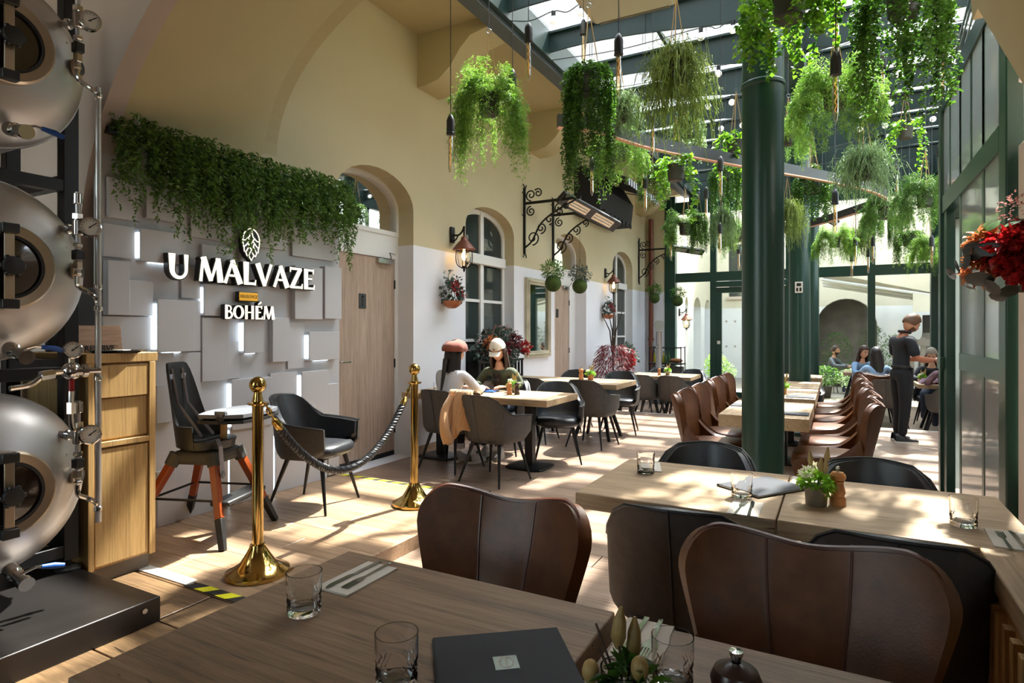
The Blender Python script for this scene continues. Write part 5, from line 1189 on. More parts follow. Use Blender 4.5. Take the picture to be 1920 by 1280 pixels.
# ------------------------------------------------------------------ pendant lamps with long bulbs
sockm = B().lathe([(.006, .075), (.012, .068), (.022, .05), (.028, .03), (.028, -.05), (.03, -.052), (.03, -.062), (.02, -.066), (0, -.066)], n=18, caps=False).mesh('socket', True)
bulbm = B().lathe([(.013, -.06), (.016, -.075), (.0165, -.25), (.015, -.29), (.009, -.315), (.005, -.325), (0, -.328)], n=14, caps=False).mesh('bulb', True)
film = B().tube([(.0045 * math.cos(i * .9), .0045 * math.sin(i * .9), -.08 - i * .0068) for i in range(30)], .0008, 4).mesh('filament')
PD = [(845, 235, 4.1, 'leftmost hanging bulb lamp in front of the khaki wall'), (961, 148, 4.6, 'hanging bulb lamp just right of the nearest fern'), (991, 62, 4.2, 'hanging bulb lamp in front of the grey gutter beam'), (1094, 52, 5.2, 'hanging bulb lamp high above the long trailing plant'),
 (1160, 85, 3.8, 'hanging bulb lamp in front of the round pale plant'), (1567, 120, 3.4, 'hanging bulb lamp in front of the largest bright fern'), (1655, 115, 4.8, 'hanging bulb lamp between the largest fern and the dark trailing plant'), (1768, 98, 4.2, 'hanging bulb lamp nearest the glazed partition'),
 (1569, 22, 4.6, 'hanging bulb lamp high up above the largest bright fern'), (1110, 308, 6.3, 'hanging bulb lamp in front of the wall awning'), (1210, 342, 6.8, 'hanging bulb lamp left of the yellow green climber'), (1351, 308, 5.6, 'hanging bulb lamp crossing the wavy light left of the big column'),
 (1324, 362, 7.2, 'hanging bulb lamp below the wavy light near the lowest pot'), (1258, 445, 8.6, 'low hanging bulb lamp beside the far bracket'), (1350, 428, 7.8, 'low hanging bulb lamp left of the big column'), (1566, 370, 5.4, 'hanging bulb lamp just above the low bright fern'),
 (1690, 362, 8.6, 'hanging bulb lamp behind the drooping fern'), (1604, 452, 8.0, 'low hanging bulb lamp behind the low bright fern'), (1597, 482, 9.2, 'lowest hanging bulb lamp right of the low bright fern'), (1628, 474, 9.6, 'low hanging bulb lamp left of the far post'), (1637, 453, 8.8, 'low hanging bulb lamp in front of the far post'),
 (1747, 452, 7.6, 'low hanging bulb lamp above the loudspeaker'), (1762, 282, 6.2, 'hanging bulb lamp beside the drooping fern at the right'), (1681, 318, 7.6, 'hanging bulb lamp under the yellow green climber on the right'), (1385, 468, 9.6, 'lowest hanging bulb lamp at the left side of the big column'), (1205, 302, 7.2, 'hanging bulb lamp right of the fern below the shaggy plant'), (1224, 225, 5.8, 'hanging bulb lamp behind the olive shaggy plant')]
for px, py, t_, lab in PD:
    p = U(px, py, t=t_); o = thing('pendant_lamp', lab, 'lamp', p, rng.uniform(0, 6), 'hanging bulb lamps')
    put('socket', sockm, 'black_plastic', o); bl = put('bulb', bulbm, 'bulb_glass', o); put('filament', film, 'filament', bl)
    B().cyl((0, 0, .07), (0, 0, ROOF_Z + .325 - p.z), .003, n=5).mk('cable', 'black_plastic', o)
# ------------------------------------------------------------------ wavy suspended light
wz = 3.26
path = bez([(-2.22, 5.0, wz), (-2.05, 5.15, wz), (-1.9, 5.4, wz), (-1.6, 6.1, wz), (-.9, 7.2, wz), (-.15, 8.3, wz), (.42, 9.3, wz), (.60, 10.1, wz), (.25, 10.9, wz), (-.5, 12.0, wz), (-1.6, 13.0, wz), (-2.3, 14.0, wz)], 10)
wl_ = thing('wavy_light', 'long wavy black suspended light with copper coloured underside', 'lamp', (-.9, 7.2, wz)); pb = [p - Vector((-.9, 7.2, wz)) for p in path]
def band(z0, z1, th):
    b = B(); k = len(pb); vs = []
    for i, p in enumerate(pb):
        d = (pb[min(i + 1, k - 1)] - pb[max(i - 1, 0)]).normalized(); n_ = Vector((-d.y, d.x, 0)) * th / 2; vs += [p + n_ + Vector((0, 0, z0)), p - n_ + Vector((0, 0, z0)), p - n_ + Vector((0, 0, z1)), p + n_ + Vector((0, 0, z1))]
    fs = [(i * 4 + j, i * 4 + (j + 1) % 4, i * 4 + 4 + (j + 1) % 4, i * 4 + 4 + j) for i in range(k - 1) for j in range(4)] + [(3, 2, 1, 0), ((k - 1) * 4, (k - 1) * 4 + 1, (k - 1) * 4 + 2, (k - 1) * 4 + 3)]
    return b.add(vs, fs)
band(0, .115, .05).mk('band', 'black_plastic', wl_, smooth=True); band(-.012, 0, .05).mk('diffuser', 'copper_light', wl_, smooth=True)
for i in range(14, len(pb), 18): B().cyl(pb[i] + Vector((0, 0, .1)), pb[i] + Vector((0, 0, ROOF_Z + .325 - wz)), .002, n=4).mk('suspension_wire', 'grey_steel', wl_)
# ------------------------------------------------------------------ festoon strings under the rafters
globem = B().sphere((0, 0, 0), .043, 16, 11).mesh('bulb_globe', True); fsm = B().lathe([(.018, .035), (.022, .04), (.022, .09), (.012, .10)], n=12).mesh('bulb_socket', True)
ST = [[(1049, 54), (1105, 46), (1163, 38), (1225, 29), (1290, 20), (1357, 10)], [(1326, 98), (1386, 92), (1568, 59), (1640, 42)], [(1354, 157), (1520, 135), (1630, 115)], [(1243, 215), (1331, 208), (1377, 205), (1515, 185), (1680, 162)], [(1353, 245), (1394, 242), (1617, 217), (1667, 209)], [(1270, 280), (1611, 255), (1657, 249), (1745, 235)]]
NMS = ['nearest', 'second', 'third', 'fourth', 'fifth', 'farthest']
for k, row in enumerate(ST):
    pts = [U(px, py, Z=ROOF_Z - .19) for px, py in row]; yy = min(RAFT, key=lambda r: abs(r - sum(p.y for p in pts) / len(pts))) - .05
    pts = [Vector((p.x, yy, ROOF_Z - .17)) for p in pts]; o = thing('string_light', NMS[k] + ' festoon string of white globe bulbs under the glass roof', 'string light', pts[0], group='festoon strings under the roof')
    up = Vector((0, 0, .12)); cab = [Vector((-3.05, yy, ROOF_Z - .05)) - pts[0]]
    for p in pts:
        q = put('bulb_globe', globem, 'bulb_frost', o, loc=p - pts[0]); put('bulb_socket', fsm, 'black_plastic', q); cab += [((cab[-1] + (p - pts[0] + up)) / 2) - Vector((0, 0, .06)), p - pts[0] + Vector((0, 0, .095))]
    e = Vector((RX - .1, yy, ROOF_Z - .05)) - pts[0]; cab += [(cab[-1] + e) / 2 - Vector((0, 0, .05)), e]
    B().tube(bez(cab, 5), .005, 5).mk('cable', 'black_plastic', o)
# ------------------------------------------------------------------ wall pots, window box, moss balls, red planter, flower ball
def bush(n, r, sc=(1, 1, 1), c=(0, 0, 0), L_=.05, wd=.03, shell=.6):
    v = rng.normal(0, 1, (n, 3)); v /= np.linalg.norm(v, axis=1)[:, None]; rr = r * (shell + (1 - shell) * rng.random(n))[:, None]; P_ = v * rr * np.array(sc) + np.array(c); return leaves(P_, v + rng.normal(0, .3, (n, 3)), L_, wd, .25)
def blossom(c, r, n=46):
    return bush(int(n * 1.8), r, (1, 1, 1), c, r * .62, r * .42, .35)
def fol_part(name, parts, mat, par):
    o = put(name, npmesh(name, *join_np(parts)), mat, par); o['kind'] = 'stuff'; return o
def wall_pot(y, z, label, x=WX):
    t = thing('wall_planter', label, 'planter', (x, y, z), group='copper wall planters')
    B().lathe([(.0, -.09), (.05, -.085), (.10, -.05), (.125, .0), (.12, .004), (.0, .0)], (.13, 0, 0), 24, caps=False).mk('bowl', 'terracotta', t, smooth=True)
    B().box(0, .02, -.04, .04, -.03, .03).mk('hook', 'dark_iron', t)
    fol_part('foliage', [bush(150, .17, (.8, 1, .8), (.14, 0, .12), .06, .04)], 'leaf_euc', t)
    for c in ((.2, .05, .12), (.21, -.05, .16), (.17, 0, .20), (.19, .1, .07)): fol_part('flower', [blossom(c, .05)], 'petal_red', t)
    b = B()
    for k in range(3): b.tube([(.13, -.05 + .05 * k, .05), (.13, -.08 + .07 * k, .25), (.15, -.10 + .09 * k, .32 - .03 * k)], .004, 5)
    b.mk('twigs', 'stem_green', t); fol_part('tip_leaves', [bush(20, .05, (1, 1, 1.6), (.14, -.08, .30), .045, .035), bush(14, .04, (1, 1, 1.4), (.15, .08, .25), .045, .035)], 'leaf_euc', t)
wall_pot(6.12, 1.78, 'copper wall planter with red flowers under the first lantern'); wall_pot(11.85, 1.75, 'copper wall planter with red flowers under the second lantern')
wbx = thing('window_box', 'black slatted window box full of eucalyptus and red flowers behind the women', 'planter', (WX - .02, 7.3, .76))
B().box(.0, .20, -.62, .62, 0, .03).box(.0, .02, -.62, .62, .03, .24).mk('tray', 'dark_iron', wbx)
for k in range(13): B().box(.18, .20, -.62 + .1 * k, -.58 + .1 * k, .03, .26).mk('slat', 'dark_iron', wbx)
B().box(.18, .205, -.63, .63, .23, .26).mk('top_rail', 'dark_iron', wbx)
fol_part('foliage', [bush(900, .34, (.5, 1.9, .8), (.14, 0, .42), .075, .05, .4)], 'leaf_euc', wbx); fol_part('pink_sprigs', [bush(420, .34, (.5, 1.9, .8), (.16, 0, .48), .03, .016, .7)], 'petal_pink', wbx)
for c, m_ in (((.30, -.12, .42), 'petal_wine'), ((.30, .48, .42), 'petal_red'), ((.28, -.45, .5), 'petal_orange'), ((.28, .2, .52), 'petal_wine'), ((.29, -.3, .36), 'petal_red')): fol_part('flower', [blossom(c, .085, 70)], m_, wbx)
def moss_ball(x, y, z, label, m_='leaf_dark'):
    t = thing('moss_ball_plant', label, 'plant', (x, y, z), group='moss ball plants hanging from brackets')
    B().sphere((0, 0, 0), .125, 20, 14).mk('moss_ball', 'moss', t, smooth=True); fol_part('foliage', [bush(420, .19, (1, 1, .8), (0, 0, .20), .05, .02, .3)], m_, t)
    top = 3.36 - z
    for k in range(3): a = k * 2 * PI / 3; B().tube([(.12 * math.cos(a), .12 * math.sin(a), .03), (0, 0, .45), (0, 0, top)], .0022, 4).mk('cord', 'dark_iron', t)
moss_ball(-3.75, 8.28, 2.13, 'moss ball with dark shrub hanging in front of the mirror'); moss_ball(-3.75, 9.35, 2.16, 'moss ball with grey green shrub hanging in front of the second door', 'leaf_euc')
moss_ball(-3.85, 14.4, 2.2, 'far moss ball plant by the brown downpipe', 'leaf_mid'); moss_ball(-3.3, 14.4, 2.12, 'far moss ball plant in front of the glass wall', 'leaf_mid')
rp_ = thing('red_planter', 'tall planter overflowing with narrow dark red leaves', 'planter', (-3.72, 10.95, ZL))
B().lathe([(.15, 0), (.2, .3), (.22, .5), (.2, .52)], n=20).mk('pot', 'pot_grey', rp_, smooth=True); B().cyl((0, 0, .4), (0, 0, 1.15), .02, n=8).mk('stem', 'stem_brown', rp_)
P_, D_ = [], []
for k in range(2600):
    a = rng.uniform(0, 2 * PI); z = rng.uniform(.35, 1.35); r = .36 * math.sqrt(max(.05, 1 - ((z - .85) / .62) ** 2)) * rng.uniform(.5, 1); P_.append((r * math.cos(a), r * math.sin(a), z)); D_.append((math.cos(a) * .7, math.sin(a) * .7, -.8))
fol_part('foliage', [leaves(P_, D_, .12, .012, .1)], 'leaf_red', rp_)
b = B()
for k in range(5): b.tube([(0, 0, 1.1), (.03 * (k - 2), .05 * (k % 2), 1.6), (.09 * (k - 2), .08 * (k % 3 - 1), 1.9 + .06 * (k % 3))], [.016, .012, .005], 6)
b.mk('branches', 'stem_brown', rp_)
fol_part('flowers', [blossom((.22, .30, 1.15), .1, 60), blossom((.3, .22, 1.0), .08, 60), blossom((.2, .38, .95), .08, 60)], 'petal_red', rp_); fol_part('eucalyptus', [bush(260, .26, (.8, 1, 1), (.16, .32, 1.1), .07, .045, .5)], 'leaf_euc', rp_)
fb = thing('flower_ball', 'big hanging ball of red and orange flowers with dark leaves at the right edge', 'flowers', (.62, 3.05, 1.715)); fb.scale = (.88,) * 3
B().tube([(.17, .05, .1), (.0, 0, .02)], .01, 6).mk('hook', 'dark_iron', fb)
def discs(pts, r, mat, nm):
    b = B()
    for p in pts:
        d = Vector(p).normalized() + Vector((random.uniform(-.5, .5), random.uniform(-.7, .2), random.uniform(-.4, .4))); x, y = frame(d); c = Vector(p); rr = r * random.uniform(.8, 1.2); k = 9
        ring = [c + (x * math.cos(2 * PI * i / k) * rr + y * math.sin(2 * PI * i / k) * rr * .75) for i in range(k)]; b.add([c + d.normalized() * rr * .18] + ring, [(0, i + 1, (i + 1) % k + 1) for i in range(k)])
    o = b.mk(nm, mat, fb, smooth=True); o['kind'] = 'stuff'
fol_part('red_flowers', [blossom((-.03, -.05, .02), .085, 160), blossom((.03, -.04, -.05), .08, 160), blossom((.05, -.02, .06), .08, 140)], 'petal_red', fb)
fol_part('orange_flowers', [blossom((-.10, .03, .07), .065, 110), blossom((-.11, .05, -.05), .065, 110), blossom((-.08, 0, .0), .05, 80)], 'petal_orange', fb)
discs([(-.17, .02, -.01), (-.15, -.02, .03), (-.20, .05, -.03), (-.13, -.04, -.10), (-.09, -.06, -.14), (-.03, -.07, -.16), (.02, -.05, -.15), (-.15, .05, -.13), (-.10, -.07, .04), (-.06, -.02, -.18), (-.22, .08, -.06), (.06, -.05, -.12)], .05, 'leaf_black', 'dark_leaves')
discs([(-.08, -.02, .14), (-.02, -.05, .14), (-.12, .03, .13), (.04, -.02, .15)], .055, 'leaf_mid', 'green_leaves'); fol_part('pink_sprigs', [bush(160, .09, (1, 1, 1), (.02, 0, .20), .016, .011, .4)], 'petal_pink', fb)
# ------------------------------------------------------------------ the courtyard outside
struct(B().box(-60, 60, -60, 60, -.75, -.45).mk('ground', 'granite'))
struct(B().box(-9, 9, FAR_Y + .15, 24, ZL - .3, ZL - .02).mk('floor_courtyard', 'granite'))
# left arcade wall outside
LO = lambda a, z, d: (-3.95 - d, a, z)
la = struct(holed('wall_courtyard_left', rect(FAR_Y + .2, 23, ZL - .1, 5.4), [arch_loop(15.9, 17.0, ZL, 2.0, 2.5), arch_loop(18.2, 18.6, .9, 2.2, 2.45), arch_loop(19.4, 20.6, ZL, 2.0, 2.5), arch_loop(21.2, 22.3, ZL, 2.0, 2.5)], LO, .35, 'outer_plaster')); B().box(-4.5, -4.35, FAR_Y + .2, 23, ZL - .1, 5.4).mk('niche_backs', 'white_plaster', la)
FO = lambda a, z, d: (a, 22 + d, z)
fo = struct(holed('wall_courtyard_far', rect(-4.6, 8, ZL - .1, 6.6), [arch_loop(-.6, 1.15, ZL, 1.5, 2.45), rect(2.3, 3.3, ZL, 1.9), rect(-3.3, -2.3, 2.6, 4.4), rect(3.4, 4.4, 3.0, 4.8)], FO, .5, 'outer_plaster'))
B().box(-4.6, 8, 22.9, 23, ZL, 6).mk('backdrop', 'weathered', fo)
for k in range(2): B().box((-3.3, 3.4)[k], (-2.3, 4.4)[k], 22.2, 22.26, (2.6, 3.0)[k], (4.4, 4.8)[k]).mk('pane', 'dark_window', fo); B().box((-3.35, 3.35)[k], (-2.25, 4.45)[k], 21.92, 22.0, (2.5, 2.9)[k], (2.6, 3.0)[k]).mk('window_ledge', 'cream_plaster', fo)
B().box(2.35, 3.25, 22.2, 22.3, ZL, 1.3).mk('door_leaf', 'weathered', fo)
ro = struct(B().box(3.6, 4.0, FAR_Y + .2, 22, ZL - .1, 6.0).mk('wall_courtyard_right', 'outer_plaster'))
for k in range(3): B().box(3.52, 3.62, 16.4 + 1.9 * k, 17.3 + 1.9 * k, 3.0, 3.1).mk('cornice', 'cream_plaster', ro); B().box(3.56, 3.62, 16.5 + 1.9 * k, 17.2 + 1.9 * k, 3.15, 4.6).mk('window', 'dark_window', ro)
lantern(17.4, 'pale wall lantern outside on the white arcade wall', -3.95, 1.95, 1.1)
# cream awning over the passage
ca = thing('courtyard_awning', 'cream fabric awning on white arms outside beyond the glass wall', 'awning', (.1, 18.2, 2.25))
B().prism([(-.45, 0, .75), (2.9, 0, -.10), (2.9, 0, -.08), (-.45, 0, .77)], (0, 2.6, 0)).mk('canopy', 'awning_cream', ca); B().prism([(2.9, 0, -.08), (2.92, 0, -.08), (2.92, 0, -.35), (2.9, 0, -.35)], (0, 2.6, 0)).mk('valance', 'awning_cream', ca)
B().prism([(1.6, -.02, .12), (2.9, -.02, -.1), (2.9, -.02, -.35), (1.6, -.02, -.35)], (0, .02, 0)).mk('side_flap', 'awning_cream', ca)
for y in (.05, 1.3, 2.5): B().tube([(-.45, y, .55), (1.2, y, .22), (2.9, y, -.12)], .04, 8).mk('arm', 'white_paint', ca)
# weathered fence, passage lanterns, wicker
fe = thing('slatted_fence', 'grey weathered wooden fence behind the waiter outside', 'fence', (1.3, 17.0, ZL))
for k in range(9): B().box(.22 * k, .22 * k + .1, 0, .03, 0, 1.45).mk('slat', 'weathered', fe)
B().box(-.05, 2.0, -.03, 0, 1.25, 1.4).mk('rail', 'weathered', fe); B().box(-.05, 2.0, -.03, 0, .3, .42).mk('rail', 'weathered', fe)
bw = thing('barrel', 'grey barrel on end behind the outdoor fence', 'barrel', (2.3, 18.6, ZL)); B().lathe([(.36, 0), (.44, .3), (.46, .55), (.44, .8), (.36, 1.55)], n=20).mk('staves', 'weathered', bw, smooth=True)
# potted conifers and leafy shrubs in the courtyard
def shrub(x, y, h, w_, label, mat='leaf_mid', cone=False, z=ZL - .02):
    t = thing('potted_shrub', label, 'shrub', (x, y, z), group='shrubs in the courtyard'); B().lathe([(.13, 0), (.17, .26), (.18, .28), (.15, .27), (0, .25)], n=18, caps=False).mk('pot', 'pot_grey', t, smooth=True); B().cyl((0, 0, .2), (0, 0, h * .7), .018, n=6).mk('stem', 'bark', t)
    n_ = 700; z_ = rng.uniform(.28, h, n_); a = rng.uniform(0, 2 * PI, n_); f = (z_ - .28) / (h - .28); r = w_ * ((1 - f) if cone else np.sqrt(np.maximum(.02, 1 - (2 * f - 1) ** 2))) * np.sqrt(rng.random(n_)); P_ = np.stack([r * np.cos(a), r * np.sin(a), z_], 1)
    fol_part('foliage', [leaves(P_, np.stack([np.cos(a), np.sin(a), .4 + 0 * a], 1), .07, .03, .2, .5)], mat, t)
shrub(-2.9, 17.2, 1.0, .3, 'leafy shrub outside by the white arcade wall', 'leaf_lime'); shrub(-2.55, 16.4, .8, .28, 'low shrub outside left of the glass door', 'leaf_silver'); shrub(-3.2, 19.0, 1.7, .25, 'tall slim conifer outside by the arcade', 'leaf_mid', True)
shrub(-1.5, 17.6, 1.1, .35, 'dark leafy shrub behind the glass door', 'leaf_dark'); shrub(-.25, 16.5, .75, .38, 'round box shrub outside between the columns', 'leaf_mid'); shrub(.0, 20.0, 1.55, .45, 'broad leafy shrub in front of the arched passage', 'leaf_mid')
shrub(.62, 17.6, .95, .16, 'small pointed conifer left of the far post', 'leaf_dark', True); shrub(.95, 17.9, 1.0, .16, 'small pointed conifer right of the far post', 'leaf_dark', True); shrub(.9, 19.2, 1.75, .4, 'tall leafy shrub against the cream wall', 'leaf_mid'); shrub(.35, 16.3, .7, .35, 'spreading low shrub by the glass wall', 'leaf_silver'); shrub(1.35, 18.4, 1.5, .35, 'leafy shrub beside the outdoor fence', 'leaf_mid')
# tall trees whose crowns throw dappled shade through the roof
def tree(x, y, h, cr, cz, n_, label):
    t = thing('courtyard_tree', label, 'tree', (x, y, -.45), group='trees standing over the courtyard'); b = B().tube(bez([(0, 0, 0), (.1, .05, h * .4), (-.1, .1, h * .75), (0, 0, h)], 6), [.22 - .0085 * i for i in range(19)], 10); b.mk('trunk', 'bark', t, smooth=True)
    bb = B(); tips = []
    for k in range(26):
        a = k * 2.4; z0 = h * (.5 + .45 * (k / 26)); e = Vector((cr * rng.uniform(.5, 1) * math.cos(a), cr * rng.uniform(.5, 1) * math.sin(a), cz + rng.uniform(-1.2, 1.4))); m_ = Vector((0, 0, z0)).lerp(e, .5) + Vector((0, 0, .4)); pts = bez([(0, 0, z0), m_, e], 5); bb.tube(pts, [.06 - .004 * i for i in range(len(pts))], 6); tips += [pts[4], pts[6], pts[8], pts[-1]]
    bb.mk('branches', 'bark', t, smooth=True)
    P_ = np.concatenate([rng.normal(0, .34, (n_ // len(tips), 3)) + np.array(q) for q in tips]); fol_part('foliage', [leaves(P_, rng.normal(0, 1, P_.shape), .13, .085, .2)], 'tree_leaf', t)
tree(-2.0, 25.5, 11, 4.6, 10.6, 4200, 'leafy tree left behind the courtyard building'); tree(4.6, 24.6, 11.5, 4.6, 11.0, 4200, 'leafy tree right behind the courtyard building')
tree(5.4, 13.8, 9.5, 3.6, 9.2, 3200, 'leafy tree standing right of the glass roof')
# ------------------------------------------------------------------ things on the tables
def glass_mesh():
    b = B(); n = 32; r0, h = .041, .098; prof = []
    def ring(rf, z): return [(rf(j) * math.cos(2 * PI * j / n), rf(j) * math.sin(2 * PI * j / n), z) for j in range(n)]
    R_ = [ring(lambda j: .03, 0), ring(lambda j: .038, .001)]
    for i in range(9):
        z = .006 + .062 * i / 8; amp = .0058 * math.sin(PI * min(1, (i + .6) / 8.5)); R_.append(ring(lambda j: .0395 + .0015 * i / 8 - (amp if (j + i) % 2 else 0), z))
    R_ += [ring(lambda j: r0, .075), ring(lambda j: r0 + .0006, h), ring(lambda j: r0 - .0018, h), ring(lambda j: r0 - .0030, .07), ring(lambda j: .0355, .03), ring(lambda j: .033, .016), ring(lambda j: .02, .012)]
    k = len(R_); b.add([p for r in R_ for p in r], [(i * n + j, i * n + (j + 1) % n, (i + 1) * n + (j + 1) % n, (i + 1) * n + j) for i in range(k - 1) for j in range(n)] + [tuple(range(n - 1, -1, -1)), tuple(range((k - 1) * n, k * n))])
    return b.mesh('tumbler', True, 25)
gmesh = glass_mesh()
def tumbler(x, y, z, label):
    o = put('tumbler', gmesh, 'tumbler', loc=(x, y, z + .0005)); o.rotation_euler.z = rng.uniform(0, 6); tag(o, label, 'glass', 'cut glass tumblers')
tumbler(-1.115, 1.03, .75, 'cut glass tumbler beside the cutlery on the near left table'); tumbler(-.735, .905, .75, 'cut glass tumbler in front of the grey menu, cut by the lower edge')
tumbler(-.79, 2.80, .75, 'cut glass tumbler at the far left corner of the sunlit table'); tumbler(-.335, 2.575, .75, 'cut glass tumbler beside the open lying menu on the sunlit table'); tumbler(.385, 2.56, .75, 'cut glass tumbler at the right end of the sunlit table'); tumbler(-.285, 1.20, .72, 'cut glass tumbler behind dried flowers at the bottom centre')
def fork_mesh():
    b = B(); t = .0022
    b.prism([(-.0035, 0, 0), (.0035, 0, 0), (.0055, -.10, 0), (-.0055, -.10, 0)], (0, 0, t)); b.prism([(-.0035, 0, 0), (-.0105, .022, 0), (-.0115, .038, 0), (.0115, .038, 0), (.0105, .022, 0), (.0035, 0, 0)], (0, 0, t))
    for k in range(4): x = -.0095 + .00633 * k; b.box(x - .0018, x + .0018, .038, .082, 0, t)
    b.tube([(0, -.10, t / 2), (0, -.105, t / 2)], .006, 8, flat=.3); return b.mesh('fork')
def knife_mesh():
    b = B(); t = .0024; b.prism([(-.006, -.10, 0), (.006, -.10, 0), (.0045, 0, 0), (-.0045, 0, 0)], (0, 0, .004)); b.prism([(-.0045, 0, .001), (.0045, 0, .001), (.0095, .02, .001), (.0095, .085, .001), (.003, .105, .001), (-.0045, .105, .001)], (0, 0, .0018)); return b.mesh('knife')
fkm, knm = fork_mesh(), knife_mesh(); nap_m = B().prism([(-.055, -.10, 0), (.055, -.10, 0), (.055, .10, 0), (-.055, .10, 0)], (0, 0, .0018)).prism([(-.055, -.10, .0022), (.052, -.10, .0022), (.054, .10, .0022), (-.055, .098, .0022)], (0, 0, .0016)).mesh('napkin')
def place(x, y, z, rz, where, cut=True):
    o = put('napkin', nap_m, 'napkin', loc=(x, y, z + .0006)); o.rotation_euler.z = rz; tag(o, 'folded napkin ' + where, 'napkin', 'folded napkins')
    if cut:
        for m_, dx, nm in ((fkm, -.018, 'fork'), (knm, .018, 'knife')):
            q = put(nm, m_, 'cutlery', loc=Vector((x, y, z + .0050)) + Matrix.Rotation(rz, 3, 'Z') @ Vector((dx, -.01, 0))); q.rotation_euler.z = rz + rng.uniform(-.06, .06); tag(q, 'steel %s on the napkin ' % nm + where, nm, 'cutlery on napkins')
place(-1.14, 1.24, .75, PI, 'on the near left table'); place(-.385, 1.33, .72, PI + .05, 'at the bottom centre behind the dried flowers'); place(-.30, 2.42, .75, .0, 'beside the tumbler on the sunlit table'); place(.49, 2.45, .75, -.05, 'at the right end of the sunlit table'); place(-.81, 2.93, .75, PI + .3, 'at the far left corner of the sunlit table', False); place(-.12, 2.95, .75, PI, 'behind the flower pot on the sunlit table', False)
def menu(x, y, z, rz, w_, d, label, lab=None, th=.012):
    t = thing('menu', label, 'menu', (x, y, z), rz, 'grey menus'); B().box(-w_ / 2, w_ / 2, -d / 2, d / 2, .0005, th * .3).mk('back_cover', 'menu_grey', t, bevel=.0015); B().box(-w_ / 2 + .004, w_ / 2 - .006, -d / 2 + .004, d / 2 - .004, th * .3, th * .75).mk('pages', 'paper', t); B().box(-w_ / 2, w_ / 2, -d / 2, d / 2, th * .75, th).mk('front_cover', 'menu_grey', t, bevel=.0015); B().tube([(-w_ / 2, -d / 2, th / 2), (-w_ / 2, d / 2, th / 2)], th / 2, 8).mk('spine', 'menu_grey', t)
    if lab:
        q = B().box(lab[0] - .024, lab[0] + .024, lab[1] - .024, lab[1] + .024, th, th + .0012).mk('emblem_plate', 'label_silver', t); B().tube([(lab[0] + .014 * math.cos(a), lab[1] + .019 * math.sin(a), th + .0014) for a in np.linspace(0, 2 * PI, 18, endpoint=False)], .0012, 4, closed=True).tube([(lab[0], lab[1] - .018, th + .0014), (lab[0], lab[1] + .018, th + .0014)], .0012, 4).mk('emblem', 'paper', q)
menu(-.555, 1.02, .75, R(38), .27, .32, 'large grey menu with a silver emblem plate on the near left table', (.0, .035))
menu(-.275, 2.77, .75, R(-35), .22, .30, 'grey menu lying askew on the sunlit table'); 
for k, (y, zz) in enumerate(((5.35, .75), (5.75, .75), (6.75, .75), (7.2, .75))): menu(-.70 if k % 2 else -.32, y, zz, R(90), .18, .26, 'closed grey menu on the %s plank table, %s side' % ('first' if k < 2 else 'second', 'left' if k % 2 else 'right'), None, .008)
def mill(x, y, z, label, mat='mill_wood', s=1.0):
    t = thing('pepper_mill', label, 'pepper mill', (x, y, z), group='wooden pepper mills'); t.scale = (s,) * 3
    B().lathe([(.0, .0), (.028, 0), (.029, .004), (.028, .03), (.0225, .036), (.0225, .04), (.027, .048), (.026, .06), (.021, .078), (.020, .088), (.024, .094), (.0, .096)], n=28, caps=False).mk('body', mat, t, smooth=True); B().lathe([(.0, .096), (.024, .097), (.0285, .106), (.028, .117), (.02, .127), (.0, .130)], n=28, caps=False).mk('head', mat, t, smooth=True); B().lathe([(.004, .128), (.004, .135), (.008, .140), (.007, .149), (0, .151)], n=12, caps=False).mk('knob', 'chrome', t, smooth=True)
mill(.005, 2.635, .75, 'light wooden pepper mill beside the flower pot on the sunlit table')
dm = thing('pepper_mill', 'dark round pepper mill at the bottom edge', 'pepper mill', (-.155, 1.12, .72), group='wooden pepper mills'); B().lathe([(0, 0), (.034, 0), (.034, .02), (.024, .05), (.026, .06)], n=28, caps=False).mk('body', 'mill_dark', dm, smooth=True); B().lathe([(0, .06), (.026, .062), (.041, .072), (.044, .088), (.037, .105), (.018, .116), (.008, .118)], n=28, caps=False).mk('head', 'mill_dark', dm, smooth=True); B().lathe([(.006, .117), (.007, .122), (.012, .132), (.012, .138), (0, .14)], n=14, caps=False).mk('knob', 'chrome', dm, smooth=True)
ss = thing('salt_shaker', 'small steel topped shaker beside the dark pepper mill', 'shaker', (-.195, 1.075, .72)); B().lathe([(0, 0), (.016, 0), (.014, .055)], n=18, caps=False).mk('body', 'mill_wood', ss, smooth=True); B().lathe([(.0145, .055), (.0145, .068), (.012, .072), (0, .072)], n=18, caps=False).mk('cap', 'chrome', ss, smooth=True)
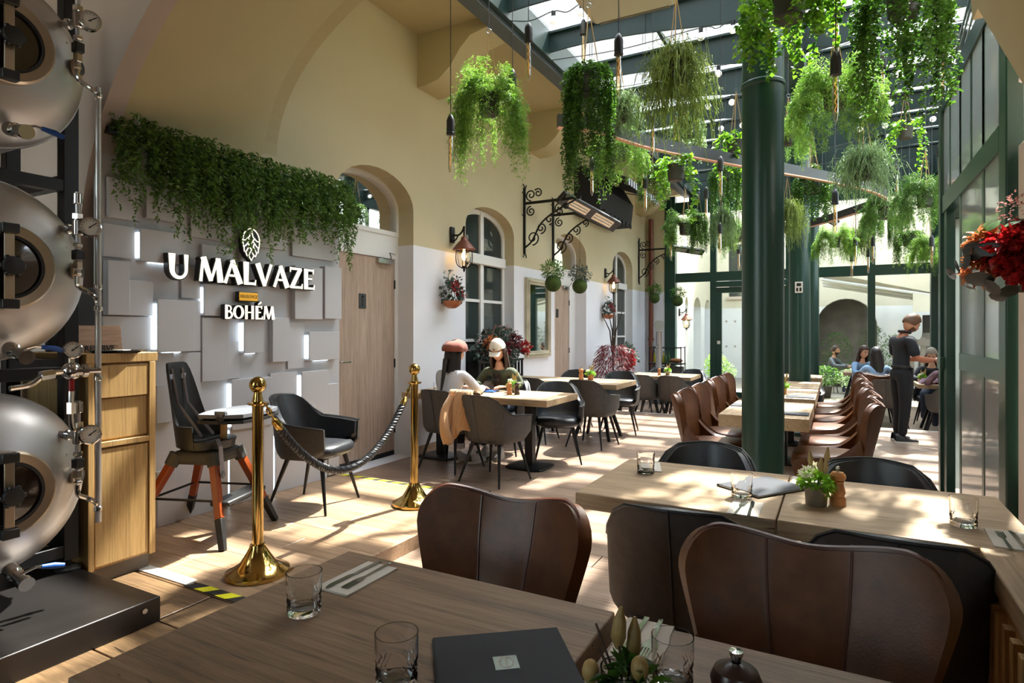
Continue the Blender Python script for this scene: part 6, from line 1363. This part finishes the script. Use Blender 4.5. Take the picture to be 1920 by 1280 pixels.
def table_pot(x, y, z, label, s=1.0, wood_=False):
    t = thing('flower_pot', label, 'plant', (x, y, z), group='small flower pots on the tables'); t.scale = (s,) * 3
    B().lathe([(.0, 0), (.034, 0), (.037, .004), (.043, .075), (.044, .077), (.041, .077), (.038, .06), (0, .055)], n=28, caps=False).mk('pot', 'zinc' if not wood_ else 'mill_wood', t, smooth=True)
    fol_part('leaves', [bush(130, .055, (1, 1, .6), (0, 0, .085), .035, .024, .4)], 'leaf_lime', t); fol_part('white_flowers', [blossom((-.03, -.02, .125), .022, 40), blossom((.0, .025, .14), .02, 36), blossom((-.045, .02, .11), .018, 30)], 'petal_white', t)
    b = B(); hd = B()
    for k, (dx, dy, h) in enumerate(((.035, .01, .19), (.015, -.02, .155), (-.02, .02, .17), (.03, -.015, .15))): b.tube([(0, 0, .06), (dx * .6, dy * .6, h * .7), (dx, dy, h)], .0016, 5); hd.tube([(dx, dy, h - .02), (dx * 1.05, dy * 1.05, h), (dx * 1.15, dy * 1.1, h + .035)], [.007, .011, .003], 8)
    b.mk('stems', 'stem_green', t); o = hd.mk('dried_heads', 'grass_dry', t, smooth=True); o['kind'] = 'stuff'
    return t
table_pot(-.068, 2.60, .75, 'zinc pot of white and yellow flowers on the sunlit table'); 
for x, y, z, lab, w_ in ((-2.95, 7.75, .75, 'small flower pot on the second wall table', 1), (-2.75, 11.2, .60, 'small flower pot on the far left table', 0), (-.5, 7.0, .75, 'small flower pot in a wooden box on the second plank table', 1), (-3.1, 5.80, .75, 'small flower pot behind the pepper mills on the women table', 0), (1.25, 11.9, .58, 'small pot of orange flowers on the table right of the waiter', 0)): table_pot(x, y, z, lab, 1.0, w_)
mill(-3.02, 5.56, .75, 'light pepper mill on the table of the two women'); mill(-2.95, 5.60, .75, 'dark pepper mill on the table of the two women', 'mill_dark'); mill(-3.06, 7.68, .75, 'light pepper mill on the second wall table', s=1.2); mill(1.38, 11.92, .58, 'light pepper mill on the table right of the waiter'); mill(-2.88, 11.1, .60, 'light pepper mill on the far left table')
# dried arrangement at the bottom edge
da = thing('dried_flowers', 'dried grasses with fluffy heads in a glass at the bottom edge', 'flowers', (-.335, 1.045, .72)); put('vase', gmesh, 'tumbler', da)
b = B(); hd = B()
for k, (dx, dy, h, c) in enumerate(((-.02, .03, .20, 1), (.035, -.02, .16, 0), (-.055, -.02, .12, 0), (-.06, .02, .215, 2), (.005, .045, .17, 1), (-.035, -.03, .19, 2))):
    h *= .72; b.tube(bez([(0, 0, .02), (dx * .4, dy * .4, h * .55), (dx, dy, h)], 5), .0022, 6)
    if c == 1: hd.tube([(dx, dy, h - .03), (dx * 1.0, dy, h - .01), (dx * .9, dy * 1.1, h + .02), (dx * .8, dy * 1.2, h + .045)], [.006, .014, .012, .003], 10)
    elif c == 0: hd.sphere((dx, dy, h), .016, 12, 9, (1, 1, 1.35))
b.mk('stems', 'stem_brown', da, smooth=True); o = hd.mk('heads', 'grass_dry', da, smooth=True); o['kind'] = 'stuff'; fol_part('leaves', [bush(60, .045, (1, 1, .7), (.02, 0, .08), .04, .022, .4)], 'leaf_mid', da)
# on the women's table: plates, tablet, cups
def disc(name, x, y, z, r, mat, label, cat): o = B().lathe([(0, 0), (r * .6, 0), (r, .012), (r * 1.0, .015), (r * .62, .006), (0, .005)], n=24, caps=False).mk(name, mat, smooth=True, loc=(x, y, z)); tag(o, label, cat)
disc('plate', -3.72, 5.66, .75, .12, 'tray_grey', 'grey plate in front of the woman in the cream cap', 'plate'); o = B().box(-.14, .14, -.1, .1, 0, .012).mk('menu_card', 'blue_plastic', bevel=.002, loc=(-3.42, 5.72, .751)); o.rotation_euler.z = .2; tag(o, 'blue menu card on the table between the two women', 'menu')
for x, y, lab in ((-3.80, 5.85, 'small glass mug by the woman in the cream cap'), (-3.9, 5.5, 'small glass mug near the wall on the women table')):
    o = put('mug', gmesh, 'frost_glass', loc=(x, y, .7505)); tag(o, lab, 'mug', 'mugs on the women table')
# ------------------------------------------------------------------ camel coat over the chair corner
ct = thing('camel_coat', 'camel coloured coat draped over the corner of a black chair', 'coat', (-3.12, 4.82, .0))
def coat(u, v):
    a = lerp(-.9, 2.3, u); r = lerp(.035, .15, v) + .02 * math.sin(u * 17) * v + .01 * math.sin(u * 31 + v * 4); z = .855 - .02 * (1 - v) - .50 * max(0, v - .12) ** 1.1 * (1 + .18 * math.sin(u * 5.3)); x = -.03 + .26 * (u - .5) + .015 * math.sin(9 * v + 5 * u); y = .0 - (r - .03) * math.cos((u - .5) * 1.2) * .9 + .05 * (1 - v) ** 2
    return Vector((x, y, z))
B().grid(lambda u, v: coat(u, v), 36, 22, .022).mk('front_drape', 'camel_coat', ct, smooth=True, ang=70)
def coat2(u, v): return Vector((-.03 + .26 * (u - .5) + .02 * math.sin(6 * v), .05 + .05 * math.sin(PI * min(1, v * 2)) + .07 * v + .012 * math.sin(u * 20), .85 + .02 * math.sin(PI * min(1, v * 3)) - .30 * v ** 1.2))
B().grid(coat2, 24, 12, .02).mk('back_drape', 'camel_coat', ct, smooth=True, ang=70)
B().tube(bez([(-.11, -.02, .80), (-.14, -.10, .66), (-.10, -.16, .50), (-.06, -.15, .38)], 6), [.03 + .0015 * k for k in range(19)], 10).mk('sleeve', 'camel_coat', ct, smooth=True)
# ------------------------------------------------------------------ slatted oak divider at the right edge
dv = thing('slatted_divider', 'oak slatted divider with plank cap at the right edge of the view', 'divider', (.40, 1.2, 0))
B().box(.02, .15, 0, 1.10, .0, .66).mk('core', 'cream_plaster', dv); B().box(-.012, .14, -.02, 1.115, .69, .755).mk('cap', 'oak_top_y', dv, bevel=.004); B().box(.14, .165, -.02, 1.10, .60, .72).mk('ledge', 'white_paint', dv)
B().box(.0, .02, 0, 1.10, .64, .69).mk('rail', 'light_oak', dv)
for k in range(14): B().box(-.022, .02, .03 + .08 * k, .065 + .08 * k, .0, .66).mk('slat', 'light_oak', dv, bevel=.002)
# ------------------------------------------------------------------ loudspeaker, tote bag, plaid, cart with bottles
ls = thing('loudspeaker', 'dark grey loudspeaker mounted on the far right post', 'loudspeaker', (1.62, 14.6, 3.0)); B().prism([(-.14, -.12, -.16), (.14, -.12, -.14), (.16, .1, -.18), (.16, .1, .18), (.14, -.12, .14), (-.14, -.12, .16)][:4] + [(.14, -.12, .16), (-.14, -.12, .14)], (0, .18, 0)).mk('cabinet', 'grey_fabric', ls, bevel=.03, seg=3); B().cyl((.1, .05, 0), (.16, .45, 0), .025, n=8).mk('arm', 'black_steel', ls)
tb = thing('tote_bag', 'cream canvas tote bag hanging beside the brown chair', 'bag', (.26, 11.9, ZL)); B().grid(lambda u, v: Vector(((.15 + .02 * math.sin(v * 5)) * math.cos(2 * PI * u), .05 * math.sin(2 * PI * u) * (1 - .7 * v) + .01 * math.sin(9 * u), .03 + .36 * v)), 28, 10, .006, True).mk('sack', 'tote_canvas', tb, smooth=True)
for y in (-.03, .03): B().tube(bez([(-.06, y, .38), (-.04, y, .55), (.0, y, .62), (.04, y, .55), (.06, y, .38)], 5), .009, 6).mk('handle', 'tote_canvas', tb, smooth=True)
B().lathe([(0, .03), (.14, .035), (.145, .05)], n=20, caps=False).mk('bottom', 'tote_canvas', tb).scale = (1, .35, 1)
sc_ = thing('plaid_scarf', 'red and grey plaid scarf heaped on the table right of the waiter', 'scarf', (1.36, 11.6, .545)); B().grid(lambda u, v: Vector(((u - .5) * .36 + .02 * math.sin(9 * v), (v - .5) * .3, .08 * math.sin(PI * u) * math.sin(PI * v) + .02 * math.sin(14 * u) + .02 * math.sin(11 * v) + .05)), 22, 22, .02).mk('cloth', 'plaid', sc_, smooth=True)
cart = thing('service_cart', 'dark service cart with bottles and bread by the far glass wall', 'cart', (-3.35, 13.6, ZL))
for x in (-.35, .35):
    for y in (-.2, .2): B().cyl((x, y, 0), (x, y, 1.25), .012, n=8).mk('post', 'black_steel', cart)
for z in (.35, .85): B().box(-.37, .37, -.22, .22, z, z + .03).mk('shelf', 'black_steel', cart, bevel=.004)
for y in (-.2, .2): B().cyl((-.35, y, 1.22), (.35, y, 1.22), .01, n=6).mk('rail', 'black_steel', cart)
B().box(-.33, .33, -.2, .2, .38, .80).mk('drawer_box', 'grey_fabric', cart, bevel=.006)
for k in range(6):
    t = thing('bottle', ['olive oil bottle', 'green glass bottle', 'tall vinegar bottle', 'second oil bottle', 'dark sauce bottle', 'small oil bottle'][k] + ' at place %s on the service cart' % ['far left', 'left', 'left centre', 'centre', 'right centre', 'right'][k], 'bottle', (-3.62 + .062 * k, 13.55 + .05 * (k % 2), ZL + .88), group='bottles on the service cart'); B().lathe([(0, 0), (.026, 0), (.027, .14), (.012, .18), (.011, .24), (0, .24)], n=14, caps=False).mk('glass', 'bottle_oil' if k % 3 == 0 else 'bottle_green', t, smooth=True); B().lathe([(.013, .24), (.013, .262), (0, .262)], n=10).mk('stopper', 'black_plastic', t)
br_ = B().sphere((0, 0, .055), .1, 14, 9, (1.5, .8, .55)).mk('bread_loaf', 'bread', smooth=True, loc=(-3.15, 13.6, ZL + .88)); tag(br_, 'brown bread loaf on the service cart', 'bread')
tp = thing('beer_tap', 'tall silver tap column with round badge beside the service cart', 'tap', (-3.43, 13.2, ZL)); B().box(-.14, .14, -.1, .1, 0, .8).mk('cabinet', 'grey_steel', tp, bevel=.01); B().lathe([(.07, .8), (.065, .85), (.065, 1.55), (.075, 1.58), (0, 1.6)], n=20).mk('tower', 'brushed_steel', tp, smooth=True); B().lathe([(0, -.02), (.11, -.02), (.11, .02), (0, .02)], (0, -.02, 1.72), 24, (.4, -1, 0)).mk('badge', 'chrome', tp, smooth=True); B().tube([(0, -.06, 1.3), (0, -.14, 1.28), (0, -.14, 1.2)], .012, 8).mk('spout', 'chrome', tp)
crt = thing('crate', 'blue plastic crate on the lower floor beside the glass door', 'crate', (-2.25, 13.4, ZL)); B().box(-.18, .18, -.14, .14, 0, .02).box(-.18, -.165, -.14, .14, 0, .24).box(.165, .18, -.14, .14, 0, .24).box(-.18, .18, -.14, -.125, 0, .24).box(-.18, .18, .125, .14, 0, .24).mk('tub', 'blue_plastic', crt); B().box(-.19, .19, -.15, .15, .22, .25).mk('rim', 'blue_plastic', crt, bevel=.006)
lw = thing('wall_lamp', 'steel swan neck wall lamp on top of the beige pier at the right edge', 'lamp', (.93, 3.5, 2.37)); B().lathe([(.05, 0), (.05, .015), (.02, .03)], n=16).mk('base', 'chrome', lw, smooth=True); B().tube(bez([(0, 0, .02), (-.02, 0, .2), (-.08, -.02, .34), (-.14, -.03, .28)], 6), .012, 8).mk('arm', 'chrome', lw, smooth=True); B().lathe([(0.02, 0), (.05, -.04), (.07, -.1)], (-.14, -.03, .28), 18, caps=False).mk('shade', 'chrome', lw, smooth=True); B().sphere((-.14, -.03, .20), .03, 10, 8).mk('bulb', 'bulb_frost', lw, smooth=True)
# ------------------------------------------------------------------ people
def skinned(name, J, E, mat, parent, root, sub=2):
    """J: joint -> (x,y,z,r[,r2]); E: pairs. A skin surface grown over the joints."""
    bm = bmesh.new(); lay = bm.verts.layers.skin.verify(); vv = {}
    for k, q in J.items():
        v = bm.verts.new(q[:3]); v[lay].radius = (q[3], q[4] if len(q) > 4 else q[3]); v[lay].use_root = (k == root); vv[k] = v
    for a, c in E: bm.edges.new((vv[a], vv[c]))
    me = bpy.data.meshes.new(name); bm.to_mesh(me); bm.free(); o = put(name, me, mat, parent)
    s_ = o.modifiers.new('skin', 'SKIN'); s_.use_smooth_shade = True; s_.branch_smoothing = .4
    q = o.modifiers.new('sub', 'SUBSURF'); q.levels = q.render_levels = sub; return o
def head(parent, loc, yaw, pitch, skin, hair, style, s=1.0):
    """head with face looking along local +Y; hair, cap or beret by style"""
    M = Matrix.Translation(loc) @ Matrix.Rotation(yaw, 4, 'Z') @ Matrix.Rotation(pitch, 4, 'X'); n, m_ = 28, 22; b = B(); vs = []
    def surf(t, a):
        x = .074 * math.sin(t) * math.cos(a); y = .092 * math.sin(t) * math.sin(a); z = .115 * math.cos(t); f = max(0, math.sin(a))
        if z < 0: k = -z / .115; x *= 1 - .28 * k * k; y = y * (1 - .12 * k) + .012 * k * f
        nose = math.exp(-((x / .013) ** 2)) * math.exp(-(((z + .018) / .03) ** 2)) * f; y += .024 * nose
        y -= .010 * math.exp(-(((abs(x) - .03) / .014) ** 2)) * math.exp(-(((z - .012) / .013) ** 2)) * f + .0 ; y += .005 * math.exp(-((x / .022) ** 2)) * math.exp(-(((z + .062) / .010) ** 2)) * f + .006 * math.exp(-((x / .02) ** 2)) * math.exp(-(((z + .1) / .016) ** 2)) * f
        return Vector((x, y, z))
    b.grid(lambda u, v: surf(max(.02, min(PI - .02, PI * v)), 2 * PI * u), n, m_, 0, True); 
    for sx in (-1, 1): b.sphere((sx * .075, -.008, -.005), .024, 8, 6, (.35, .75, 1.2))
    b.v = [tuple(M @ (Vector(p) * s)) for p in b.v]; h = b.mk('head', skin, parent, smooth=True, ang=70)
    def sub(bb, nm, mat): bb.v = [tuple(M @ (Vector(p) * s)) for p in bb.v]; return bb.mk(nm, mat, h, smooth=True, ang=60)
    e = B()
    for sx in (-1, 1): e.sphere((sx * .03, .078, .012), .0085, 8, 6)
    sub(e, 'eyes', 'black_plastic'); sub(B().sphere((0, .087, -.055), .018, 10, 6, (1, .35, .28)), 'mouth', 'beret'); br = B()
    for sx in (-1, 1): br.tube([(sx * .014, .088, .03), (sx * .032, .086, .036), (sx * .05, .074, .03)], .0035, 5)
    sub(br, 'brows', hair)
    def cap(lo, out=.010, front=-.2):
        def fn(u, v):
            a = 2 * PI * u; f = math.sin(a); tmax = lerp(lo, front if front > 0 else lo, sm((f - .1) / .6)) ; t = max(.02, tmax * v); p = surf(t, a); return Vector((p.x, p.y, p.z)) * (1 + out / .09) + Vector((0, -.004, .004))
        return B().grid(fn, 28, 12, .006, True)
    if style == 'short': sub(cap(1.85, .010, 1.02), 'hair', hair); bd = B().grid(lambda u, v: surf(lerp(1.95, 2.75, v), lerp(.15, PI - .15, u)) * 1.035, 18, 8, .004); sub(bd, 'beard', hair)
    elif style in ('long', 'beret', 'cap'):
        sub(cap(2.0, .012, 1.05), 'hair', hair)
        def fall(x0, x1, ln, yb=-.07):
            def fn(u, v): a = lerp(x0, x1, u); return Vector((.086 * math.sin(a) * (1 + .12 * v), -.092 * math.cos(a) - .012 * v + .02 * v * abs(math.sin(a)), -.01 - ln * v + .012 * math.sin(a * 9)))
            return B().grid(fn, 24, 10, .02)
        sub(fall(-1.7, 1.7, .32 if style != 'beret' else .2), 'hair_fall', hair)
        if style == 'cap':
            for sx in (-1, 1): sub(B().tube(bez([(sx * .075, .02, .0), (sx * .088, .035, -.1), (sx * .085, .06, -.22), (sx * .075, .07, -.34)], 5), [.02 + .001 * k for k in range(16)], 8, flat=.7), 'hair_lock', hair)
    if style == 'cap':
        sub(cap(1.28, .022, 1.18), 'baseball_cap', 'cap_cream'); sub(B().grid(lambda u, v: Vector(((.074 - .012 * v) * math.sin((u - .5) * 2.6), .075 + .035 * math.cos((u - .5) * 2.6) + .062 * v, .047 - .018 * v - .012 * (2 * u - 1) ** 2 * (.4 + v))), 16, 8, .006), 'cap_brim', 'cap_cream'); sub(B().tube([(.012 * math.cos(a), .112 + 0 * a, .082 + .009 * math.sin(a)) for a in np.linspace(.6, 5.6, 12)], .003, 5).tube([(-.004, .113, .078), (.014, .111, .078)], .003, 5), 'cap_emblem', 'letter_black')
    if style == 'beret':
        def bf(u, v): a = 2 * PI * u; r = .135 * math.sin(max(.03, v) * PI * .62) ** .8 * (1 + .05 * math.cos(a * 8) * v); return Vector((r * math.cos(a) * .95, r * math.sin(a) * 1.0 - .012, .045 + .085 * math.cos(v * PI * .62) + .012 * math.sin(a)))
        sub(B().grid(bf, 32, 12, .004, True), 'beret', 'beret'); sub(B().grid(lambda u, v: Vector(((.07 - .01 * v) * math.sin((u - .5) * 2.4), .085 + .03 * math.cos((u - .5) * 2.4) + .05 * v, .055 - .012 * v)), 14, 6, .006), 'beret_peak', 'beret'); sub(B().sphere((0, -.012, .135), .012, 8, 6), 'beret_button', 'beret')
    return h
def hand(parent, w_, d, up, skin, s=1.0, curl=.5, nm='hand'):
    """palm, four bent fingers of unequal length and a thumb leaving the side of the palm"""
    d = Vector(d).normalized(); up = (Vector(up) - d * Vector(up).dot(d)).normalized(); sd = d.cross(up); w_ = Vector(w_); b = B(); m_ = Matrix((sd, d, up)).transposed()
    b.tube([w_ - d * .01, w_ + d * .03 * s, w_ + d * .085 * s], [.024 * s, .036 * s, .038 * s], 10, flat=.45)
    for k, L_ in enumerate((.070, .080, .075, .058)):
        p = w_ + d * .082 * s + sd * (.027 - .018 * k) * s; q = p + d * L_ * .45 * s - up * .012 * curl * s; e = q + (d * (1 - .7 * curl) - up * curl).normalized() * L_ * .35 * s; f = e + (d * (1 - 1.4 * curl) - up * curl * 1.4).normalized() * L_ * .28 * s; b.tube([p - d * .015 * s, p, q, e, f], [.0085 * s, .0088 * s, .0085 * s, .0078 * s, .006 * s], 7)
    p = w_ + d * .025 * s + sd * .03 * s; b.tube([p, p + (d * .6 + sd * .7 - up * .3) * .035 * s, p + (d * 1.3 + sd * .75 - up * .6) * .045 * s], [.012 * s, .0105 * s, .007 * s], 7)
    return b.mk(nm, skin, parent, smooth=True, ang=70)
def shoe(parent, ank, d, mat, sole='paper', s=1.0):
    d = Vector(d); d.z = 0; d.normalize(); x = Vector((d.y, -d.x, 0)); a = Vector(ank); z0 = a.z
    def fn(u, v):
        l = -.075 + .255 * u; w_ = .042 * (math.sin(PI * min(1, max(.03, .12 + u * .86))) ** .45); h = lerp(.105, .045, sm((u - .18) / .5)) * (math.sin(PI * min(.97, max(.06, .18 + u * .80))) ** .3); t = PI * v; return a + d * l + x * (w_ * math.cos(t)) + Vector((0, 0, .018 + h * math.sin(t) - .0))
    o = B().grid(fn, 16, 10, 0).mk('shoe', mat, parent, smooth=True, ang=80)
    pts = [a + d * (-.075 + .255 * u) + x * (.045 * (math.sin(PI * min(1, max(.03, .12 + u * .86))) ** .45)) for u in np.linspace(0, 1, 12)] + [a + d * (-.075 + .255 * u) - x * (.045 * (math.sin(PI * min(1, max(.03, .12 + u * .86))) ** .45)) for u in np.linspace(1, 0, 12)]
    B().prism(pts, (0, 0, .022)).mk('sole', sole, o); return o
def seated(loc, rz, label, top, trs, skin, hair, style, lean=.12, hp=-.35, hy=0, arms=None, feet=True, sit=.47, shoes='shoe_white', legs=True):
    t = thing('person', label, 'person', loc, rz); z = sit - .47; L = lean
    A = arms or {-1: ((-.25, .10 + L, .80 + z), (-.14, .34 + L, .80 + z), (.05, .08, 0)), 1: ((.25, .10 + L, .80 + z), (.14, .34 + L, .80 + z), (-.05, .08, 0))}
    J = {'pel': (0, -.04, .56 + z, .125, .10), 'wai': (0, -.03 + L * .3, .72 + z, .115, .09), 'che': (0, -.02 + L * .75, .90 + z, .125, .09), 'nb': (0, -.02 + L, 1.0 + z, .075, .07)}; E = [('pel', 'wai'), ('wai', 'che'), ('che', 'nb')]
    for s_ in (-1, 1):
        e, w_, _ = A[s_]; k = 'lr'[s_ > 0]; J['sh' + k] = (s_ * .155, -.02 + L * .95, .965 + z, .062); J['el' + k] = (*e, .05); J['wr' + k] = (*w_, .037); E += [('che', 'sh' + k), ('sh' + k, 'el' + k), ('el' + k, 'wr' + k)]
    body = {k: (*v[:3], *[r * .72 for r in v[3:]]) for k, v in J.items()}; body['nk'] = (0, L + .005, 1.09 + z, .046); Eb = E + [('nb', 'nk')]
    T = {'pel': (0, -.04, .55 + z, .13, .105)}; Et = []
    for s_ in (-1, 1):
        k = 'lr'[s_ > 0]; T['hi' + k] = (s_ * .085, .06, .545 + z, .085); T['kn' + k] = (s_ * .095, .40, .55 + z, .062); T['an' + k] = (s_ * .10, .34, .12, .046); Et += [('pel', 'hi' + k), ('hi' + k, 'kn' + k), ('kn' + k, 'an' + k)]
    body.update({k: (*v[:3], *[r * .72 for r in v[3:]]) for k, v in T.items() if k != 'pel'})
    bo = skinned('body', body, Eb + Et, skin, t, 'pel'); skinned('top', J, E, top, t, 'che')
    if legs: skinned('trousers', T, Et, trs, t, 'pel')
    hh = head(t, Vector((0, L + .03, 1.19 + z)), hy, hp, skin, hair, style)
    for s_ in (-1, 1):
        e, w_, d = A[s_]; e, w_ = Vector(e), Vector(w_); dd = (w_ - e).normalized() + Vector(d) * 2; hand(t, w_ + (w_ - e).normalized() * .02, dd, (0, 0, 1), skin, .9)
        if feet: shoe(t, (s_ * .10, .34, 0), (s_ * .1, 1, 0), shoes)
    return t
G1 = seated((-3.55, 5.19, 0), R(-4), 'seated woman in a white jumper and rust beret, back to the camera', 'white_knit', 'black_trousers', 'skin_pale', 'hair_dark', 'beret', .10, -.12, R(-22))
B().tube(bez([(.0, -.03, 1.13), (-.01, -.045, 1.0), (-.02, -.06, .88), (-.03, -.085, .74)], 6), [.035, .034, .033, .032, .03, .03, .028, .027, .026, .025, .023, .022, .02, .018, .016, .014, .012, .01, .006], 8, flat=.6).mk('ponytail', 'hair_dark', G1, smooth=True)
for s_ in (-1, 1): B().lathe([(.058, -.03), (.062, 0), (.058, .03)], (s_ * .10, .34, .17), 14, caps=False).mk('turned_up_cuff', 'white_knit', G1, smooth=True)
G2 = seated((-3.44, 6.2, 0), PI + R(6), 'seated woman in an olive jacket and cream cap looking down at the table', 'olive_cloth', 'denim', 'skin_pale', 'hair_brown', 'cap', .15, -.5, R(4), {-1: ((-.27, .12, .80), (-.16, .34, .80), (.06, .05, 0)), 1: ((.27, .14, .80), (.15, .38, .80), (-.06, .05, 0))})
B().tube(bez([(-.04, .23, .93), (0, .245, .85), (.04, .23, .93)], 5), .006, 5).sphere((-.02, .25, .86), .022, 8, 6, (1, .3, .8)).sphere((.025, .25, .86), .022, 8, 6, (1, .3, .8)).mk('sunglasses', 'black_plastic', G2); B().grid(lambda u, v: Vector(((u - .5) * .10, .215 + .018 * math.cos((u - .5) * 3) - .06 * (1 - v), .74 + .20 * v)), 8, 8, .006).mk('inner_shirt', 'stem_brown', G2, smooth=True)
# the waiter: standing, head bowed, writing on a pad
W = thing('person', 'standing waiter in a black shirt and trousers, head bowed over his notepad', 'person', (.73, 9.18, 0), R(-66))
J = {'pel': (0, 0, .84, .135, .11), 'wai': (0, .0, 1.02, .13, .10), 'che': (0, .0, 1.22, .15, .11), 'nb': (0, .03, 1.36, .085, .07), 'shl': (-.185, .02, 1.32, .072), 'shr': (.185, .02, 1.32, .072), 'ell': (-.235, .04, 1.08, .06), 'elr': (.235, .05, 1.08, .06)}
E_ = [('pel', 'wai'), ('wai', 'che'), ('che', 'nb'), ('che', 'shl'), ('che', 'shr'), ('shl', 'ell'), ('shr', 'elr')]
T = {'top': (0, 0, .99, .128, .108), 'pel': (0, 0, .90, .142, .118), 'hil': (-.09, 0, .82, .095), 'hir': (.09, 0, .82, .095), 'knl': (-.10, .03, .48, .072), 'knr': (.10, .0, .48, .072), 'anl': (-.10, .01, .08, .052), 'anr': (.10, -.04, .08, .052)}; Et = [('top', 'pel'), ('pel', 'hil'), ('pel', 'hir'), ('hil', 'knl'), ('hir', 'knr'), ('knl', 'anl'), ('knr', 'anr')]
Bd = {k: (*v[:3], *[r * .7 for r in v[3:]]) for k, v in {**J, **T}.items()}; Bd.update({'wrl': (-.12, .36, 1.05, .030), 'wrr': (.10, .34, 1.05, .030), 'fol': (-.19, .18, 1.055, .043), 'for': (.19, .18, 1.055, .043), 'nk': (0, .06, 1.44, .05)})
skinned('body', Bd, E_ + Et + [('ell', 'fol'), ('fol', 'wrl'), ('elr', 'for'), ('for', 'wrr'), ('nb', 'nk')], 'skin_tan', W, 'pel'); skinned('shirt', J, E_, 'dark_shirt', W, 'che'); skinned('trousers', T, Et, 'black_trousers', W, 'pel')
head(W, Vector((0, .13, 1.515)), R(0), -.62, 'skin', 'hair_light', 'short'); hand(W, (-.12, .37, 1.05), (.35, 1, .0), (0, 0, 1), 'skin_tan', 1, .8); hand(W, (.10, .35, 1.055), (-.25, 1, .05), (0, 0, 1), 'skin_tan', 1, .8)
B().tube([(.062 * math.cos(a), .045 + .062 * math.sin(a), 1.405 - .012 * math.sin(a)) for a in np.linspace(0, 2 * PI, 16, endpoint=False)], .016, 6, closed=True).mk('collar', 'dark_shirt', W, smooth=True); B().lathe([(.126, 0), (.130, .01), (.130, .03), (.126, .035)], (0, 0, .945), 28).mk('belt', 'black_plastic', W).scale = (1, .8, 1)
B().grid(lambda u, v: Vector((.145 * math.sin((u - .5) * 2.4), .115 * math.cos((u - .5) * 2.4) + .015, .95 - .34 * v)), 14, 6, .008).mk('short_apron', 'black_trousers', W, smooth=True)
for s_ in (-1, 1): shoe(W, (s_ * .10, .01 if s_ < 0 else -.04, 0), (s_ * .25, 1, 0), 'shoe_black')
npd = B().obox((0, 0, 0), (.085, .13, .012), Matrix.Rotation(.5, 3, 'X')).mk('notepad', 'paper', loc=tuple(Vector((.73, 9.18, 1.07)) + Matrix.Rotation(R(-66), 3, 'Z') @ Vector((-.02, .48, 0)))); npd.rotation_euler.z = R(-66); tag(npd, 'small white notepad in the hands of the waiter', 'notepad')
# guests on the lower floor and outside
gz = ZL
seated((.62, 12.05, gz), R(5), 'guest in a light blue hoodie seen from behind, left of the waiter', 'blue_hoodie', 'denim', 'skin_pale', 'hair_dark', 'long', .12, -.2, R(20), feet=False)
seated((.36, 13.62, gz), PI + R(35), 'guest in pale blue leaning on the table behind the guest in the hoodie', 'blue_hoodie', 'denim', 'skin_pale', 'hair_brown', 'long', .16, -.3, 0, feet=False)
seated((1.45, 12.5, gz), PI + R(-10), 'guest in black bent over the table right of the waiter', 'dark_shirt', 'denim', 'skin_pale', 'hair_grey', 'long', .18, -.5, 0, feet=False)
seated((1.5, 10.96, gz), R(10), 'guest in grey at the right, half hidden by the glazed partition', 'plaid', 'denim', 'skin_pale', 'hair_light', 'long', .12, -.2, 0, feet=False)
seated((-.12, 17.9, gz - .1), R(-110), 'guest in a grey shirt with dark glasses sitting outside between the shrubs', 'grey_steel', 'denim', 'skin', 'hair_brown', 'short', .08, -.1, 0, feet=False)
st_ = thing('outdoor_stool', 'stool under the guest outside', 'stool', (-.12, 17.88, gz - .02)); B().lathe([(.17, .36), (.18, .38), (.17, .42), (0, .42)], n=18).mk('seat', 'weathered', st_, smooth=True)
for k in range(4): a = k * PI / 2 + .4; B().cyl((.12 * math.cos(a), .12 * math.sin(a), .37), (.17 * math.cos(a), .17 * math.sin(a), 0), .015, n=6).mk('leg', 'weathered', st_)
